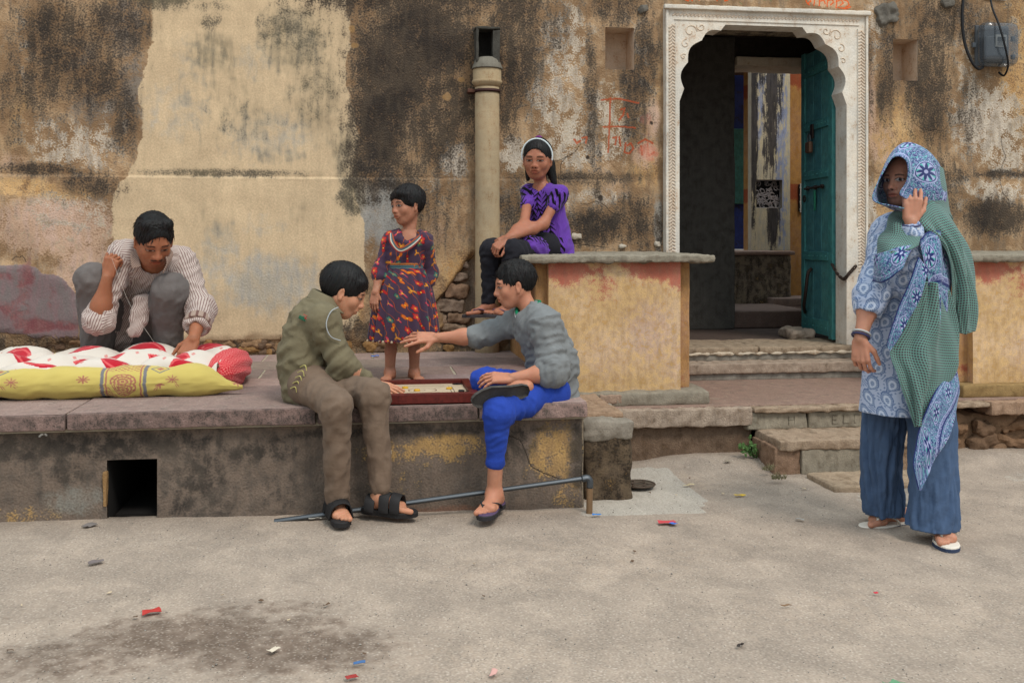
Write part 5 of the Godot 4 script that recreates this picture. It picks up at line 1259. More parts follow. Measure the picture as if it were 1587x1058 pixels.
func khaki_boy() -> void:
	var p := person("person in an olive shirt and brown trousers seated on the platform edge playing carrom", Vector3.ZERO)
	var k := 0.86
	var j := {"pel": Vector3(-0.242, 0.53, 1.8), "mid": Vector3(-0.263, 0.633, 1.8), "che": Vector3(-0.226, 0.757, 1.8), "nek": Vector3(-0.17, 0.832, 1.8), "sl": Vector3(-0.189, 0.778, 1.66), "sr": Vector3(-0.173, 0.781, 1.92),
		"el": Vector3(-0.107, 0.579, 1.64), "wl": Vector3(-0.023, 0.501, 1.66), "er": Vector3(-0.103, 0.608, 1.93), "wr": Vector3(0.015, 0.52, 1.9),
		"hl": Vector3(-0.23, 0.502, 1.72), "hr": Vector3(-0.231, 0.513, 1.89), "kl": Vector3(0.029, 0.491, 2.05), "kr": Vector3(-0.117, 0.462, 2.13), "al": Vector3(0.055, 0.092, 2.06), "ar": Vector3(-0.117, 0.083, 2.06), "fwd": V(0.95, -0.25, 0.12)}
	var skin := lin(189, 133, 104)
	var hx := aim(Vector3(-0.092, 0.894, 1.8), V(1.0, -0.46, 0.05))
	var H := 0.222
	todo(p, "body", M.skin, [func() -> Mb: return body_job(j, k, skin),
		func() -> Mb: return head_job(hx, H, head_at(hx, H, j.nek, {"skin": skin, "lid": 0.6, "nr": 0.17, "child": 0.6})),
		func() -> Mb: return field_skin(hand_field(j.wr, V(1.0, -0.30, 0.14), V(0.25, 0.9, 0.4), 0.158, 1.0, [0.12, 0.15, 0.2, 0.25], 0.45, 0.1, j.er, 0.023), 0.003, skin),
		func() -> Mb: return field_skin(hand_field(j.wl, V(0.8, -0.5, -0.1), V(0.25, 0.9, 0.0), 0.15, -1.0, [0.3, 0.3, 0.3, 0.3], 0.3, 0.1, j.el, 0.023), 0.004, skin),
		func() -> Mb: return field_skin(foot_field(j.ar, V(0.22, 0, 1), Vector3.UP, 0.195, 1.0, j.kr, 0.028), 0.004, skin),
		func() -> Mb: return field_skin(foot_field(j.al, V(0.95, 0.0, 0.35), V(0.0, 1, 0.1), 0.195, -1.0, j.kl, 0.028), 0.004, skin)])
	todo(p, "hair", M.hair, [func() -> Mb: return hair_job(hx, H, {"cuts": [[V(0, -0.20, 0.46), V(0.32, 0.40, 0.36)], [V(0.37, -0.36, 0.14), V(0.2, 0.26, 0.2)], [V(-0.37, -0.36, 0.14), V(0.2, 0.26, 0.2)], [V(0.42, -0.08, -0.01), V(0.11, 0.14, 0.10)], [V(-0.42, -0.08, -0.01), V(0.11, 0.14, 0.10)]], "nape": [V(0, -1, 0.25), V(0, -0.26, -0.3)], "seed": 8, "r": V(0.385, 0.415, 0.465), "amp": 0.010, "more": [[V(-0.2, 0.27, 0.22), V(0.2, 0.27, 0.22), 0.10, 0.10]], "locks": 120})])
	todo(p, "shirt", cloth_mat(rgb(112, 102, 78)), [func() -> Mb:
		var f := Field.new()
		f.kk = 0.05
		var fw: Vector3 = j.fwd
		chart(f.cap(j.pel + V(0.0, -0.045, 0), j.mid, 0.132, 0.122, fw, 0.80), fw, 0.010, 6.0, 13.0)
		chart(f.cap(j.mid, j.che, 0.122, 0.120, fw, 0.74), fw, 0.009, 5.0, 12.0)
		chart(f.cap(j.che, j.nek + V(-0.01, -0.01, 0), 0.10, 0.055, fw, 0.9), fw, 0.003)
		chart(f.cap(j.sr, j.sl, 0.060, 0.060), V(1, 0, 0), 0.003)
		chart(f.cap(j.sr, j.er, 0.055, 0.044), V(0, 0, 1), 0.008, 4.0, 14.0)
		chart(f.cap(j.er, (j.er as Vector3).lerp(j.wr, 0.86), 0.044, 0.032), V(0, 0, 1), 0.006, 4.0, 22.0)
		chart(f.cap(j.sl, j.el, 0.058, 0.047), V(0, 0, 1), 0.008, 6.0, 12.0)
		chart(f.cap(j.el, (j.el as Vector3).lerp(j.wl, 0.86), 0.046, 0.034), V(0, 0, 1), 0.008, 6.0, 16.0)
		chart(f.cap(Vector3(-0.289, 0.515, 1.88), Vector3(-0.126, 0.548, 1.93), 0.035, 0.02), V(0, 1, 0), 0.006)
		var nk := f.cap(j.nek + V(0.025, -0.005, 0), hx.origin, 0.048, 0.06)
		nk.op = 1
		nk.k = 0.008
		return cloth(f, 0.0075, 13)])
	# collar, sleeve piping, yoke label
	var cr: Array = []
	for q in [[0.056, 0.040], [0.061, 0.046], [0.073, 0.022], [0.084, 0.000]]:
		var row: Array = []
		for a in 16:
			var t := TAU * a / 16.0
			var e := V(cos(t), 0, sin(t)) * float(q[0])
			row.append(j.nek + V(0.006, float(q[1]) - e.x * 0.45, 0) + e)
		cr.append(row)
	todo(p, "collar", cloth_mat(rgb(118, 108, 84)), [func() -> Mb: return loft(cr, 40, 8, true, 0.004)])
	strap(p, cloth_mat(rgb(170, 172, 172)), [Vector3(-0.115, 0.836, 1.965), Vector3(-0.142, 0.822, 1.985), Vector3(-0.16, 0.782, 1.992), Vector3(-0.157, 0.745, 1.992), Vector3(-0.139, 0.717, 1.99), Vector3(-0.104, 0.703, 1.985)], 0.0030, 0.7, "piping")
	var lb := loft([[Vector3(-0.27, 0.804, 1.93), Vector3(-0.226, 0.784, 1.945)], [Vector3(-0.275, 0.791, 1.932), Vector3(-0.231, 0.771, 1.948)]], 4, 2, false, 0.003)
	obj("label", lb.mesh(), cloth_mat(rgb(36, 88, 62)), p)
	for s in [[467, 489.5], [470.5, 491], [474, 493], [477.5, 494.5]]:
		pass
	strap(p, cloth_mat(rgb(196, 52, 48)), [Vector3(-0.249, 0.79, 1.946), Vector3(-0.246, 0.796, 1.946), Vector3(-0.241, 0.788, 1.948), Vector3(-0.237, 0.791, 1.948), Vector3(-0.232, 0.781, 1.95)], 0.0022, 0.6, "lettering")
	strap(p, cloth_mat(rgb(196, 52, 48)), [Vector3(-0.254, 0.808, 1.944), Vector3(-0.239, 0.8, 1.946)], 0.0018, 0.6, "lettering")
	todo(p, "trousers", cloth_mat(rgb(112, 92, 76)), [func() -> Mb:
		var f := Field.new()
		f.kk = 0.04
		f.cap(j.hl, j.hr, 0.088, 0.088)
		chart(f.cap(j.hl, j.kl, 0.076, 0.058), V(0, 1, 0), 0.006, 4.0, 12.0)
		chart(f.cap(j.hr, j.kr, 0.076, 0.058), V(0, 1, 0), 0.006, 4.0, 12.0)
		chart(f.cap(j.kl, (j.kl as Vector3).lerp(j.al, 0.9), 0.056, 0.042), V(0, 0, 1), 0.007, 9.0, 4.0)
		chart(f.cap(j.kr, (j.kr as Vector3).lerp(j.ar, 0.97), 0.056, 0.046), V(0, 0, 1), 0.007, 9.0, 4.0)
		return cloth(f, 0.0075, 17)])
	for s in 5:
		var a := Vector3(-0.289, 0.507, 1.95) + V(0.010, 0.022, 0.004) * float(s)
		strap(p, cloth_mat(rgb(196, 186, 110)), [a + V(-0.016, 0.004, 0.01), a + V(0.004, 0.012, 0.022), a + V(0.010, -0.010, 0.022)], 0.003, 0.5, "chevron")
	strap(p, M.black, [j.wr + V(-0.012, 0.024, 0.0), j.wr + V(-0.010, 0.010, 0.026), j.wr + V(-0.012, -0.020, 0.020), j.wr + V(-0.016, -0.024, -0.01)], 0.003, 1.0, "bracelet")
	var bk := mat(rgb(38, 36, 36), 0.7)
	for s in [["ar", V(0.22, 0, 1), 1.0, Vector3.UP], ["al", V(0.95, 0, 0.35), -1.0, V(0.0, 1, 0.1)]]:
		var at: Vector3 = j[s[0]]
		var so := sole_mesh(at, s[1], s[3], 0.200, s[2], 0.020, bk, p, "sandal", 1.1)
		var t: Vector3 = (s[1] as Vector3).normalized()
		var up: Vector3 = s[3]
		var inn := up.cross(t) * float(s[2])
		var sole := at - up * 0.200 * 0.27
		for q in [[0.07, 0.060, 0.042], [0.025, 0.066, 0.05], [-0.035, 0.05, 0.075]]:
			var b := loft([[sole + t * (q[0] + 0.02) + inn * 0.045 , sole + t * (q[0] + 0.02) + inn * 0.034 + up * q[1] * 0.8, sole + t * (q[0] + 0.02) + up * q[1], sole + t * (q[0] + 0.02) - inn * 0.034 + up * q[1] * 0.7, sole + t * (q[0] + 0.02) - inn * 0.048], [sole + t * (q[0] - 0.02) + inn * 0.045, sole + t * (q[0] - 0.02) + inn * 0.036 + up * q[1] * 0.9, sole + t * (q[0] - 0.02) + up * (q[1] + 0.008), sole + t * (q[0] - 0.02) - inn * 0.036 + up * q[1] * 0.8, sole + t * (q[0] - 0.02) - inn * 0.046]], 12, 2, false, 0.006)
			obj("strap", b.mesh(), bk, p)

func small_girl() -> void:
	var p := person("person, small child in a purple flowered frock standing barefoot behind the carrom board", Vector3.ZERO)
	var k := 0.60
	var j := {"pel": Vector3(0.182, 0.896, 1.19), "mid": Vector3(0.188, 0.984, 1.19), "che": Vector3(0.197, 1.091, 1.19), "nek": Vector3(0.204, 1.16, 1.19), "sl": Vector3(0.277, 1.106, 1.21), "sr": Vector3(0.114, 1.109, 1.17),
		"el": Vector3(0.307, 0.957, 1.14), "wl": Vector3(0.284, 0.858, 1.2), "er": Vector3(0.066, 0.96, 1.21), "wr": Vector3(0.041, 0.863, 1.26),
		"hl": Vector3(0.226, 0.879, 1.17), "hr": Vector3(0.132, 0.881, 1.2), "kl": Vector3(0.229, 0.619, 1.18), "kr": Vector3(0.116, 0.622, 1.2), "al": Vector3(0.229, 0.467, 1.17), "ar": Vector3(0.11, 0.473, 1.2), "fwd": V(-0.18, 0, 0.98), "leg": 1.34}
	var skin := lin(167, 114, 90)
	var hx := aim(Vector3(0.191, 1.281, 1.2), V(-0.82, -0.10, 0.56), V(-0.06, 1, 0))
	var H := 0.192
	todo(p, "body", M.skin, [func() -> Mb: return body_job(j, k, skin),
		func() -> Mb: return head_job(hx, H, head_at(hx, H, j.nek, {"skin": skin, "lid": 0.35, "nr": 0.16, "child": 1.0, "jaw": -0.02, "look": V2(0, -0.3), "cell": 0.0135})),
		func() -> Mb: return field_skin(hand_field(j.wl, V(-0.12, -1, 0.12), V(0.2, 0, 1), 0.115, -1.0, [0.35, 0.35, 0.4, 0.45], 0.2, 0.06, j.el, 0.019), 0.0028, skin),
		func() -> Mb: return field_skin(hand_field(j.wr, V(-0.15, -1, 0.12), V(-0.5, 0, 0.8), 0.115, 1.0, [0.35, 0.35, 0.4, 0.45], 0.2, 0.06, j.er, 0.019), 0.0028, skin),
		func() -> Mb: return field_skin(foot_field(j.al, V(0.35, 0, 0.94), Vector3.UP, 0.145, -1.0, j.kl, 0.024), 0.0035, skin),
		func() -> Mb: return field_skin(foot_field(j.ar, V(-0.35, 0, 0.94), Vector3.UP, 0.145, 1.0, j.kr, 0.024), 0.0035, skin)])
	todo(p, "hair", M.hair, [func() -> Mb: return hair_job(hx, H, {"cuts": [[V(0.03, -0.22, 0.46), V(0.34, 0.42, 0.34)], [V(0.42, -0.10, 0.0), V(0.10, 0.13, 0.09)], [V(-0.42, -0.10, 0.0), V(0.10, 0.13, 0.09)], [V(0.40, -0.42, 0.16), V(0.2, 0.27, 0.22)], [V(-0.40, -0.42, 0.16), V(0.2, 0.27, 0.22)]], "nape": [V(0, -1, 0.25), V(0, -0.30, -0.3)], "seed": 12, "r": V(0.395, 0.41, 0.46), "amp": 0.014, "more": [[V(-0.26, 0.20, 0.20), V(0.16, 0.30, 0.30), 0.07, 0.10], [V(0.30, 0.05, 0.12), V(0.27, 0.25, 0.16), 0.06, 0.09], [V(-0.30, 0.03, 0.10), V(-0.27, 0.25, 0.16), 0.06, 0.09]], "locks": 240, "lockmin": -0.2})])
	var fm := cloth_mat(Color.WHITE, T.floral, V(4.5, 4.5, 1.0))
	todo(p, "frock", fm, [func() -> Mb:
		var f := Field.new()
		f.kk = 0.03
		var fw: Vector3 = j.fwd
		chart(f.cap(Vector3(0.179, 0.965, 1.19), j.che, 0.082, 0.088, fw, 0.74), fw, 0.004, 12.0, 8.0)
		chart(f.cap(j.sr, j.sl, 0.036, 0.036), V(0, 0, 1), 0.002)
		chart(f.cap(j.sr, j.er, 0.038, 0.036), V(0, 0, 1), 0.004, 9.0, 14.0)
		chart(f.cap(j.er, (j.er as Vector3).lerp(j.wr, 0.25), 0.036, 0.038), V(0, 0, 1), 0.004, 9.0, 14.0)
		chart(f.cap(j.sl, j.el, 0.038, 0.036), V(0, 0, 1), 0.004, 9.0, 14.0)
		chart(f.cap(j.el, (j.el as Vector3).lerp(j.wl, 0.5), 0.036, 0.036), V(0, 0, 1), 0.004, 9.0, 14.0)
		var v1 := f.cap(Vector3(0.201, 1.159, 1.25), Vector3(0.159, 1.082, 1.31), 0.050, 0.014)
		v1.op = 1
		v1.k = 0.006
		var v2 := f.cap(j.nek, j.nek + V(0, 0.06, 0), 0.046, 0.07)
		v2.op = 1
		v2.k = 0.006
		return cloth(f, 0.006, 23, 0.0008), 
		func() -> Mb:
		var c0 := Vector3(0.182, 0.972, 1.19)
		var c1 := Vector3(0.175, 0.627, 1.19)
		var rows: Array = []
		for r in [[0.0, 0.086, 0.066], [0.08, 0.098, 0.078], [0.3, 0.125, 0.104], [0.65, 0.148, 0.126], [1.0, 0.163, 0.138]]:
			var ring: Array = []
			for a in 24:
				var t := TAU * a / 24.0
				ring.append(c0.lerp(c1, r[0]) + V(sin(t) * r[1], 0, -cos(t) * r[2]))
			rows.append(ring)
		return loft(rows, 144, 24, true, 0.004, func(u: float, v: float) -> float: return (0.010 * sin(u * TAU * 17.0 + sin(u * TAU * 3.0) * 1.2) + 0.006 * sin(u * TAU * 7.0 + 1.0)) * (0.35 + 0.65 * v) - 0.004)])
	# embroidered bands: neck, waist and hem
	for b in [[0.0, rgb(150, 70, 40)], [0.006, rgb(60, 92, 102)], [0.012, rgb(186, 178, 160)], [0.018, rgb(132, 40, 36)]]:
		var e: float = b[0]
		strap(p, cloth_mat(b[1]), [Vector3(0.121, 1.14, 1.245) + V(-e * 0.8, e * 0.2, 0), Vector3(0.129, 1.103, 1.29) + V(-e, -e * 0.4, 0.002), Vector3(0.156, 1.072, 1.305) + V(0, -e * 1.1, 0.002), Vector3(0.205, 1.097, 1.295) + V(e * 0.6, -e, 0.002), Vector3(0.257, 1.137, 1.235) + V(e * 0.8, -e * 0.2, 0.0)], 0.004, 0.6, "neck_band")
	for b in [[0.010, rgb(166, 96, 48)], [0.0, rgb(66, 96, 104)], [-0.009, rgb(84, 110, 112)], [-0.018, rgb(136, 44, 40)]]:
		var ring: Array = []
		for a in 17:
			var t := TAU * a / 16.0
			ring.append(Vector3(0.182, 0.984, 1.19) + V(sin(t) * 0.0865, float(b[0]), -cos(t) * 0.067))
		strap(p, cloth_mat(b[1]), ring, 0.0055, 0.5, "waist_band", V(0, 0, 1))
	var hb := Mb.new()
	var hb2 := Mb.new()
	for a in 90:
		var t := TAU * a / 90.0
		var u := fposmod(a / 90.0, 1.0)
		var rp := (0.010 * sin(u * TAU * 17.0 + sin(u * TAU * 3.0) * 1.2) + 0.006 * sin(u * TAU * 7.0 + 1.0)) - 0.004
		var q := Vector3(0.175, 0.628, 1.19) + V(sin(t) * (0.167 + rp), 0, -cos(t) * (0.142 + rp))
		(hb if a % 2 == 0 else hb2).join(rough_box(V(0.010, 0.011, 0.010), 9.0, 0.003), Transform3D(Basis(), q))
	var hm := obj("hem_beads", hb.mesh(), cloth_mat(rgb(196, 170, 140)), p)
	hm.set_meta("kind", "stuff")
	var hm2 := obj("hem_beads", hb2.mesh(), cloth_mat(rgb(108, 36, 34)), p)
	hm2.set_meta("kind", "stuff")

func neck_ring(p: Node3D, m: Material, c: Vector3, axis: Vector3, front: Vector3, r: float, thick: float, drop: float) -> void:
	axis = axis.normalized()
	front = (front - axis * front.dot(axis)).normalized()
	var sd := axis.cross(front)
	var pts: Array = []
	for a in 17:
		var t := TAU * a / 16.0
		var k := maxf(cos(t), 0.0)
		pts.append(c + (front * cos(t) * (1.0 + 0.15 * k) + sd * sin(t)) * r - axis * drop * k * k)
	strap(p, m, pts, thick, 0.8, "neckband", axis)

func V2(x: float, y: float) -> Vector2:
	return Vector2(x, y)

func grey_boy() -> void:
	var p := person("person in a grey jumper and bright blue trousers reaching across the carrom board", Vector3.ZERO)
	var k := 0.86
	var j := {"pel": Vector3(0.797, 0.476, 1.8), "mid": Vector3(0.797, 0.582, 1.8), "che": Vector3(0.741, 0.715, 1.78), "nek": Vector3(0.707, 0.793, 1.76), "sl": Vector3(0.749, 0.754, 1.91), "sr": Vector3(0.678, 0.745, 1.65),
		"el": Vector3(0.77, 0.56, 1.97), "wl": Vector3(0.595, 0.538, 1.98), "er": Vector3(0.498, 0.677, 1.6), "wr": Vector3(0.308, 0.671, 1.58),
		"hl": Vector3(0.769, 0.462, 1.89), "hr": Vector3(0.783, 0.45, 1.72), "kl": Vector3(0.516, 0.418, 2.11), "kr": Vector3(0.497, 0.512, 1.86), "al": Vector3(0.508, 0.089, 2.07), "ar": Vector3(0.613, 0.504, 1.97), "fwd": V(-0.85, -0.1, 0.30), "leg": 1.12}
	var skin := lin(181, 124, 98)
	var hx := aim(Vector3(0.636, 0.914, 1.74), V(-1.0, -0.16, 0.06), V(-0.05, 1, 0))
	var H := 0.205
	todo(p, "body", M.skin, [func() -> Mb: return body_job(j, k, skin),
		func() -> Mb: return head_job(hx, H, head_at(hx, H, j.nek, {"skin": skin, "lid": 0.45, "nr": 0.18, "child": 0.4})),
		func() -> Mb: return field_skin(hand_field(j.wr, V(-1.0, 0.02, 0.05), V(0.05, 0.78, 0.62), 0.165, 1.0, [0.02, 0.14, 0.30, 0.40], 0.5, 0.34, j.er, 0.023), 0.003, skin),
		func() -> Mb: return field_skin(hand_field(j.wl, V(-1.0, 0.02, -0.15), V(-0.1, 0.85, 0.5), 0.160, -1.0, [0.30, 0.34, 0.34, 0.34], 0.3, 0.16, j.el, 0.023), 0.003, skin),
		func() -> Mb: return field_skin(foot_field(j.al, V(-0.45, 0, 0.9), Vector3.UP, 0.205, -1.0, j.kl, 0.030), 0.0038, skin),
		func() -> Mb: return field_skin(foot_field(j.ar, V(-0.9, -0.25, 0.0), V(-0.1, 0.35, -0.93), 0.200, 1.0, j.kr, 0.030), 0.0045, skin)])
	todo(p, "hair", M.hair, [func() -> Mb: return hair_job(hx, H, {"cuts": SHORT, "nape": [V(0, -1, 0.3), V(0, -0.30, -0.3)], "seed": 15, "r": V(0.36, 0.405, 0.445), "amp": 0.018, "more": [[V(-0.15, 0.40, 0.10), V(0.15, 0.40, 0.10), 0.09, 0.09]], "locks": 260, "lockmin": 0.1})])
	todo(p, "jumper", cloth_mat(rgb(120, 122, 122), null, Vector3.ONE, Vector3.ZERO, 0.95), [func() -> Mb:
		var f := Field.new()
		f.kk = 0.05
		var fw: Vector3 = j.fwd
		chart(f.cap(j.pel + V(0.005, -0.03, 0.0), j.mid, 0.122, 0.118, fw, 0.82), fw, 0.010, 5.0, 13.0)
		chart(f.cap(j.mid, j.che, 0.118, 0.122, fw, 0.72), fw, 0.007, 5.0, 11.0)
		chart(f.cap(j.che, j.nek + V(0.012, -0.015, 0), 0.09, 0.052), fw, 0.002)
		chart(f.cap(j.sr, j.sl, 0.055, 0.056), V(-1, 0, 0), 0.003)
		chart(f.cap(j.sl, j.el, 0.060, 0.054), V(0, 0, 1), 0.009, 3.0, 20.0)
		chart(f.cap(j.el, (j.el as Vector3).lerp(j.wl, 0.16), 0.055, 0.052), V(0, 0, 1), 0.007, 3.0, 22.0)
		chart(f.cap(j.sr, j.er.lerp(j.sr, 0.0), 0.056, 0.046), V(0, 0, 1), 0.008, 3.0, 20.0)
		chart(f.cap(j.er, (j.er as Vector3).lerp(j.wr, 0.12), 0.045, 0.044), V(0, 0, 1), 0.004, 5.0, 16.0)
		var nk := f.cap(j.nek + V(-0.012, -0.012, 0.0), hx.origin + V(0.03, -0.02, 0), 0.046, 0.06)
		nk.op = 1
		nk.k = 0.008
		return cloth(f, 0.0072, 29)])
	neck_ring(p, cloth_mat(rgb(20, 122, 84)), j.nek + V(-0.010, 0.034, 0.0), V(-0.25, 1, 0.05), V(-0.8, 0, 0.6), 0.053, 0.0075, 0.034)
	neck_ring(p, cloth_mat(rgb(200, 198, 194)), j.nek + V(-0.011, 0.026, 0.002), V(-0.25, 1, 0.05), V(-0.8, 0, 0.6), 0.058, 0.0045, 0.040)
	todo(p, "trousers", cloth_mat(rgb(34, 62, 158), null, Vector3.ONE, Vector3.ZERO, 0.85), [func() -> Mb:
		var f := Field.new()
		f.kk = 0.04
		f.cap(j.hl, j.hr, 0.085, 0.085)
		chart(f.cap(j.hl, j.kl, 0.072, 0.052), V(0, 1, 0), 0.007, 3.5, 15.0)
		chart(f.cap(j.hr, j.kr, 0.068, 0.050), V(0, 1, 0), 0.008, 3.5, 16.0)
		chart(f.cap(j.kl, (j.kl as Vector3).lerp(j.al, 0.62), 0.051, 0.038), V(0, 0, 1), 0.005, 4.0, 14.0)
		chart(f.cap(j.kr, (j.kr as Vector3).lerp(j.ar, 0.8), 0.050, 0.045), V(0, 1, 0), 0.008, 6.0, 12.0)
		f.prims.append(_cut(j.al - j.kl, (j.kl as Vector3).lerp(j.al, 0.68)))
		return cloth(f, 0.0072, 31)])
	# a sandal turned up, its sole to the street
	var so := mat(rgb(66, 66, 68), 0.85, T.cement[0])
	so.albedo_color = rgb(136, 136, 140)
	sole_mesh(Vector3(0.548, 0.517, 2.05), V(-0.84, -0.18, 0.42), V(-0.25, 0.36, -0.9), 0.20, 1.0, 0.018, so, p, "sandal", 1.16)
	var bk := mat(rgb(44, 42, 44), 0.7)
	sole_mesh(j.al, V(-0.45, 0, 0.9), Vector3.UP, 0.21, -1.0, 0.018, bk, p, "sandal", 1.08)
	sole_mesh(j.al + V(0, 0.004, 0), V(-0.45, 0, 0.9), Vector3.UP, 0.21, -1.0, 0.005, mat(rgb(84, 66, 92), 0.8), p, "insole", 1.05)
	thong(p, bk, j.al, V(-0.45, 0, 0.9), Vector3.UP, 0.205, -1.0, 0.007)

func bench_girl() -> void:
	var p := person("person in a purple printed top and black leggings sitting on the bench end", Vector3.ZERO)
	var k := 0.76
	var j := {"pel": Vector3(1.004, 1.096, 0.62), "mid": Vector3(1.004, 1.207, 0.62), "che": Vector3(0.982, 1.325, 0.62), "nek": Vector3(0.951, 1.417, 0.63), "sl": Vector3(1.042, 1.364, 0.72), "sr": Vector3(0.897, 1.378, 0.56),
		"el": Vector3(0.939, 1.197, 0.78), "wl": Vector3(0.753, 1.127, 0.9), "er": Vector3(0.83, 1.19, 0.8), "wr": Vector3(0.719, 1.113, 0.9),
		"hl": Vector3(1.026, 1.068, 0.58), "hr": Vector3(0.974, 1.075, 0.7), "kl": Vector3(0.76, 1.056, 0.9), "kr": Vector3(0.659, 1.055, 0.78), "al": Vector3(0.742, 0.765, 0.88), "ar": Vector3(0.642, 0.766, 0.78), "fwd": V(-0.62, 0, 0.78)}
	var skin := lin(159, 104, 81)
	var hx := aim(Vector3(0.928, 1.557, 0.66), V(-0.36, -0.17, 0.92), V(0.04, 1, 0))
	var H := 0.222
	todo(p, "body", M.skin, [func() -> Mb: return body_job(j, k, skin),
		func() -> Mb: return head_job(hx, H, head_at(hx, H, j.nek, {"skin": skin, "lid": 0.8, "nr": 0.155, "child": 0.9, "jaw": -0.025})),
		func() -> Mb: return field_skin(hand_field(j.wl, V(-0.9, -0.42, 0.05), V(0.1, 0.75, 0.65), 0.145, -1.0, [0.7, 0.75, 0.8, 0.8], 0.3, 0.04, j.el, 0.021), 0.003, skin),
		func() -> Mb: return field_skin(hand_field(j.wr, V(-0.75, -0.55, 0.25), V(-0.4, 0.6, 0.6), 0.145, 1.0, [0.8, 0.8, 0.8, 0.8], 0.3, 0.04, j.er, 0.021), 0.003, skin),
		func() -> Mb: return field_skin(foot_field(j.al, V(-0.95, 0.12, 0.30), V(0.1, 1, 0.0), 0.185, -1.0, j.kl, 0.027), 0.0038, skin),
		func() -> Mb: return field_skin(foot_field(j.ar, V(-1, 0.02, 0.22), Vector3.UP, 0.185, 1.0, j.kr, 0.027), 0.0038, skin)])
	todo(p, "hair", M.hair, [func() -> Mb: return hair_job(hx, H, {"cuts": [[V(0, -0.13, 0.42), V(0.315, 0.42, 0.36)], [V(0.41, -0.10, 0.02), V(0.10, 0.12, 0.09)], [V(-0.41, -0.10, 0.02), V(0.10, 0.12, 0.09)]], "seed": 18, "r": V(0.36, 0.395, 0.445), "amp": 0.009, "more": [[V(0.26, -0.15, -0.20), V(0.40, -0.62, -0.14), 0.15, 0.07], [V(-0.27, -0.2, -0.15), V(-0.26, -0.52, -0.08), 0.09, 0.05], [V(0, -0.2, -0.3), V(0.1, -0.6, -0.26), 0.16, 0.10]], "locks": 60, "lockmin": -0.5})])
	# hairband
	var hbp: Array = []
	for a in 13:
		var t := PI * (-0.08 + 1.16 * a / 12.0)
		hbp.append(hx * (V(cos(t) * 0.385, 0.08 + sin(t) * 0.425, 0.06 + sin(t) * 0.03) * H))
	strap(p, mat(rgb(222, 232, 234), 0.35), hbp, 0.0042, 0.6, "hairband", hx.basis.z)
	strap(p, cloth_mat(rgb(104, 40, 104)), [hx * (V(-0.06, 0.50, -0.12) * H), hx * (V(0.0, 0.53, -0.14) * H), hx * (V(0.07, 0.50, -0.14) * H)], 0.012, 0.8, "hair_tie")
	var fm := cloth_mat(Color.WHITE, T.frond, V(1.0 / 0.6, 1.0 / 0.6, 1.0), V(0.5, 0.0, 0.0), 0.85)
	todo(p, "top", fm, [func() -> Mb:
		var f := Field.new()
		f.kk = 0.04
		var fw: Vector3 = j.fwd
		chart(f.cap(j.pel + V(0.01, -0.065, 0.0), j.che, 0.128, 0.102, fw, 0.80), fw, 0.007, 9.0, 6.0)
		chart(f.cap(j.sr, j.sl, 0.040, 0.040), V(0.3, -0.8, -1), 0.002)
		chart(f.cap(j.sl, (j.sl as Vector3).lerp(j.el, 0.40), 0.040, 0.037), V(0.2, 0.0, -1), 0.005, 6.0, 8.0)
		chart(f.cap(j.sr, (j.sr as Vector3).lerp(j.er, 0.40), 0.040, 0.037), V(-0.2, 0.0, -1), 0.005, 6.0, 8.0)
		chart(f.cap(j.pel + V(0.02, -0.05, 0.02), Vector3(0.848, 1.083, 0.82), 0.07, 0.055), V(0, 1, 0), 0.006, 9.0, 9.0)
		var v1 := f.cap(j.nek + V(-0.03, -0.01, 0.05), Vector3(0.888, 1.342, 0.79), 0.035, 0.004)
		v1.op = 1
		v1.k = 0.006
		var v2 := f.cap(j.nek + V(0, 0.0, 0), j.nek + V(0, 0.08, 0), 0.046, 0.06)
		v2.op = 1
		v2.k = 0.006
		f.prims.append(_cut(j.el - j.sl, (j.sl as Vector3).lerp(j.el, 0.52)))
		f.prims.append(_cut(j.er - j.sr, (j.sr as Vector3).lerp(j.er, 0.52)))
		return cloth(f, 0.0065, 37, 0.0008)])
	todo(p, "leggings", cloth_mat(rgb(30, 29, 34)), [func() -> Mb:
		var f := Field.new()
		f.kk = 0.035
		f.cap(j.hl, j.hr, 0.075, 0.075)
		chart(f.cap(j.hl, j.kl, 0.068, 0.056), V(0, 1, 0), 0.006, 6.0, 10.0)
		chart(f.cap(j.hr, j.kr, 0.068, 0.056), V(0, 1, 0), 0.006, 6.0, 10.0)
		chart(f.cap(j.kl, (j.kl as Vector3).lerp(j.al, 0.92), 0.055, 0.040), V(0, 0, 1), 0.008, 5.0, 12.0)
		chart(f.cap(j.kr, (j.kr as Vector3).lerp(j.ar, 0.92), 0.055, 0.040), V(0, 0, 1), 0.008, 5.0, 12.0)
		return cloth(f, 0.007, 39)])
	var so := mat(rgb(58, 52, 54), 0.8)
	var stp := mat(rgb(88, 66, 86), 0.7)
	for s in [["al", V(-0.95, 0.12, 0.30), V(0.1, 1, 0.0), -1.0], ["ar", V(-1, 0.02, 0.22), Vector3.UP, 1.0]]:
		sole_mesh(j[s[0]], s[1], s[2], 0.192, s[3], 0.016, so, p, "sandal", 1.1)
		thong(p, stp, j[s[0]], s[1], s[2], 0.19, s[3], 0.0075)

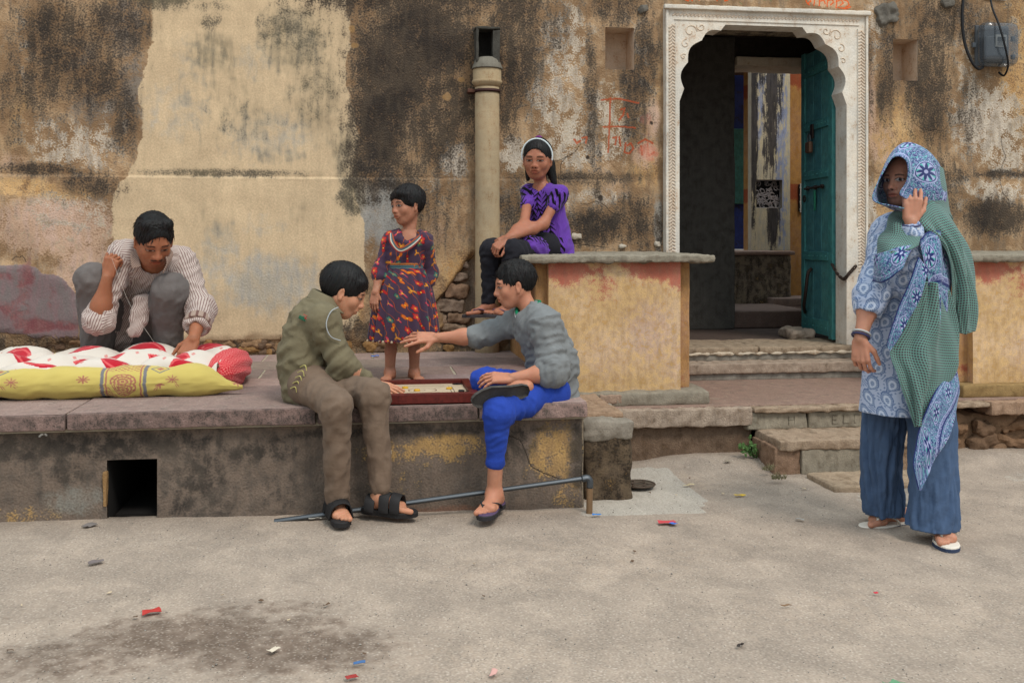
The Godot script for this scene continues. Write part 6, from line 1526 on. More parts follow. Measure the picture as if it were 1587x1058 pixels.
func woman() -> void:
	var p := person("person veiled in a blue and green printed scarf, holding a phone to one ear", Vector3.ZERO)
	var k := 0.92
	var j := {"pel": Vector3(2.089, 0.734, 2.42), "mid": Vector3(2.097, 0.898, 2.42), "che": Vector3(2.114, 1.075, 2.41), "nek": Vector3(2.119, 1.194, 2.41), "sl": Vector3(2.157, 1.132, 2.5), "sr": Vector3(2.066, 1.133, 2.34),
		"el": Vector3(2.038, 0.951, 2.55), "wl": Vector3(2.006, 1.174, 2.6), "er": Vector3(1.914, 0.91, 2.48), "wr": Vector3(1.835, 0.739, 2.54),
		"hl": Vector3(2.139, 0.686, 2.45), "hr": Vector3(2.044, 0.68, 2.38), "kl": Vector3(2.149, 0.344, 2.5), "kr": Vector3(2.044, 0.34, 2.33), "al": Vector3(2.182, 0.039, 2.52), "ar": Vector3(2.111, 0.028, 2.29), "fwd": V(-0.55, 0, 0.83)}
	var skin := lin(179, 126, 102)
	var hx := aim(Vector3(2.038, 1.337, 2.49), V(-0.88, -0.02, 0.46))
	var H := 0.205
	todo(p, "body", M.skin, [func() -> Mb: return body_job(j, k, skin),
		func() -> Mb: return head_job(hx, H, head_at(hx, H, j.nek, {"skin": skin, "lid": 0.1, "nr": 0.18, "look": V2(0.6, 0)})),
		func() -> Mb: return field_skin(hand_field(j.wl, V(0.08, 1.0, -0.05), V(-0.25, -0.1, 0.95), 0.172, -1.0, [0.42, 0.40, 0.45, 0.55], 0.3, 0.12, j.el, 0.0245), 0.003, skin),
		func() -> Mb: return field_skin(hand_field(j.wr, V(0.0, -1.0, 0.05), V(-0.75, 0.0, 0.6), 0.17, 1.0, [0.5, 0.55, 0.6, 0.65], 0.3, 0.06, j.er, 0.0245), 0.003, skin),
		func() -> Mb: return field_skin(foot_field(j.al, V(-0.42, 0, 0.9), Vector3.UP, 0.215, -1.0, j.kl, 0.031), 0.0036, skin),
		func() -> Mb: return field_skin(foot_field(j.ar, V(-0.97, 0, 0.26), Vector3.UP, 0.215, 1.0, j.kr, 0.031), 0.0036, skin)])
	todo(p, "hair", M.hair, [func() -> Mb: return hair_job(hx, H, {"cuts": SHORT, "seed": 25, "r": V(0.337, 0.36, 0.40), "amp": 0.004, "wisps": 0, "locks": 0, "cell": 0.018})])
	strap(p, mat(rgb(210, 190, 120), 0.3), [hx * (V(-0.062, -0.155, 0.405) * H), hx * (V(-0.072, -0.15, 0.405) * H)], 0.0022, 1.0, "nose_stud")
	obj("phone", rough_box(V(0.05, 0.10, 0.012), 9.0, 0.004).mesh(), M.black, p, j.wl + V(0.03, 0.085, -0.045), V(0, 0.5, 0.1))
	var km := cloth_mat(Color.WHITE, T.paisley, V(4.2, 4.2, 1.0))
	todo(p, "kurta", km, [func() -> Mb:
		var f := Field.new()
		f.kk = 0.05
		var fw: Vector3 = j.fwd
		chart(f.cap(j.mid, j.che, 0.150, 0.145, fw, 0.72), fw, 0.006, 6.0, 8.0)
		chart(f.cap(j.sr, j.sl, 0.052, 0.040), V(0, 0, 1), 0.003)
		chart(f.cap(j.sl, j.el, 0.047, 0.054), V(-0.3, 0, 1), 0.006, 5.0, 10.0)
		chart(f.cap(j.el, (j.el as Vector3).lerp(j.wl, 0.86), 0.060, 0.040), V(-0.3, 0, 1), 0.009, 5.0, 16.0)
		chart(f.cap(j.sr, j.er, 0.062, 0.056), V(-0.3, 0, 1), 0.006, 5.0, 10.0)
		chart(f.cap(j.er, (j.er as Vector3).lerp(j.wr, 0.36), 0.056, 0.056), V(-0.3, 0, 1), 0.005, 5.0, 10.0)
		f.prims.append(_cut(j.wr - j.er, (j.er as Vector3).lerp(j.wr, 0.42)))
		return cloth(f, 0.0075, 43),
		func() -> Mb:
		var rows: Array = []
		for r in [[Vector3(2.097, 0.936, 2.42), 0.160, 0.115], [Vector3(2.086, 0.785, 2.42), 0.165, 0.125], [Vector3(2.081, 0.608, 2.42), 0.162, 0.135], [Vector3(2.084, 0.439, 2.42), 0.170, 0.150]]:
			var ring: Array = []
			for a in 20:
				var t := TAU * a / 20.0
				ring.append((r[0] as Vector3) + V(sin(t) * r[1], 0, -cos(t) * r[2]))
			rows.append(ring)
		return loft(rows, 96, 40, true, 0.004, func(u: float, v: float) -> float: return 0.007 * sin(u * TAU * 6.0 + 2.0 * sin(v * 3.0)) * v)])
	todo(p, "trousers", cloth_mat(rgb(66, 86, 116)), [func() -> Mb:
		var b := Mb.new()
		for s in [[Vector3(2.049, 0.627, 2.36), Vector3(2.038, 0.419, 2.34), Vector3(2.044, 0.207, 2.31), Vector3(2.066, 0.006, 2.29), 0.085, 0.080, 0.078, 0.078, 1.0], [Vector3(2.133, 0.637, 2.46), Vector3(2.153, 0.44, 2.48), Vector3(2.146, 0.21, 2.51), Vector3(2.134, 0.014, 2.53), 0.088, 0.085, 0.083, 0.088, 2.0]]:
			var rows: Array = []
			for r in 4:
				var ring: Array = []
				for a in 16:
					var t := TAU * a / 16.0
					ring.append((s[r] as Vector3) + V(sin(t) * s[4 + r], 0.0, -cos(t) * s[4 + r] * 1.05))
				rows.append(ring)
			var ph: float = s[8]
			var nn := noise(50 + int(ph), 1.0, 3)
			b.join(loft(rows, 96, 70, true, 0.004, func(u: float, v: float) -> float:
				var w := nn.get_noise_3d(cos(u * TAU) * 1.7 + v * 0.9, sin(u * TAU) * 1.7 + v * 0.5, v * 1.3)
				var cr := nn.get_noise_3d(cos(u * TAU) * 3.0, sin(u * TAU) * 3.0, v * 9.0 + ph * 5.0)
				return (0.020 * (0.5 - absf(w) * 2.0) + 0.006 * cr) * (0.5 + 0.5 * v)))
		return b])
	# ---- the scarf, in the pieces that hang separately
	var gm := cloth_mat(Color.WHITE, T.grid, V(3.9, 3.9, 1.0))
	var bm := cloth_mat(Color.WHITE, T.border, V(1.0, 1.0, 1.0))
	var sm := cloth_mat(Color.WHITE, T.scarf, V(1.0, 1.0, 1.0))
	# hood: from the rim round the face back over the head
	var hood := func() -> Mb:
		var rim := [Vector3(1.975, 1.227, 2.6), Vector3(1.888, 1.234, 2.66), Vector3(1.833, 1.245, 2.66), Vector3(1.831, 1.267, 2.64), Vector3(1.859, 1.314, 2.62), Vector3(1.896, 1.363, 2.6), Vector3(1.932, 1.41, 2.59), Vector3(1.957, 1.419, 2.6), Vector3(1.98, 1.401, 2.61), Vector3(1.99, 1.361, 2.605), Vector3(1.985, 1.323, 2.6), Vector3(1.962, 1.289, 2.6), Vector3(1.96, 1.275, 2.6)]
		var mid := [Vector3(2.027, 1.209, 2.56), Vector3(1.976, 1.235, 2.52), Vector3(1.962, 1.247, 2.46), Vector3(1.968, 1.293, 2.43), Vector3(1.989, 1.359, 2.42), Vector3(2.01, 1.438, 2.44), Vector3(2.03, 1.472, 2.48), Vector3(2.056, 1.469, 2.51), Vector3(2.076, 1.436, 2.53), Vector3(2.062, 1.384, 2.57), Vector3(2.051, 1.33, 2.58), Vector3(2.036, 1.281, 2.58), Vector3(2.004, 1.252, 2.59)]
		var far := [Vector3(2.093, 1.191, 2.5), Vector3(2.087, 1.209, 2.4), Vector3(2.08, 1.236, 2.34), Vector3(2.072, 1.299, 2.33), Vector3(2.088, 1.376, 2.33), Vector3(2.11, 1.443, 2.34), Vector3(2.126, 1.483, 2.38), Vector3(2.151, 1.477, 2.42), Vector3(2.171, 1.433, 2.46), Vector3(2.163, 1.375, 2.5), Vector3(2.139, 1.314, 2.53), Vector3(2.112, 1.264, 2.54), Vector3(2.074, 1.229, 2.55)]
		var back := [Vector3(2.184, 1.176, 2.42), Vector3(2.204, 1.19, 2.34), Vector3(2.2, 1.231, 2.3), Vector3(2.198, 1.297, 2.28), Vector3(2.2, 1.37, 2.28), Vector3(2.217, 1.427, 2.29), Vector3(2.233, 1.451, 2.32), Vector3(2.248, 1.433, 2.35), Vector3(2.258, 1.39, 2.38), Vector3(2.262, 1.332, 2.4), Vector3(2.255, 1.28, 2.42), Vector3(2.232, 1.234, 2.44), Vector3(2.187, 1.198, 2.46)]
		return loft([rim, mid, far, back], 60, 30, false, 0.004, func(u: float, v: float) -> float: return 0.004 * sin(u * 30.0 + v * 5.0) * v, true)
	var hoodm := cloth_mat(Color.WHITE, T.border, V(1.1, 0.92, 1.0), V(0.02, 0.04, 0.0))
	todo(p, "scarf_hood", hoodm, [hood])
	# the green body of the scarf behind the neck and over the far shoulder
	todo(p, "scarf", gm, [func() -> Mb:
		var b := loft([
			[Vector3(1.881, 1.035, 2.56), Vector3(1.883, 1.053, 2.66), Vector3(1.939, 1.07, 2.68), Vector3(2.001, 1.093, 2.66)],
			[Vector3(1.918, 1.112, 2.53), Vector3(1.931, 1.126, 2.6), Vector3(1.993, 1.141, 2.6), Vector3(2.062, 1.156, 2.58)],
			[Vector3(1.977, 1.172, 2.48), Vector3(1.975, 1.18, 2.55), Vector3(2.021, 1.19, 2.56), Vector3(2.101, 1.2, 2.54)],
			[Vector3(2.038, 1.228, 2.42), Vector3(2.03, 1.226, 2.48), Vector3(2.061, 1.231, 2.51), Vector3(2.131, 1.246, 2.5)]], 30, 24, false, 0.004, func(u: float, v: float) -> float: return 0.006 * sin(u * 9.0 + v * 14.0))
		# the fall over her near shoulder and down her back
		b.join(loft([
			[Vector3(2.051, 1.209, 2.58), Vector3(2.14, 1.25, 2.52), Vector3(2.232, 1.244, 2.44), Vector3(2.303, 1.216, 2.36)],
			[Vector3(2.05, 1.155, 2.6), Vector3(2.139, 1.19, 2.56), Vector3(2.25, 1.172, 2.48), Vector3(2.348, 1.123, 2.36)],
			[Vector3(2.145, 1.078, 2.58), Vector3(2.183, 1.102, 2.57), Vector3(2.275, 1.078, 2.5), Vector3(2.387, 1.025, 2.36)],
			[Vector3(2.207, 0.965, 2.54), Vector3(2.233, 0.97, 2.55), Vector3(2.315, 0.952, 2.48), Vector3(2.41, 0.916, 2.36)],
			[Vector3(2.225, 0.845, 2.52), Vector3(2.251, 0.846, 2.53), Vector3(2.327, 0.841, 2.47), Vector3(2.418, 0.828, 2.36)],
			[Vector3(2.238, 0.769, 2.5), Vector3(2.27, 0.749, 2.5), Vector3(2.328, 0.745, 2.46), Vector3(2.404, 0.761, 2.36)]], 40, 60, false, 0.004, func(u: float, v: float) -> float: return (0.015 * sin(u * 15.0 + v * 2.5) + 0.006 * sin(u * 33.0 - v * 7.0)) * sst(0.05, 0.4, v)))
		# inside of the hood down to the neck
		b.join(loft([
			[Vector3(2.194, 1.4, 2.44), Vector3(2.269, 1.39, 2.38), Vector3(2.318, 1.349, 2.3)],
			[Vector3(2.168, 1.311, 2.5), Vector3(2.255, 1.311, 2.42), Vector3(2.323, 1.296, 2.32)],
			[Vector3(2.095, 1.229, 2.55), Vector3(2.219, 1.243, 2.46), Vector3(2.322, 1.227, 2.34)],
			[Vector3(2.068, 1.195, 2.57), Vector3(2.218, 1.212, 2.48), Vector3(2.338, 1.191, 2.34)]], 24, 24, false, 0.004))
		return b])
	# printed border round her chest and upper arm
	todo(p, "scarf_border", cloth_mat(Color.WHITE, T.border, V(1.9, 5.2, 1.0), V(0.06, 0.0, 0.0)), [func() -> Mb:
		var b := loft([
			[Vector3(1.879, 0.952, 2.55), Vector3(1.869, 0.951, 2.64), Vector3(1.881, 0.976, 2.69), Vector3(1.915, 1.005, 2.7)],
			[Vector3(1.876, 1.006, 2.56), Vector3(1.863, 1.018, 2.66), Vector3(1.896, 1.037, 2.69), Vector3(1.941, 1.051, 2.69)],
			[Vector3(1.889, 1.049, 2.55), Vector3(1.883, 1.069, 2.65), Vector3(1.932, 1.084, 2.67), Vector3(1.995, 1.093, 2.65)]], 30, 20, false, 0.004, func(u: float, v: float) -> float: return 0.004 * sin(u * 12.0 + v * 4.0))
		return b,
		func() -> Mb:
		# the length that lies over her raised arm and hangs from it
		return loft([
			[Vector3(2.017, 1.107, 2.63), Vector3(2.075, 1.141, 2.61), Vector3(2.164, 1.132, 2.55), Vector3(2.252, 1.077, 2.46)],
			[Vector3(2.026, 1.036, 2.64), Vector3(2.078, 1.05, 2.63), Vector3(2.168, 1.044, 2.56), Vector3(2.263, 0.997, 2.46)],
			[Vector3(2.059, 0.945, 2.62), Vector3(2.095, 0.949, 2.62), Vector3(2.168, 0.941, 2.56), Vector3(2.257, 0.911, 2.46)],
			[Vector3(2.086, 0.847, 2.6), Vector3(2.112, 0.847, 2.6), Vector3(2.169, 0.843, 2.55), Vector3(2.252, 0.831, 2.46)],
			[Vector3(2.103, 0.768, 2.58), Vector3(2.112, 0.779, 2.6), Vector3(2.169, 0.76, 2.55), Vector3(2.246, 0.771, 2.46)]], 36, 50, false, 0.004, func(u: float, v: float) -> float: return 0.007 * sin(u * 16.0 + v * 3.0))])
	# the long front fall with its border edge, down to the point
	todo(p, "scarf_end", gm, [func() -> Mb:
		return loft([
			[Vector3(2.023, 0.945, 2.62), Vector3(2.055, 0.955, 2.635), Vector3(2.095, 0.944, 2.62), Vector3(2.186, 0.916, 2.54)],
			[Vector3(1.977, 0.801, 2.61), Vector3(2.026, 0.803, 2.64), Vector3(2.105, 0.8, 2.62), Vector3(2.236, 0.779, 2.52)],
			[Vector3(1.916, 0.706, 2.61), Vector3(1.992, 0.704, 2.645), Vector3(2.095, 0.705, 2.62), Vector3(2.238, 0.68, 2.52)],
			[Vector3(1.941, 0.612, 2.62), Vector3(1.995, 0.61, 2.65), Vector3(2.089, 0.621, 2.62), Vector3(2.219, 0.614, 2.53)],
			[Vector3(1.976, 0.511, 2.62), Vector3(2.003, 0.519, 2.645), Vector3(2.059, 0.533, 2.62), Vector3(2.142, 0.537, 2.56)],
			[Vector3(2.007, 0.415, 2.62), Vector3(2.006, 0.423, 2.64), Vector3(2.027, 0.44, 2.63), Vector3(2.065, 0.458, 2.6)]], 40, 60, false, 0.004, func(u: float, v: float) -> float: return 0.012 * sin(u * 13.0 + 3.0 * v) + 0.005 * sin(u * 27.0 - 9.0 * v))])
	todo(p, "scarf_border", cloth_mat(Color.WHITE, T.border, V(2.3, 1.0 / 0.115, 1.0), V(0.1, 0.0, 0.0)), [func() -> Mb:
		# along the upper edge
		var b := loft([
			[Vector3(1.999, 1.046, 2.66), Vector3(1.973, 0.994, 2.67), Vector3(1.945, 0.924, 2.665), Vector3(1.918, 0.853, 2.66), Vector3(1.896, 0.777, 2.645), Vector3(1.887, 0.719, 2.635)],
			[Vector3(2.04, 0.998, 2.66), Vector3(2.018, 0.947, 2.67), Vector3(1.996, 0.881, 2.665), Vector3(1.958, 0.81, 2.66), Vector3(1.924, 0.744, 2.65), Vector3(1.899, 0.7, 2.64)]], 60, 12, false, 0.004, func(u: float, v: float) -> float: return 0.003 * sin(u * 14.0))
		return b,
		func() -> Mb:
		# along the lower edge to the tip
		return loft([
			[Vector3(2.238, 0.663, 2.525), Vector3(2.148, 0.583, 2.575), Vector3(2.066, 0.515, 2.625), Vector3(2.018, 0.436, 2.645), Vector3(2, 0.353, 2.645), Vector3(1.988, 0.277, 2.64), Vector3(2.014, 0.189, 2.635)],
			[Vector3(2.243, 0.515, 2.525), Vector3(2.204, 0.442, 2.57), Vector3(2.164, 0.392, 2.6), Vector3(2.12, 0.34, 2.62), Vector3(2.08, 0.296, 2.635), Vector3(2.052, 0.246, 2.64), Vector3(2.019, 0.184, 2.635)]], 70, 24, false, 0.004, func(u: float, v: float) -> float: return 0.004 * sin(u * 12.0 + v * 6.0))])
	# bangles, watch and slippers
	for s in [["wl", "el", 0.020], ["wr", "er", 0.018]]:
		var c: Vector3 = (j[s[0]] as Vector3).lerp(j[s[1]], 0.04)
		var d: Vector3 = (j[s[1]] - j[s[0]]).normalized()
		var sd := d.cross(V(0, 0, 1)).normalized()
		var o := d.cross(sd)
		for q in 2:
			var ring: Array = []
			for a in 13:
				ring.append(c + d * (0.012 * q) + (sd * cos(TAU * a / 12.0) + o * sin(TAU * a / 12.0)) * 0.031)
			strap(p, mat([rgb(60, 62, 96), rgb(190, 190, 186)][q], 0.35), ring, 0.0052, 0.8, "bangle", d)
	var wh := mat(rgb(214, 204, 190), 0.7)
	var nv := mat(rgb(52, 62, 84), 0.8)
	for s in [["al", V(-0.42, 0, 0.9), -1.0], ["ar", V(-0.97, 0, 0.26), 1.0]]:
		sole_mesh(j[s[0]] - V(0, 0.006, 0), s[1], Vector3.UP, 0.222, s[2], 0.016, nv, p, "slipper", 1.12)
		sole_mesh(j[s[0]], s[1], Vector3.UP, 0.222, s[2], 0.007, wh, p, "insole", 1.11)
		thong(p, wh, j[s[0]], s[1], Vector3.UP, 0.22, s[2], 0.0085)
# ---------------------------------------------------------------- bodies
# every part of a figure is a list of jobs that run side by side; what they return is joined into one mesh
var parts_todo: Array = []

func todo(parent: Node3D, called: String, m: Material, jobs: Array, label := "") -> void:
	parts_todo.append({"parent": parent, "called": called, "m": m, "jobs": jobs, "label": label})

func run_todo() -> void:
	var flat: Array = []
	for p in parts_todo:
		for j in p.jobs:
			flat.append(j)
	var res := []
	res.resize(flat.size())
	par(flat.size(), func(k: int) -> void:
		res[k] = (flat[k] as Callable).call())
	var at := 0
	for p in parts_todo:
		var b := Mb.new()
		for j in p.jobs:
			var r: Mb = res[at]
			if r.n.size() != r.v.size():
				r.normals()
			b.join(r)
			at += 1
		var o := obj(p.called, b.mesh(false), p.m, p.parent)
		if p.label != "":
			o.set_meta("label", p.label)
	parts_todo.clear()

func field_skin(f: Field, cell: float, c: Color) -> Mb:
	var g := nets(f, cell)
	g.normals()
	var n := noise(31, 30.0, 2)
	for k in g.v.size():
		var e := n.get_noise_3dv(g.v[k])
		g.c[k] = c * (1.0 + e * 0.10)
		g.c[k].a = 1.0
	return g

# a right (side 1) or left (side -1) hand; dir runs along the fingers, back points out of the back of the hand
func hand_field(wrist: Vector3, dir: Vector3, back: Vector3, ln: float, side: float, curl: Array, thumb := 0.5, spread := 0.12, from := Vector3.ZERO, wr := 0.0) -> Field:
	var f := Field.new()
	f.kk = ln * 0.05
	dir = dir.normalized()
	back = (back - dir * back.dot(dir)).normalized()
	var td := dir.cross(back) * -side
	if wr > 0.0:
		f.cap(wrist + (from - wrist).normalized() * ln * 0.35, wrist, wr * 1.04, wr * 0.98, back, 0.82)
	var k0 := ln * 0.058
	for i in 4:
		var off := (0.165 - 0.108 * i) * ln
		var base := wrist + dir * ln * (0.50 - 0.02 * absf(i - 1.2)) + td * off + back * ln * (0.012 - 0.006 * absf(i - 1.0))
		f.cap(wrist + dir * ln * 0.05 + td * off * 0.55, base, k0 * 1.1, k0 * 0.98)
		var l: float = [0.43, 0.48, 0.45, 0.35][i] * ln
		var fan := (1.2 - i) * spread
		var d := (dir + td * fan).normalized()
		var axis := d.cross(back).normalized()
		var p := base
		var r: float = ln * [0.049, 0.051, 0.048, 0.042][i]
		for s in 3:
			var c: float = curl[i] * [1.0, 1.1, 0.75][s]
			d = d.rotated(axis, -c)
			var q = p + d * l * [0.46, 0.30, 0.24][s]
			var m := f.cap(p, q, r, r * 0.88)
			m.k = ln * 0.022
			r *= 0.89
			p = q
	var tb := wrist + dir * ln * 0.13 + td * ln * 0.12 - back * ln * 0.02
	var t1 := (dir * 0.72 + td * (0.35 + thumb) - back * 0.35).normalized()
	var p1 := tb + t1 * ln * 0.22
	f.cap(tb, p1, ln * 0.075, ln * 0.06)
	var t2 := (dir * 0.9 + td * (0.1 + thumb * 0.5) - back * 0.3).normalized()
	var p2 := p1 + t2 * ln * 0.17
	f.cap(p1, p2, ln * 0.056, ln * 0.05).k = ln * 0.03
	f.cap(p2, p2 + t2 * ln * 0.13, ln * 0.05, ln * 0.042).k = ln * 0.03
	# heel of the hand
	f.cap(wrist + dir * ln * 0.10 - td * ln * 0.12, wrist + dir * ln * 0.36 - td * ln * 0.13, ln * 0.07, ln * 0.06)
	return f

# a bare foot; at is the ankle joint, toe the way it points, up leaves the sole
func foot_field(at: Vector3, toe: Vector3, up: Vector3, ln: float, side: float, from: Vector3, ra: float) -> Field:
	var f := Field.new()
	f.kk = ln * 0.10
	toe = (toe - up * toe.dot(up)).normalized()
	var inn := up.cross(toe) * side     # towards the big toe
	var sole := at - up * ln * 0.27
	f.cap(at + (from - at).normalized() * ln * 0.45, at, ra * 1.02, ra)
	var heel := sole - toe * ln * 0.19 + up * ln * 0.11
	f.cap(heel, heel + up * ln * 0.03, ln * 0.115, ln * 0.105)
	f.cap(at - up * ln * 0.03, heel + up * ln * 0.03, ra * 1.02, ln * 0.11)
	f.cap(at - up * ln * 0.04, sole + toe * ln * 0.36 + up * ln * 0.085 + inn * ln * 0.03, ra * 1.08, ln * 0.085)
	f.cap(heel, sole + toe * ln * 0.42 + up * ln * 0.07 - inn * ln * 0.09, ln * 0.10, ln * 0.066)
	f.cap(sole + toe * ln * 0.36 + up * ln * 0.075 + inn * ln * 0.10, sole + toe * ln * 0.42 + up * ln * 0.065 - inn * ln * 0.10, ln * 0.078, ln * 0.06)
	for i in 5:
		var o := (0.125 - 0.066 * i) * ln
		var b := sole + toe * ln * (0.44 - 0.022 * i * i * 0.6) + inn * o + up * ln * 0.06
		var l: float = [0.24, 0.215, 0.195, 0.17, 0.14][i] * ln
		var r: float = [0.058, 0.043, 0.041, 0.039, 0.038][i] * ln
		var c := f.cap(b, b + toe * l - up * ln * (0.018 if i == 0 else 0.03), r, r * 0.95)
		c.k = ln * 0.025
	return f

func foot_outline(ln: float, side: float, grow := 1.08) -> PackedVector2Array:
	var half := [[-0.36, 0.0], [-0.33, 0.10], [-0.22, 0.135], [0.0, 0.125], [0.2, 0.15], [0.36, 0.185], [0.5, 0.185], [0.62, 0.155], [0.69, 0.09], [0.715, 0.03], [0.70, -0.04], [0.64, -0.10], [0.52, -0.16], [0.36, -0.19], [0.18, -0.165], [0.0, -0.14], [-0.22, -0.135], [-0.33, -0.09]]
	var p := PackedVector2Array()
	for h in half:
		p.append(Vector2(h[1] * side, h[0] - 0.02) * ln * grow)
	return p

# a sole under a foot: x across (to the big toe), y along the toe, z up
func sole_mesh(at: Vector3, toe: Vector3, up: Vector3, ln: float, side: float, th: float, m: Material, parent: Node3D, called := "sandal", grow := 1.08) -> MeshInstance3D:
	toe = (toe - up * toe.dot(up)).normalized()
	var inn := up.cross(toe)
	var b := prism(foot_outline(ln, side, grow), th, 0.003)
	var s := at - up * (ln * 0.27 + th - 0.003)
	var o := obj(called, b.mesh(), m, parent)
	o.transform = Transform3D(Basis(inn, toe, up) if inn.cross(toe).dot(up) > 0.0 else Basis(-inn, toe, up), s)
	return o

func strap(parent: Node3D, m: Material, pts: Array, r: float, squash := 0.4, called := "strap", up := Vector3.UP) -> void:
	obj(called, tube(smooth_path(pts, 6), PackedFloat32Array([r]), 8, true, squash, up).mesh(), m, parent)

# thong straps and the post between the toes
func thong(parent: Node3D, m: Material, at: Vector3, toe: Vector3, up: Vector3, ln: float, side: float, r := 0.006) -> void:
	toe = (toe - up * toe.dot(up)).normalized()
	var inn := up.cross(toe) * side
	var sole := at - up * ln * 0.27
	var knot := sole + toe * ln * 0.44 + inn * ln * 0.075 + up * ln * 0.135
	strap(parent, m, [sole + toe * ln * 0.5 + inn * ln * 0.075, knot], r * 0.7, 1.0)
	strap(parent, m, [knot, sole + toe * ln * 0.30 + inn * ln * 0.155 + up * ln * 0.165, sole + toe * ln * 0.12 + inn * ln * 0.185 + up * ln * 0.10, sole + toe * ln * 0.02 + inn * ln * 0.155], r)
	strap(parent, m, [knot, sole + toe * ln * 0.33 - inn * ln * 0.06 + up * ln * 0.165, sole + toe * ln * 0.14 - inn * ln * 0.165 + up * ln * 0.10, sole + toe * ln * 0.02 - inn * ln * 0.16], r)

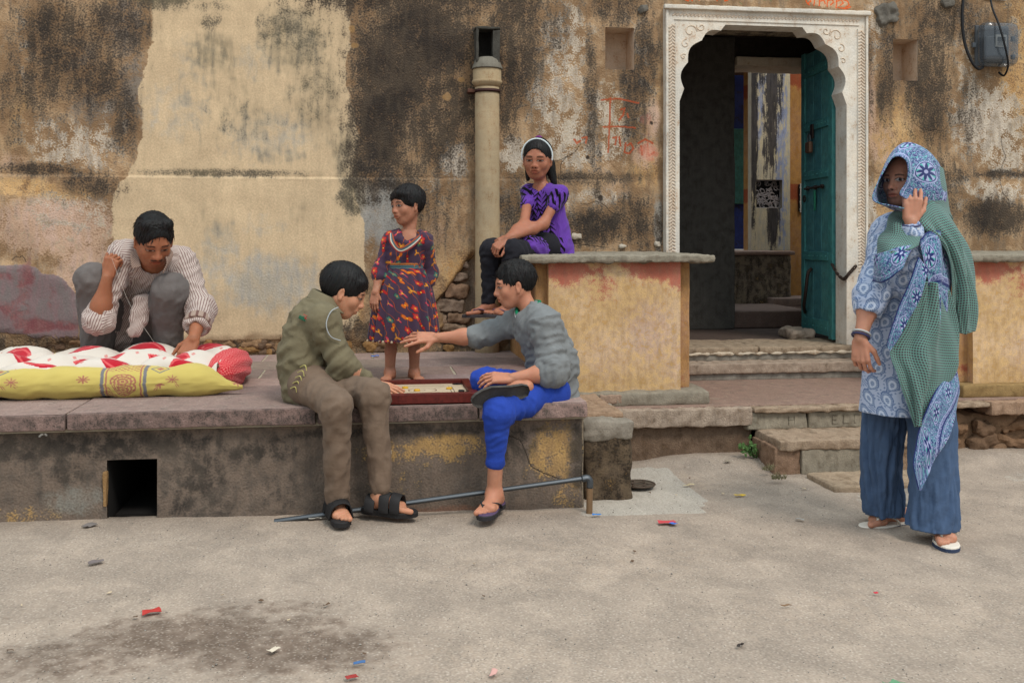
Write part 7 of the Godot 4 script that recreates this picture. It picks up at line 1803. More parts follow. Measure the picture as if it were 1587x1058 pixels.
# ---- heads, in units of the head's height: y up, z out of the face, chin at -0.5, crown at 0.5
func head_job(x: Transform3D, h: float, k: Dictionary) -> Mb:
	var f := Field.new()
	f.kk = 0.10
	var child: float = k.get("child", 0.0)
	f.ell(V(0, 0.115, -0.075), V(0.335, 0.385, 0.42))
	f.ell(V(0, -0.10, 0.085), V(0.275 + child * 0.02, 0.37, 0.27))
	f.ell(V(0, -0.385, 0.215 - child * 0.02), V(0.11 - child * 0.018, 0.085, 0.09)).k = 0.12
	var jw: float = k.get("jaw", 0.0)
	for s in [-1.0, 1.0]:
		f.cap(V((0.225 - child * 0.015) * s, -0.17, -0.02), V((0.11 + jw) * s, -0.37, 0.16), 0.085 - child * 0.006, 0.085 - child * 0.015).k = 0.14
		f.ell(V(0.155 * s, -0.12, 0.23), V(0.105 + child * 0.015, 0.10, 0.085)).k = 0.09
	f.cap(V(-0.15, 0.075, 0.30), V(0.15, 0.075, 0.30), 0.045, 0.045).k = 0.09
	for s in [-1.0, 1.0]:
		var so := f.ell(V(0.14 * s, 0.0, 0.415), V(0.085, 0.045, 0.075))
		so.op = 1
		so.k = 0.07
	for s in [-1.0, 1.0]:
		f.ell(V(0.135 * s, 0.0, 0.285), V(0.068, 0.062, 0.062)).k = 0.02
		f.cap(V(0.085 * s, 0.022, 0.337), V(0.185 * s, 0.018, 0.322), 0.024, 0.02).k = 0.02
	var nl: float = 1.0 - child * 0.55
	f.cap(V(0, 0.03, 0.335), V(0, -0.125, 0.345 + 0.07 * nl), 0.034, 0.05).k = 0.06
	f.ell(V(0, -0.145, 0.348 + 0.07 * nl), V(0.055, 0.045, 0.05)).k = 0.04
	for s in [-1.0, 1.0]:
		f.ell(V(0.058 * s, -0.155, 0.37), V(0.036, 0.034, 0.045)).k = 0.03
	f.ell(V(0, -0.255, 0.325), V(0.11, 0.06, 0.06)).k = 0.08
	f.cap(V(-0.07 + child * 0.018, -0.245, 0.355), V(0.07 - child * 0.018, -0.245, 0.355), 0.023, 0.023).k = 0.03
	f.cap(V(-0.06 + child * 0.02, -0.292, 0.350), V(0.06 - child * 0.02, -0.292, 0.350), 0.027, 0.027).k = 0.03
	var mo := f.cap(V(-0.10, -0.272, 0.385), V(0.10, -0.272, 0.385), 0.012, 0.012)
	mo.op = 1
	mo.k = 0.025
	var nb := f.cap(V(0, -0.22, -0.13), V(0, -0.72, -0.13) if not k.has("neck") else k.neck, k.get("nr", 0.2), k.get("nr", 0.2) * 1.05)
	nb.k = 0.10
	for s in [-1.0, 1.0]:
		var bs := Basis(V(0, 1, 0), 0.35 * s) * Basis(V(0, 0, 1), -0.12 * s)
		f.ell(V(0.343 * s, -0.04, -0.03), V(0.032, 0.112, 0.066), bs).k = 0.02
		f.ell(V(0.335 * s, -0.145, -0.005), V(0.03, 0.04, 0.035), bs).k = 0.03
		var co := f.ell(V(0.385 * s, -0.03, -0.005), V(0.03, 0.075, 0.04), bs)
		co.op = 1
		co.k = 0.02
	var g := nets(f, k.get("cell", 0.0125))
	var skin: Color = k.skin
	var n := noise(91, 9.0, 3)
	var lid: float = k.get("lid", 0.0)      # how far the eyes are lowered
	var look: Vector2 = k.get("look", Vector2.ZERO)
	for q in g.v.size():
		var p := g.v[q]
		var c := skin * (1.0 + n.get_noise_3dv(p) * 0.12)
		if p.z > 0.1:
			var ax := absf(p.x)
			var sx := signf(p.x)
			# ruddier nose and cheeks, darker round the eyes
			c = c.lerp(skin * Color(1.12, 0.95, 0.92), 0.5 * sst(0.12, 0.0, p.distance_to(V(0, -0.14, 0.42))))
			c = c.lerp(skin * 0.62, 0.55 * sst(0.125, 0.05, Vector2((ax - 0.135) * 0.9, p.y * 1.3).length()))
			# brows
			var by := p.y - 0.092 + 0.5 * (ax - 0.13) * (ax - 0.13) * 4.0
			c = c.lerp(Color(0.012, 0.009, 0.008), 0.85 * sst(0.022, 0.010, absf(by)) * sst(0.045, 0.07, ax) * sst(0.235, 0.19, ax))
			# the eye opening
			var e := Vector2(ax - 0.135, p.y + lid * 0.02)
			var open := 0.030 * (1.0 - lid * 0.75) * (1.0 - e.x * e.x / 0.0052)
			if absf(e.x) < 0.072 and absf(e.y) < open and p.z > 0.2:
				var iris := Vector2(p.x - 0.135 * sx - look.x * 0.03, p.y + lid * 0.02 - look.y * 0.02).length()
				c = Color(0.42, 0.38, 0.35) if iris > 0.030 else Color(0.018, 0.011, 0.008)
			elif absf(e.x) < 0.082 and absf(e.y - open * 0.9 - 0.006) < 0.011 and p.z > 0.2:
				c = c.lerp(Color(0.012, 0.009, 0.008), 0.85)
			elif absf(e.x) < 0.070 and absf(e.y + open + 0.004) < 0.007 and p.z > 0.2:
				c = c.lerp(Color(0.03, 0.02, 0.015), 0.5)
			# lips and the line between them
			var ly := p.y + 0.272
			var lw := 0.11 - child * 0.022
			if ax < lw and absf(ly) < 0.06 and p.z > 0.26:
				var w := (1.0 - ax * ax / (lw * lw))
				c = c.lerp(skin * Color(0.92, 0.56, 0.52), 0.8 * sst(0.052 * w + 0.002, 0.03 * w, absf(ly + 0.004)))
				c = c.lerp(skin * Color(0.22, 0.14, 0.13), sst(0.011, 0.003, absf(ly)) * sst(lw + 0.005, lw - 0.01, ax))
			# nostrils
			c = c.lerp(skin * 0.16, sst(0.026, 0.012, Vector2((ax - 0.036), (p.y + 0.178)).length()) * sst(0.36, 0.38, p.z))
			if k.has("moustache"):
				c = c.lerp(Color(0.014, 0.011, 0.01), 0.9 * sst(0.024, 0.012, absf(p.y + 0.215 + ax * 0.16)) * sst(0.13, 0.10, ax) * sst(0.3, 0.32, p.z))
				c = c.lerp(skin * 0.55, 0.45 * sst(-0.20, -0.30, p.y) * sst(0.03, 0.09, absf(ly) + ax * 0.4))
		g.c[q] = Color(c.r, c.g, c.b)
	for q in g.v.size():
		g.v[q] = x * (g.v[q] * h)
	g.normals()
	return g

# k.cuts: ellipsoids taken away [centre, radii]; k.more: capsules added [a, b, ra, rb]
func hair_job(x: Transform3D, h: float, k: Dictionary) -> Mb:
	var f := Field.new()
	f.kk = 0.05
	f.ell(k.get("c", V(0, 0.135, -0.085)), k.get("r", V(0.365, 0.405, 0.45)))
	for m in k.get("more", []):
		f.cap(m[0], m[1], m[2], m[3]).k = 0.06
	for m in k.get("cuts", []):
		var e := f.ell(m[0], m[1])
		e.op = 1
		e.k = 0.03
	if k.has("nape"):
		f.plane(k.nape[0], k.nape[1]).k = 0.03
	var g := nets(f, k.get("cell", 0.014))
	g.normals()
	var n := noise(k.get("seed", 3), 1.0, 3)
	var amp: float = k.get("amp", 0.016)
	var crown: Vector3 = k.get("crown", V(0.03, 0.45, -0.25))
	for q in g.v.size():
		var p := g.v[q]
		var d := p - crown
		var a := atan2(d.x, d.z)
		var r := d.length()
		var e := n.get_noise_3d(cos(a) * 9.0 / maxf(0.4, r) * r, sin(a) * 9.0, r * 3.0) * amp + n.get_noise_3d(cos(a) * 26.0, sin(a) * 26.0, r * 5.0) * amp * 0.8
		g.v[q] = p + g.n[q] * e
		var t := 0.011 + 0.006 * n.get_noise_3d(cos(a) * 30.0, sin(a) * 30.0, r * 4.0)
		g.c[q] = Color(t * 1.08, t, t * 0.98)
	# single locks that break the outline
	var rg := RandomNumberGenerator.new()
	rg.seed = k.get("seed", 3)
	var nv := g.v.size()
	var locks := Mb.new()
	for s in k.get("locks", 160):
		var q := rg.randi() % nv
		var p := g.v[q]
		if p.y < k.get("lockmin", 0.1):
			continue
		var nn := g.n[q]
		var d := (p - crown)
		d = (d - nn * d.dot(nn))
		d = d.normalized() if d.length() > 0.02 else V(0, 0, 1)
		d = (d + V(rg.randf_range(-0.35, 0.35), -0.25, rg.randf_range(-0.3, 0.3))).normalized()
		var l := rg.randf_range(0.07, 0.16)
		var lift := rg.randf_range(0.004, 0.02)
		locks.join(tube(PackedVector3Array([p - nn * 0.006, p + d * l * 0.5 + nn * lift, p + d * l + nn * lift * 0.3 - V(0, l * 0.15, 0)]), PackedFloat32Array([0.009, 0.008, 0.002]), 4, false, 0.5))
	# wisps over the forehead and temples
	for s in k.get("wisps", 140):
		var q := rg.randi() % nv
		var p := g.v[q]
		var nn := g.n[q]
		if p.z < 0.05 or p.y < 0.02 or (nn.z < 0.1 and nn.y > -0.2 and absf(nn.x) < 0.6):
			continue
		var d := V(rg.randf_range(-0.25, 0.25) + p.x * 0.3, -1.0, 0.25)
		d = (d - nn * d.dot(nn) * 0.8).normalized()
		var l := rg.randf_range(0.05, 0.13)
		locks.join(tube(PackedVector3Array([p - d * 0.04 - nn * 0.004, p + d * l * 0.5 + nn * 0.012, p + d * l + nn * 0.002]), PackedFloat32Array([0.008, 0.006, 0.001]), 4, false, 0.5))
	for q in locks.v.size():
		locks.c[q] = Color(0.012, 0.011, 0.011)
	locks.normals()
	g.join(locks)
	for q in g.v.size():
		g.v[q] = x * (g.v[q] * h)
	g.n = PackedVector3Array()
	g.normals()
	return g

func aim(at: Vector3, face: Vector3, up := Vector3.UP) -> Transform3D:
	var z := face.normalized()
	var xx := up.cross(z).normalized()
	return Transform3D(Basis(xx, z.cross(xx), z), at)

const SHORT := [[Vector3(0, -0.17, 0.44), Vector3(0.30, 0.39, 0.36)], [Vector3(0.37, -0.36, 0.10), Vector3(0.2, 0.3, 0.2)], [Vector3(-0.37, -0.36, 0.10), Vector3(0.2, 0.3, 0.2)], [Vector3(0.40, -0.06, -0.02), Vector3(0.11, 0.15, 0.11)], [Vector3(-0.40, -0.06, -0.02), Vector3(0.11, 0.15, 0.11)]]
# ---------------------------------------------------------------- computed textures
func par(n: int, what: Callable) -> void:
	var g := WorkerThreadPool.add_group_task(what, n, -1, true)
	WorkerThreadPool.wait_for_group_task_completion(g)

func blob_layer(w: int, h: int, x0: float, y1: float, sx: float, sy: float, blobs: Array, polys: Array = [], soft := 1) -> PackedByteArray:
	var lw := maxi(w / 8, 8)
	var lh := maxi(h / 8, 8)
	var by := PackedByteArray()
	by.resize(lw * lh)
	for y in lh:
		for x in lw:
			var p := Vector2(x0 + (x + 0.5) / lw * sx, y1 - (y + 0.5) / lh * sy)
			var v := 0.0
			for b in blobs:
				var d := Vector2((p.x - b[0]) / b[2], (p.y - b[1]) / b[3]).length()
				if d < 1.45:
					v = maxf(v, b[4] * sst(1.45, 0.35, d))
			for q in polys:
				if v < 1.0 and Geometry2D.is_point_in_polygon(p, q):
					v = 1.0
			by[y * lw + x] = int(v * 255.0)
	var im := Image.create_from_data(lw, lh, false, Image.FORMAT_L8, by)
	if soft > 1:
		im.resize(maxi(lw / soft, 4), maxi(lh / soft, 4), Image.INTERPOLATE_BILINEAR)
	im.resize(w, h, Image.INTERPOLATE_CUBIC if soft <= 1 else Image.INTERPOLATE_BILINEAR)
	return im.get_data()

func stroke_layer(w: int, h: int, x0: float, y1: float, sx: float, sy: float, lines: Array, width: float) -> PackedByteArray:
	var im := Image.create(w, h, false, Image.FORMAT_L8)
	var px := w / sx
	for l in lines:
		for k in l.size() - 1:
			var a: Vector2 = l[k]
			var b: Vector2 = l[k + 1]
			var n := maxi(int(a.distance_to(b) * px), 1)
			for s in n + 1:
				var p := a.lerp(b, float(s) / n)
				var r := maxi(int(width * px), 1)
				im.fill_rect(Rect2i(int((p.x - x0) * px) - r / 2, int((y1 - p.y) * px) - r / 2, r, r), Color.WHITE)
	return im.get_data()

func nbytes(w: int, h: int, sd: int, freq: float, oct: int, stretch := 1.0, seamless := false) -> PackedByteArray:
	var n := noise(sd, freq, oct)
	n.fractal_gain = 0.6
	if freq < 0.1:
		n.domain_warp_enabled = true
		n.domain_warp_amplitude = 0.6 / freq
		n.domain_warp_frequency = freq * 1.3
	var hh := maxi(int(h / stretch), 4)
	var im: Image = n.get_seamless_image(w, hh, false, false, 0.15) if seamless else n.get_image(w, hh)
	if hh != h:
		im.resize(w, h, Image.INTERPOLATE_CUBIC)
	im.convert(Image.FORMAT_L8)
	return im.get_data()

# a weathered surface: base colours mixed by noise, then layers laid over; returns [colour texture, height texture]
# a layer is {m: mask bytes, c: colour, c2: second colour, lo, hi: threshold, nb, nc, ns: how much each noise roughens the edge, a: strength, z: height}
func weathered(w: int, h: int, sd: int, base: Array, layers: Array, px_freq := 1.0, grain := 0.22, seamless := false) -> Array:
	var nA := nbytes(w, h, sd, 0.007 * px_freq, 5, 1.0, seamless)
	var nB := nbytes(w, h, sd + 1, 0.034 * px_freq, 5, 1.0, seamless)
	var nC := nbytes(w, h, sd + 2, 0.24 * px_freq, 3, 1.0, seamless)
	var nS := nbytes(w, h, sd + 3, 0.06 * px_freq, 5, 5.0, seamless)
	var rows := []
	rows.resize(h)
	var cols: Array[Vector3] = []
	for c in base:
		cols.append(Vector3(c[0], c[1], c[2]))
	var L := layers.size()
	var lm: Array[PackedByteArray] = []
	var lc: Array[Vector3] = []
	var ld: Array[Vector3] = []
	var q := PackedFloat32Array()
	for l in layers:
		lm.append(l.m); lc.append(l.c); ld.append(l.c2)
		var k: float = 1.0 / (l.hi - l.lo)
		q.append_array([k / 255.0, l.nb * k / 255.0, l.nc * k / 255.0, l.ns * k / 255.0, -(l.lo + 0.5 * (l.nb + l.nc + l.ns)) * k, l.a, 110.0 + l.z, l.zr / 255.0])
	par(h, func(y: int) -> void:
		var out := PackedByteArray()
		out.resize(w * 3)
		var hb := PackedByteArray()
		hb.resize(w)
		for x in w:
			var i := y * w + x
			var a8 := nA[i]
			var b8 := nB[i]
			var f8 := nC[i]
			var s8 := nS[i]
			var c := cols[0].lerp(cols[1], clampf((a8 + b8) * 0.00706 - 1.296, 0.0, 1.0))
			c = c.lerp(cols[2], clampf((s8 * 0.45 + b8 * 0.2 + f8 * 0.35) * 0.01569 - 2.0, 0.0, 1.0) * 0.7)
			var z := 30.0 + f8 * 0.353 + b8 * 0.2745
			for k in L:
				var m := lm[k][i]
				if m < 2:
					continue
				var e := k * 8
				var t := m * q[e] + b8 * q[e + 1] + f8 * q[e + 2] + s8 * q[e + 3] + q[e + 4]
				if t <= 0.0:
					continue
				if t > 1.0:
					t = 1.0
				t = t * t * (3.0 - 2.0 * t) * q[e + 5]
				c = c.lerp(lc[k].lerp(ld[k], clampf((a8 * 0.4 + s8 * 0.6) * 0.01569 - 1.6, 0.0, 1.0)), t)
				z = lerpf(z, q[e + 6] + (f8 - 127.5) * q[e + 7], t)
			var f := f8 / 255.0
			var a := a8 / 255.0
			c *= 1.0 + (f - 0.5) * grain + (a - 0.5) * 0.16
			out[x * 3] = clampi(int(c.x), 0, 255)
			out[x * 3 + 1] = clampi(int(c.y), 0, 255)
			out[x * 3 + 2] = clampi(int(c.z), 0, 255)
			hb[x] = clampi(int(z), 0, 255)
		rows[y] = [out, hb])
	var all := PackedByteArray()
	var hs := PackedByteArray()
	for r in rows:
		all.append_array(r[0])
		hs.append_array(r[1])
	return [ImageTexture.create_from_image(Image.create_from_data(w, h, false, Image.FORMAT_RGB8, all)), ImageTexture.create_from_image(Image.create_from_data(w, h, false, Image.FORMAT_L8, hs))]

func layer(m: PackedByteArray, c: Vector3, c2: Vector3, lo := 0.4, hi := 0.6, nb := 0.4, nc := 0.3, ns := 0.0, a := 1.0, z := 0.0, zr := 60.0) -> Dictionary:
	return {"m": m, "c": c, "c2": c2, "lo": lo, "hi": hi, "nb": nb, "nc": nc, "ns": ns, "a": a, "z": z, "zr": zr}

func full(w: int, h: int, v := 255) -> PackedByteArray:
	var b := PackedByteArray()
	b.resize(w * h)
	b.fill(v)
	return b

# per-pixel print: what(u, v) gives an sRGB colour
func printed(w: int, h: int, what: Callable) -> ImageTexture:
	var rows := []
	rows.resize(h)
	par(h, func(y: int) -> void:
		var o := PackedByteArray()
		o.resize(w * 3)
		for x in w:
			var c: Color = what.call((x + 0.5) / w, (y + 0.5) / h)
			o[x * 3] = clampi(int(c.r * 255.0), 0, 255)
			o[x * 3 + 1] = clampi(int(c.g * 255.0), 0, 255)
			o[x * 3 + 2] = clampi(int(c.b * 255.0), 0, 255)
		rows[y] = o)
	var all := PackedByteArray()
	for r in rows:
		all.append_array(r)
	return ImageTexture.create_from_image(Image.create_from_data(w, h, false, Image.FORMAT_RGB8, all))

func mat(c: Color, rough := 0.85, tex: Texture2D = null, bump: Texture2D = null, depth := 0.5) -> StandardMaterial3D:
	var m := StandardMaterial3D.new()
	m.albedo_color = c
	m.roughness = rough
	m.metallic_specular = 0.35
	if tex:
		m.albedo_texture = tex
	if bump:
		m.heightmap_enabled = true
		m.heightmap_texture = bump
		m.heightmap_scale = depth
	return m

func tri(m: StandardMaterial3D, scale: float, shift := Vector3.ZERO) -> StandardMaterial3D:
	m.uv1_triplanar = true
	m.uv1_world_triplanar = true
	m.uv1_scale = Vector3.ONE * scale
	m.uv1_offset = shift
	return m

func tinted(m: StandardMaterial3D, c: Color, shift := Vector3.ZERO) -> StandardMaterial3D:
	var d: StandardMaterial3D = m.duplicate()
	d.albedo_color = c
	d.uv1_offset += shift
	return d

func skin_mat() -> StandardMaterial3D:
	var m := mat(Color.WHITE, 0.52)
	m.vertex_color_use_as_albedo = true
	m.subsurf_scatter_enabled = true
	m.subsurf_scatter_strength = 0.12
	return m
# ---------------------------------------------------------------- naming and tagging
var used := {}
func numbered(called: String) -> String:
	var n: int = used.get(called, 0)
	used[called] = n + 1
	return called if n == 0 else "%s_%03d" % [called, n]

func tag(o: Node, label: String, category: String, group := "") -> Node:
	o.set_meta("label", label)
	o.set_meta("category", category)
	if group != "":
		o.set_meta("group", group)
	return o

func thing(called: String, label: String, category: String, at := Vector3.ZERO, group := "") -> Node3D:
	var o := Node3D.new()
	o.name = numbered(called)
	add_child(o, true)
	o.position = at
	tag(o, label, category, group)
	return o

func obj(called: String, mesh: Mesh, m: Material, parent: Node3D, at := Vector3.ZERO, rot := Vector3.ZERO) -> MeshInstance3D:
	var o := MeshInstance3D.new()
	o.name = numbered(called) if parent == self else called
	o.mesh = mesh
	if m != null:
		o.material_override = m
	parent.add_child(o, true)
	o.position = at
	o.rotation = rot
	return o

# ---------------------------------------------------------------- small maths
func V(x: float, y: float, z: float) -> Vector3:
	return Vector3(x, y, z)
func sst(a: float, b: float, x: float) -> float:
	var t := clampf((x - a) / (b - a), 0.0, 1.0)
	return t * t * (3.0 - 2.0 * t)
func rgb(r: float, g: float, b: float) -> Color:
	return Color(r / 255.0, g / 255.0, b / 255.0)
func lin(r: float, g: float, b: float) -> Color:
	return Color(r / 255.0, g / 255.0, b / 255.0).srgb_to_linear()
func noise(sd: int, freq: float, oct := 3) -> FastNoiseLite:
	var n := FastNoiseLite.new()
	n.seed = sd
	n.noise_type = FastNoiseLite.TYPE_SIMPLEX_SMOOTH
	n.frequency = freq
	n.fractal_octaves = oct
	return n

# ---------------------------------------------------------------- mesh collecting
class Mb:
	var v := PackedVector3Array()
	var n := PackedVector3Array()
	var c := PackedColorArray()
	var uv := PackedVector2Array()
	var i := PackedInt32Array()
	func add(p: Vector3, u := Vector2.ZERO, col := Color.WHITE) -> int:
		v.append(p); uv.append(u); c.append(col)
		return v.size() - 1
	func tri(a: int, b: int, d: int) -> void:
		i.append(a); i.append(b); i.append(d)
	func quad(a: int, b: int, d: int, e: int) -> void:
		i.append(a); i.append(b); i.append(d); i.append(a); i.append(d); i.append(e)
	func flip() -> void:
		for k in range(0, i.size(), 3):
			var t := i[k + 1]
			i[k + 1] = i[k + 2]
			i[k + 2] = t
	func normals() -> void:
		n = PackedVector3Array()
		n.resize(v.size())
		for k in range(0, i.size(), 3):
			var a := i[k]; var b := i[k + 1]; var d := i[k + 2]
			var f := (v[d] - v[a]).cross(v[b] - v[a])
			n[a] += f; n[b] += f; n[d] += f
		for k in n.size():
			n[k] = n[k].normalized() if n[k].length_squared() > 1e-20 else Vector3.UP
	func mesh(with_normals := true) -> ArrayMesh:
		if with_normals or n.size() != v.size():
			normals()
		var a := []
		a.resize(Mesh.ARRAY_MAX)
		a[Mesh.ARRAY_VERTEX] = v
		a[Mesh.ARRAY_NORMAL] = n
		a[Mesh.ARRAY_COLOR] = c
		a[Mesh.ARRAY_TEX_UV] = uv
		a[Mesh.ARRAY_INDEX] = i
		var m := ArrayMesh.new()
		m.add_surface_from_arrays(Mesh.PRIMITIVE_TRIANGLES, a)
		return m
	func join(o: Mb, x := Transform3D.IDENTITY) -> void:
		var b := v.size()
		if o.n.size() == o.v.size():
			for k in o.n:
				n.append((x.basis * k).normalized())
		for k in o.v.size():
			v.append(x * o.v[k])
			uv.append(o.uv[k]); c.append(o.c[k])
		for k in o.i:
			i.append(k + b)

# a box with rounded, worn edges; every face is a grid that noise pushes about
func rough_box(size: Vector3, cell: float, bevel: float, amp := 0.0, nz: FastNoiseLite = null, shift := Vector3.ZERO) -> Mb:
	var b := Mb.new()
	var h := size * 0.5
	bevel = minf(bevel, minf(h.x, minf(h.y, h.z)) * 0.98)
	var inner := h - Vector3.ONE * bevel
	for ax in 3:
		for sg in [-1.0, 1.0]:
			var u := (ax + 1) % 3
			var w := (ax + 2) % 3
			var nu := clampi(int(ceil(size[u] / cell)), 1, 260)
			var nw := clampi(int(ceil(size[w] / cell)), 1, 260)
			var us := _ticks(h[u], nu, bevel)
			var ws := _ticks(h[w], nw, bevel)
			var base := b.v.size()
			for a in us:
				for d in ws:
					var p := Vector3.ZERO
					p[ax] = h[ax] * sg
					p[u] = a
					p[w] = d
					var q := p.clamp(-inner, inner)
					var dir := (p - q)
					if bevel > 0.0:
						dir = dir.normalized()
						p = q + dir * bevel
					if nz != null:
						var s := p + shift
						p += dir * nz.get_noise_3dv(s) * amp
					b.add(p, Vector2(a + h[u], d + h[w]))
			var cw := ws.size()
			for a in us.size() - 1:
				for d in cw - 1:
					var k := base + a * cw + d
					if sg > 0.0:
						b.quad(k, k + 1, k + cw + 1, k + cw)
					else:
						b.quad(k, k + cw, k + cw + 1, k + 1)
	return b

func _ticks(h: float, n: int, bevel: float) -> PackedFloat32Array:
	var r := PackedFloat32Array()
	if bevel > 0.0:
		r.append(-h)
		r.append(-h + bevel * 0.35)
		for k in n + 1:
			r.append(lerpf(-h + bevel, h - bevel, float(k) / n))
		r.append(h - bevel * 0.35)
		r.append(h)
	else:
		for k in n + 1:
			r.append(lerpf(-h, h, float(k) / n))
	return r

func slab(called: String, lo: Vector3, hi: Vector3, m: Material, parent: Node3D, bevel := 0.008, amp := 0.004, cell := 0.04, sd := 1, fr := 9.0) -> MeshInstance3D:
	var nz := noise(sd, fr, 4)
	var mid := (lo + hi) * 0.5
	return obj(called, rough_box(hi - lo, cell, bevel, amp, nz, mid).mesh(), m, parent, mid)

# tube along points; radii per point
func tube(pts: PackedVector3Array, rad: PackedFloat32Array, sides := 8, caps := true, squash := 1.0, up := Vector3.UP) -> Mb:
	var b := Mb.new()
	var n := pts.size()
	var side := Vector3.ZERO
	var run := 0.0
	for k in n:
		var t := (pts[mini(k + 1, n - 1)] - pts[maxi(k - 1, 0)]).normalized()
		if k == 0:
			side = t.cross(up)
			if side.length() < 0.05:
				side = t.cross(Vector3.RIGHT)
		side = (side - t * side.dot(t)).normalized()
		var o := side.cross(t)
		if k > 0:
			run += pts[k].distance_to(pts[k - 1])
		for s in sides + 1:
			var a := TAU * s / sides
			b.add(pts[k] + (side * cos(a) + o * sin(a) * squash) * rad[mini(k, rad.size() - 1)], Vector2(float(s) / sides, run))
	for k in n - 1:
		for s in sides:
			var q := k * (sides + 1) + s
			b.quad(q, q + 1, q + sides + 2, q + sides + 1)
	if caps:
		for e in [0, n - 1]:
			var c0 := b.add(pts[e], Vector2.ZERO)
			for s in sides:
				var q: int = e * (sides + 1) + s
				if e == 0:
					b.tri(c0, q + 1, q)
				else:
					b.tri(c0, q, q + 1)
	return b

func smooth_path(pts: Array, per := 6) -> PackedVector3Array:
	var r := PackedVector3Array()
	var n := pts.size()
	for k in n - 1:
		var a: Vector3 = pts[maxi(k - 1, 0)]
		var p: Vector3 = pts[k]
		var q: Vector3 = pts[k + 1]
		var d: Vector3 = pts[mini(k + 2, n - 1)]
		for s in per:
			r.append(p.cubic_interpolate(q, a, d, float(s) / per))
	r.append(pts[n - 1])
	return r

# flat outline (x, y) extruded to +z with a small bevel
func prism(poly: PackedVector2Array, depth: float, bevel := 0.0) -> Mb:
	var b := Mb.new()
	var p := poly
	if Geometry2D.is_polygon_clockwise(p):
		p.reverse()
	var inner := p
	if bevel > 0.0:
		var off := Geometry2D.offset_polygon(p, -bevel, Geometry2D.JOIN_MITER)
		if off.size() == 1 and off[0].size() == p.size():
			# keep the vertices in step: nearest start
			var o: PackedVector2Array = off[0]
			if Geometry2D.is_polygon_clockwise(o):
				o.reverse()
			var best := 0
			for k in o.size():
				if o[k].distance_to(p[0]) < o[best].distance_to(p[0]):
					best = k
			inner = PackedVector2Array()
			for k in o.size():
				inner.append(o[(k + best) % o.size()])
		else:
			bevel = 0.0
	var n := p.size()
	var tr := Geometry2D.triangulate_polygon(inner)
	var f0 := b.v.size()
	for q in inner:
		b.add(Vector3(q.x, q.y, depth), q)
	for k in range(0, tr.size(), 3):
		var a := inner[tr[k]]
		var c2 := (inner[tr[k + 1]] - a).cross(inner[tr[k + 2]] - a)
		if c2 < 0.0:
			b.tri(f0 + tr[k], f0 + tr[k + 1], f0 + tr[k + 2])
		else:
			b.tri(f0 + tr[k], f0 + tr[k + 2], f0 + tr[k + 1])
	for k in n:
		var j := (k + 1) % n
		var e := b.add(Vector3(p[k].x, p[k].y, 0.0), p[k])
		var f := b.add(Vector3(p[j].x, p[j].y, 0.0), p[j])
		var g := b.add(Vector3(p[j].x, p[j].y, depth - bevel), p[j])
		var h := b.add(Vector3(p[k].x, p[k].y, depth - bevel), p[k])
		b.quad(e, h, g, f)
		if bevel > 0.0:
			var h2 := b.add(Vector3(p[k].x, p[k].y, depth - bevel), p[k])
			var g2 := b.add(Vector3(p[j].x, p[j].y, depth - bevel), p[j])
			var i2 := b.add(Vector3(inner[j].x, inner[j].y, depth), inner[j])
			var j2 := b.add(Vector3(inner[k].x, inner[k].y, depth), inner[k])
			b.quad(h2, j2, i2, g2)
	return b

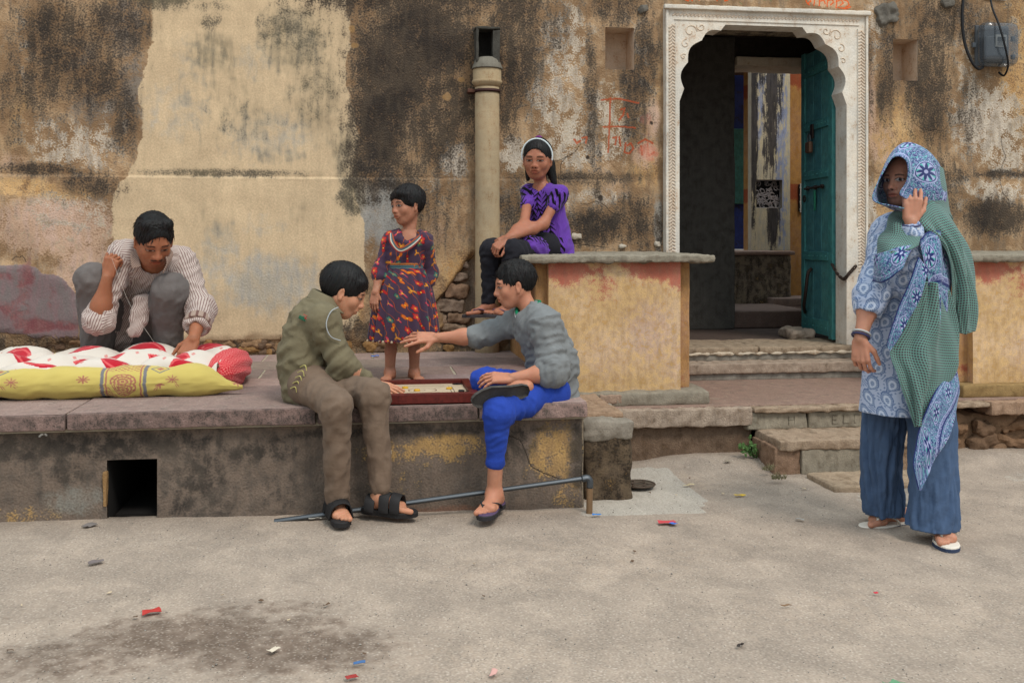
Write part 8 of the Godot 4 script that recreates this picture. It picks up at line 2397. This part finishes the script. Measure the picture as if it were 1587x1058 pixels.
# a sheet through a grid of control points (rows along v), with thickness; uv in metres along the sheet, or 0..1
func loft(rows: Array, nu: int, nv: int, closed := false, thick := 0.003, ripple: Variant = null, uv_unit := false) -> Mb:
	var b := Mb.new()
	var R := rows.size()
	var fine: Array = []
	for r in R:
		var row: Array = rows[r]
		var m := row.size()
		var line := PackedVector3Array()
		for s in nu + 1:
			var t := float(s) / nu * (m if closed else m - 1)
			var k := mini(int(t), m - 1 if closed else m - 2)
			var f := t - k
			if closed:
				line.append((row[k % m] as Vector3).cubic_interpolate(row[(k + 1) % m], row[(k - 1 + m) % m], row[(k + 2) % m], f))
			else:
				line.append((row[k] as Vector3).cubic_interpolate(row[k + 1], row[maxi(k - 1, 0)], row[mini(k + 2, m - 1)], f))
		fine.append(line)
	var P := PackedVector3Array()
	for q in nv + 1:
		var t := float(q) / nv * (R - 1)
		var k := mini(int(t), R - 2)
		var f := t - k
		for s in nu + 1:
			P.append((fine[k][s] as Vector3).cubic_interpolate(fine[k + 1][s], fine[maxi(k - 1, 0)][s], fine[mini(k + 2, R - 1)][s], f))
	var W := nu + 1
	var N := PackedVector3Array()
	N.resize(P.size())
	for pass_ in (2 if ripple != null else 1):
		for q in nv + 1:
			for s in W:
				var sl := s - 1
				var sr := s + 1
				if closed:
					sl = (s - 1 + nu) % nu
					sr = (s + 1) % nu
				else:
					sl = maxi(sl, 0)
					sr = mini(sr, nu)
				var du := P[q * W + sr] - P[q * W + sl]
				var dv := P[mini(q + 1, nv) * W + s] - P[maxi(q - 1, 0) * W + s]
				var c := dv.cross(du)
				N[q * W + s] = c.normalized() if c.length_squared() > 1e-16 else Vector3.UP
		if pass_ == 0 and ripple != null:
			for q in nv + 1:
				for s in W:
					var sx := (s % nu) if closed else s
					P[q * W + s] += N[q * W + s] * float(ripple.call(float(sx) / nu, float(q) / nv))
	var ulen := PackedFloat32Array()
	ulen.resize(P.size())
	var vlen := PackedFloat32Array()
	vlen.resize(P.size())
	for q in nv + 1:
		for s in W:
			if s > 0:
				ulen[q * W + s] = ulen[q * W + s - 1] + P[q * W + s].distance_to(P[q * W + s - 1])
			if q > 0:
				vlen[q * W + s] = vlen[(q - 1) * W + s] + P[q * W + s].distance_to(P[(q - 1) * W + s])
	for side in 2:
		for q in nv + 1:
			for s in W:
				var k := q * W + s
				b.add(P[k] + N[k] * (thick * 0.5 if side == 0 else -thick * 0.5), Vector2(float(s) / nu, float(q) / nv) if uv_unit else Vector2(ulen[k], vlen[k]))
	var S := P.size()
	for q in nv:
		for s in nu:
			var k := q * W + s
			b.quad(k, k + W, k + W + 1, k + 1)
			b.quad(S + k, S + k + 1, S + k + W + 1, S + k + W)
	var rim: Array = []
	for q in nv:
		if not closed:
			rim.append([q * W, (q + 1) * W])
			rim.append([(q + 1) * W + nu, q * W + nu])
	for s in nu:
		rim.append([s + 1, s])
		rim.append([nv * W + s, nv * W + s + 1])
	for e in rim:
		b.quad(e[0], e[0] + S, e[1] + S, e[1])
	return b

# ---------------------------------------------------------------- smooth distance fields, meshed as surface nets
class Prim:
	var t := 0
	var a := Vector3.ZERO
	var ba := Vector3.ZERO
	var ibb := 0.0
	var ra := 0.0
	var dr := 0.0
	var ax := Vector3.ZERO
	var qi := 0.0
	var qs := 1.0
	var inv := Transform3D.IDENTITY
	var r := Vector3.ONE
	var r2 := Vector3.ONE
	var k := 0.02
	var op := 0
	var col := Color.WHITE
	var chart := -1
	var cx := Vector3.ZERO
	var fold := 0.0
	var fu := 0.0
	var fv := 0.0
	func dist(p: Vector3) -> float:
		if t == 0:
			var pa := p - a
			if qi != 0.0:
				pa += ax * (pa.dot(ax) * qi)
			var h := clampf(pa.dot(ba) * ibb, 0.0, 1.0)
			return ((pa - ba * h).length() - (ra + dr * h)) * qs
		if t == 1:
			var q := inv * p
			var k0 := (q / r).length()
			var k1 := (q / r2).length()
			return k0 * (k0 - 1.0) / maxf(k1, 1e-6)
		return p.dot(ax) - ra
	func low(p: Vector3) -> float:
		if t == 1:
			var q := inv * p
			var m := minf(r.x, minf(r.y, r.z))
			var k0 := (q / r).length()
			return (k0 - 1.0) * m
		return dist(p)

class Field:
	var prims: Array[Prim] = []
	var kk := 0.02
	var col := Color.WHITE
	func cap(a: Vector3, b: Vector3, ra: float, rb: float, flat := Vector3.ZERO, q := 1.0) -> Prim:
		var p := Prim.new()
		p.a = a
		p.ba = b - a
		if p.ba.length_squared() < 1e-10:
			p.ba = Vector3(0, 1e-4, 0)
		p.ibb = 1.0 / p.ba.length_squared()
		p.ra = ra
		p.dr = rb - ra
		if q != 1.0:
			var d := p.ba.normalized()
			p.ax = (flat - d * flat.dot(d)).normalized()
			p.qi = 1.0 / q - 1.0
			p.qs = (1.0 + minf(q, 1.0 / q)) * 0.5 if q > 1.0 else (1.0 + q) * 0.5
		p.k = kk
		p.col = col
		prims.append(p)
		return p
	func ell(c: Vector3, r: Vector3, bs := Basis.IDENTITY) -> Prim:
		var p := Prim.new()
		p.t = 1
		p.a = c
		p.inv = Transform3D(bs, c).affine_inverse()
		p.r = r
		p.r2 = r * r
		p.k = kk
		p.col = col
		prims.append(p)
		return p
	func plane(nrm: Vector3, at: Vector3) -> Prim:   # keeps what lies behind the plane
		var p := Prim.new()
		p.t = 2
		p.ax = nrm.normalized()
		p.ra = p.ax.dot(at)
		p.op = 2
		p.k = 0.004
		prims.append(p)
		return p

static func eval(list: Array[Prim], p: Vector3) -> float:
	var d := 1e3
	for m in list:
		var e := m.dist(p)
		if m.op == 0:
			var h := maxf(m.k - absf(d - e), 0.0)
			d = minf(d, e) - h * h / m.k * 0.25
		else:
			if m.op == 1:
				e = -e
			var h := maxf(m.k - absf(d - e), 0.0)
			d = maxf(d, e) + h * h / m.k * 0.25
	return d

# returns {v, i}; the field is sampled only in blocks that the surface can cross
static func nets(f: Field, cell: float) -> Mb:
	var lo := Vector3.ONE * 1e9
	var hi := -lo
	for p in f.prims:
		if p.op != 0:
			continue
		if p.t == 0:
			var m := maxf(p.ra, p.ra + p.dr) * maxf(1.0, p.qi + 1.0 if p.qi < 0.0 else 1.0)
			if p.qi < 0.0:
				m = maxf(p.ra, p.ra + p.dr) / (p.qi + 1.0)
			lo = lo.min(p.a.min(p.a + p.ba) - Vector3.ONE * m)
			hi = hi.max(p.a.max(p.a + p.ba) + Vector3.ONE * m)
		elif p.t == 1:
			var m := maxf(p.r.x, maxf(p.r.y, p.r.z))
			lo = lo.min(p.a - Vector3.ONE * m)
			hi = hi.max(p.a + Vector3.ONE * m)
	lo -= Vector3.ONE * cell * 3.0
	hi += Vector3.ONE * cell * 3.0
	var B := 4
	var S := 4
	var size := (hi - lo) / cell
	var bx := int(ceil(size.x / B)); var by := int(ceil(size.y / B)); var bz := int(ceil(size.z / B))
	var nx := bx * B + 1; var ny := by * B + 1; var nz := bz * B + 1
	var D := PackedFloat32Array()
	D.resize(nx * ny * nz)
	D.fill(1e6)
	var ID := PackedInt32Array()
	ID.resize(nx * ny * nz)
	ID.fill(-1)
	var blocks: Array[Vector3i] = []
	var half := B * cell * 0.5
	var rad := half * 1.7321
	var kmax := 0.0
	for p in f.prims:
		kmax = maxf(kmax, p.k)
	var some: Array[Prim] = []
	var near: Array[Prim] = []
	for Z in range(0, bz, S):
		for Y in range(0, by, S):
			for X in range(0, bx, S):
				some = _close(f.prims, lo + (Vector3(X, Y, Z) * B + Vector3.ONE * (B * S * 0.5)) * cell, rad * S, kmax)
				if some.is_empty():
					continue
				for z in range(Z, mini(Z + S, bz)):
					for y in range(Y, mini(Y + S, by)):
						for x in range(X, mini(X + S, bx)):
							var o := lo + Vector3(x, y, z) * (B * cell)
							var c := o + Vector3.ONE * half
							near = _close(some, c, rad, kmax)
							if near.is_empty():
								continue
							var dc := eval(near, c)
							if dc < -rad * 1.5 - 0.2 * kmax or dc > rad * 1.5 + 0.2 * kmax:
								continue
							blocks.append(Vector3i(x, y, z))
							for k in B + 1:
								for j in B + 1:
									var at := ((z * B + k) * ny + y * B + j) * nx + x * B
									for i in B + 1:
										if D[at + i] > 1e5:
											D[at + i] = eval(near, o + Vector3(i, j, k) * cell)
	var m := Mb.new()
	var sx := 1; var sy := nx; var sz := nx * ny
	var co := PackedInt32Array([0, sx, sy, sx + sy, sz, sx + sz, sy + sz, sx + sy + sz])
	var e0 := PackedInt32Array([0, 2, 4, 6, 0, 1, 4, 5, 0, 1, 2, 3])
	var e1 := PackedInt32Array([1, 3, 5, 7, 2, 3, 6, 7, 4, 5, 6, 7])
	for b in blocks:
		for k in B:
			for j in B:
				for i in B:
					var at := ((b.z * B + k) * ny + b.y * B + j) * nx + b.x * B + i
					var s := 0
					for q in 8:
						if D[at + co[q]] < 0.0:
							s |= 1 << q
					if s == 0 or s == 255:
						continue
					var sum := Vector3.ZERO
					var cnt := 0
					for q in 12:
						var a := e0[q]; var d := e1[q]
						if ((s >> a) & 1) != ((s >> d) & 1):
							var da := D[at + co[a]]; var dd := D[at + co[d]]
							var t := da / (da - dd)
							sum += Vector3((a & 1) + ((d & 1) - (a & 1)) * t, ((a >> 1) & 1) + (((d >> 1) & 1) - ((a >> 1) & 1)) * t, ((a >> 2) & 1) + (((d >> 2) & 1) - ((a >> 2) & 1)) * t)
							cnt += 1
					ID[at] = m.v.size()
					m.add(lo + (Vector3(b.x * B + i, b.y * B + j, b.z * B + k) + sum / cnt) * cell)
	for b in blocks:
		for k in B:
			for j in B:
				for i in B:
					var at := ((b.z * B + k) * ny + b.y * B + j) * nx + b.x * B + i
					if ID[at] < 0:
						continue
					var d0 := D[at]
					for q in 3:
						var step := sx if q == 0 else sy if q == 1 else sz
						var d1 := D[at + step]
						if (d0 < 0.0) == (d1 < 0.0):
							continue
						var u := sy if q == 0 else sz if q == 1 else sx
						var w := sz if q == 0 else sx if q == 1 else sy
						if at - u - w < 0:
							continue
						var A := ID[at]; var Bq := ID[at - u]; var C := ID[at - u - w]; var E := ID[at - w]
						if A < 0 or Bq < 0 or C < 0 or E < 0:
							continue
						if d0 < 0.0:
							m.quad(A, E, C, Bq)
						else:
							m.quad(A, Bq, C, E)
	return m

# the primitives that matter inside a ball
static func _close(list: Array[Prim], c: Vector3, rad: float, kmax: float) -> Array[Prim]:
	var dl := PackedFloat32Array()
	dl.resize(list.size())
	var best := 1e9
	var r: Array[Prim] = []
	for k in list.size():
		var e := list[k].low(c)
		dl[k] = e
		if list[k].op == 0 and e < best:
			best = e
	if best > rad * 1.05 + kmax * 0.3:
		return r
	for k in list.size():
		var p := list[k]
		if p.op == 0:
			if dl[k] < best + 2.2 * rad + p.k:
				r.append(p)
		elif p.op == 1:
			if dl[k] < rad * 1.8 + p.k:
				r.append(p)
		elif dl[k] > -rad * 1.2 - p.k:
			r.append(p)
	return r

# smooths a per-vertex value along the edges
static func relax(vals: PackedFloat32Array, i: PackedInt32Array, times: int) -> PackedFloat32Array:
	for t in times:
		var s := vals.duplicate()
		var w := PackedFloat32Array()
		w.resize(vals.size())
		w.fill(1.0)
		for k in range(0, i.size(), 3):
			for q in 3:
				var a := i[k + q]; var b := i[k + (q + 1) % 3]
				s[a] += vals[b]
				w[a] += 1.0
		for k in vals.size():
			vals[k] = s[k] / w[k]
	return vals

static func nearest(f: Field, p: Vector3) -> int:
	var best := 1e9
	var at := -1
	for k in f.prims.size():
		var m := f.prims[k]
		if m.op != 0:
			continue
		var e := m.dist(p)
		if e < best:
			best = e
			at = k
	return at

# chart coordinates on a capsule: x round it in metres, y along it
static func chart_uv(m: Prim, p: Vector3) -> Vector2:
	var d := m.ba.normalized()
	var cx := (m.cx - d * m.cx.dot(d)).normalized()
	var cy := d.cross(cx)
	var q := p - m.a
	return Vector2(atan2(q.dot(cy), q.dot(cx)) * (m.ra + m.dr * 0.5), q.dot(d))

# cloth: nets + folds + a texture chart per capsule (unshared corners so that charts meet in clean seams)
static func cloth(f: Field, cell: float, sd: int, rough := 0.0015) -> Mb:
	var g := nets(f, cell)
	g.normals()
	var owner := PackedInt32Array()
	owner.resize(g.v.size())
	var push := PackedFloat32Array()
	push.resize(g.v.size())
	var n1 := FastNoiseLite.new()
	n1.seed = sd
	n1.frequency = 1.0
	n1.fractal_octaves = 2
	var n2 := FastNoiseLite.new()
	n2.seed = sd + 7
	n2.frequency = 14.0
	n2.fractal_octaves = 3
	for k in g.v.size():
		var o := nearest(f, g.v[k])
		owner[k] = o
		var m := f.prims[o]
		var e := n2.get_noise_3dv(g.v[k]) * rough * 2.0
		if m.fold > 0.0 and m.t == 0:
			var c := chart_uv(m, g.v[k])
			var w := n2.get_noise_3dv(g.v[k] * 0.35)
			var x := n1.get_noise_2d(c.x * m.fu + w * 0.6, c.y * m.fv + w * 0.6 + o * 3.1)
			var y := n1.get_noise_2d(c.x * m.fu * 0.55 + 31.0, c.y * m.fv * 0.55 + o * 5.7)
			e += m.fold * (maxf(1.0 - absf(x) * 3.4, -0.45) + 0.7 * y)
		push[k] = e
	push = relax(push, g.i, 1)
	for k in g.v.size():
		g.v[k] += g.n[k] * push[k]
	g.normals()
	var r := Mb.new()
	for k in range(0, g.i.size(), 3):
		var a := g.i[k]; var b := g.i[k + 1]; var d := g.i[k + 2]
		var o := owner[a]
		if owner[b] == owner[d]:
			o = owner[b]
		var m := f.prims[o]
		var uvs: Array[Vector2] = [Vector2.ZERO, Vector2.ZERO, Vector2.ZERO]
		var ids := [a, b, d]
		if m.t == 0 and m.cx != Vector3.ZERO:
			for q in 3:
				uvs[q] = chart_uv(m, g.v[ids[q]])
			var per := TAU * (m.ra + m.dr * 0.5)
			for q in [1, 2]:
				if uvs[q].x - uvs[0].x > per * 0.5:
					uvs[q].x -= per
				elif uvs[q].x - uvs[0].x < -per * 0.5:
					uvs[q].x += per
		for q in 3:
			var id := r.add(g.v[ids[q]], uvs[q], m.col)
			r.n.append(g.n[ids[q]])
			r.i.append(id)
	return r
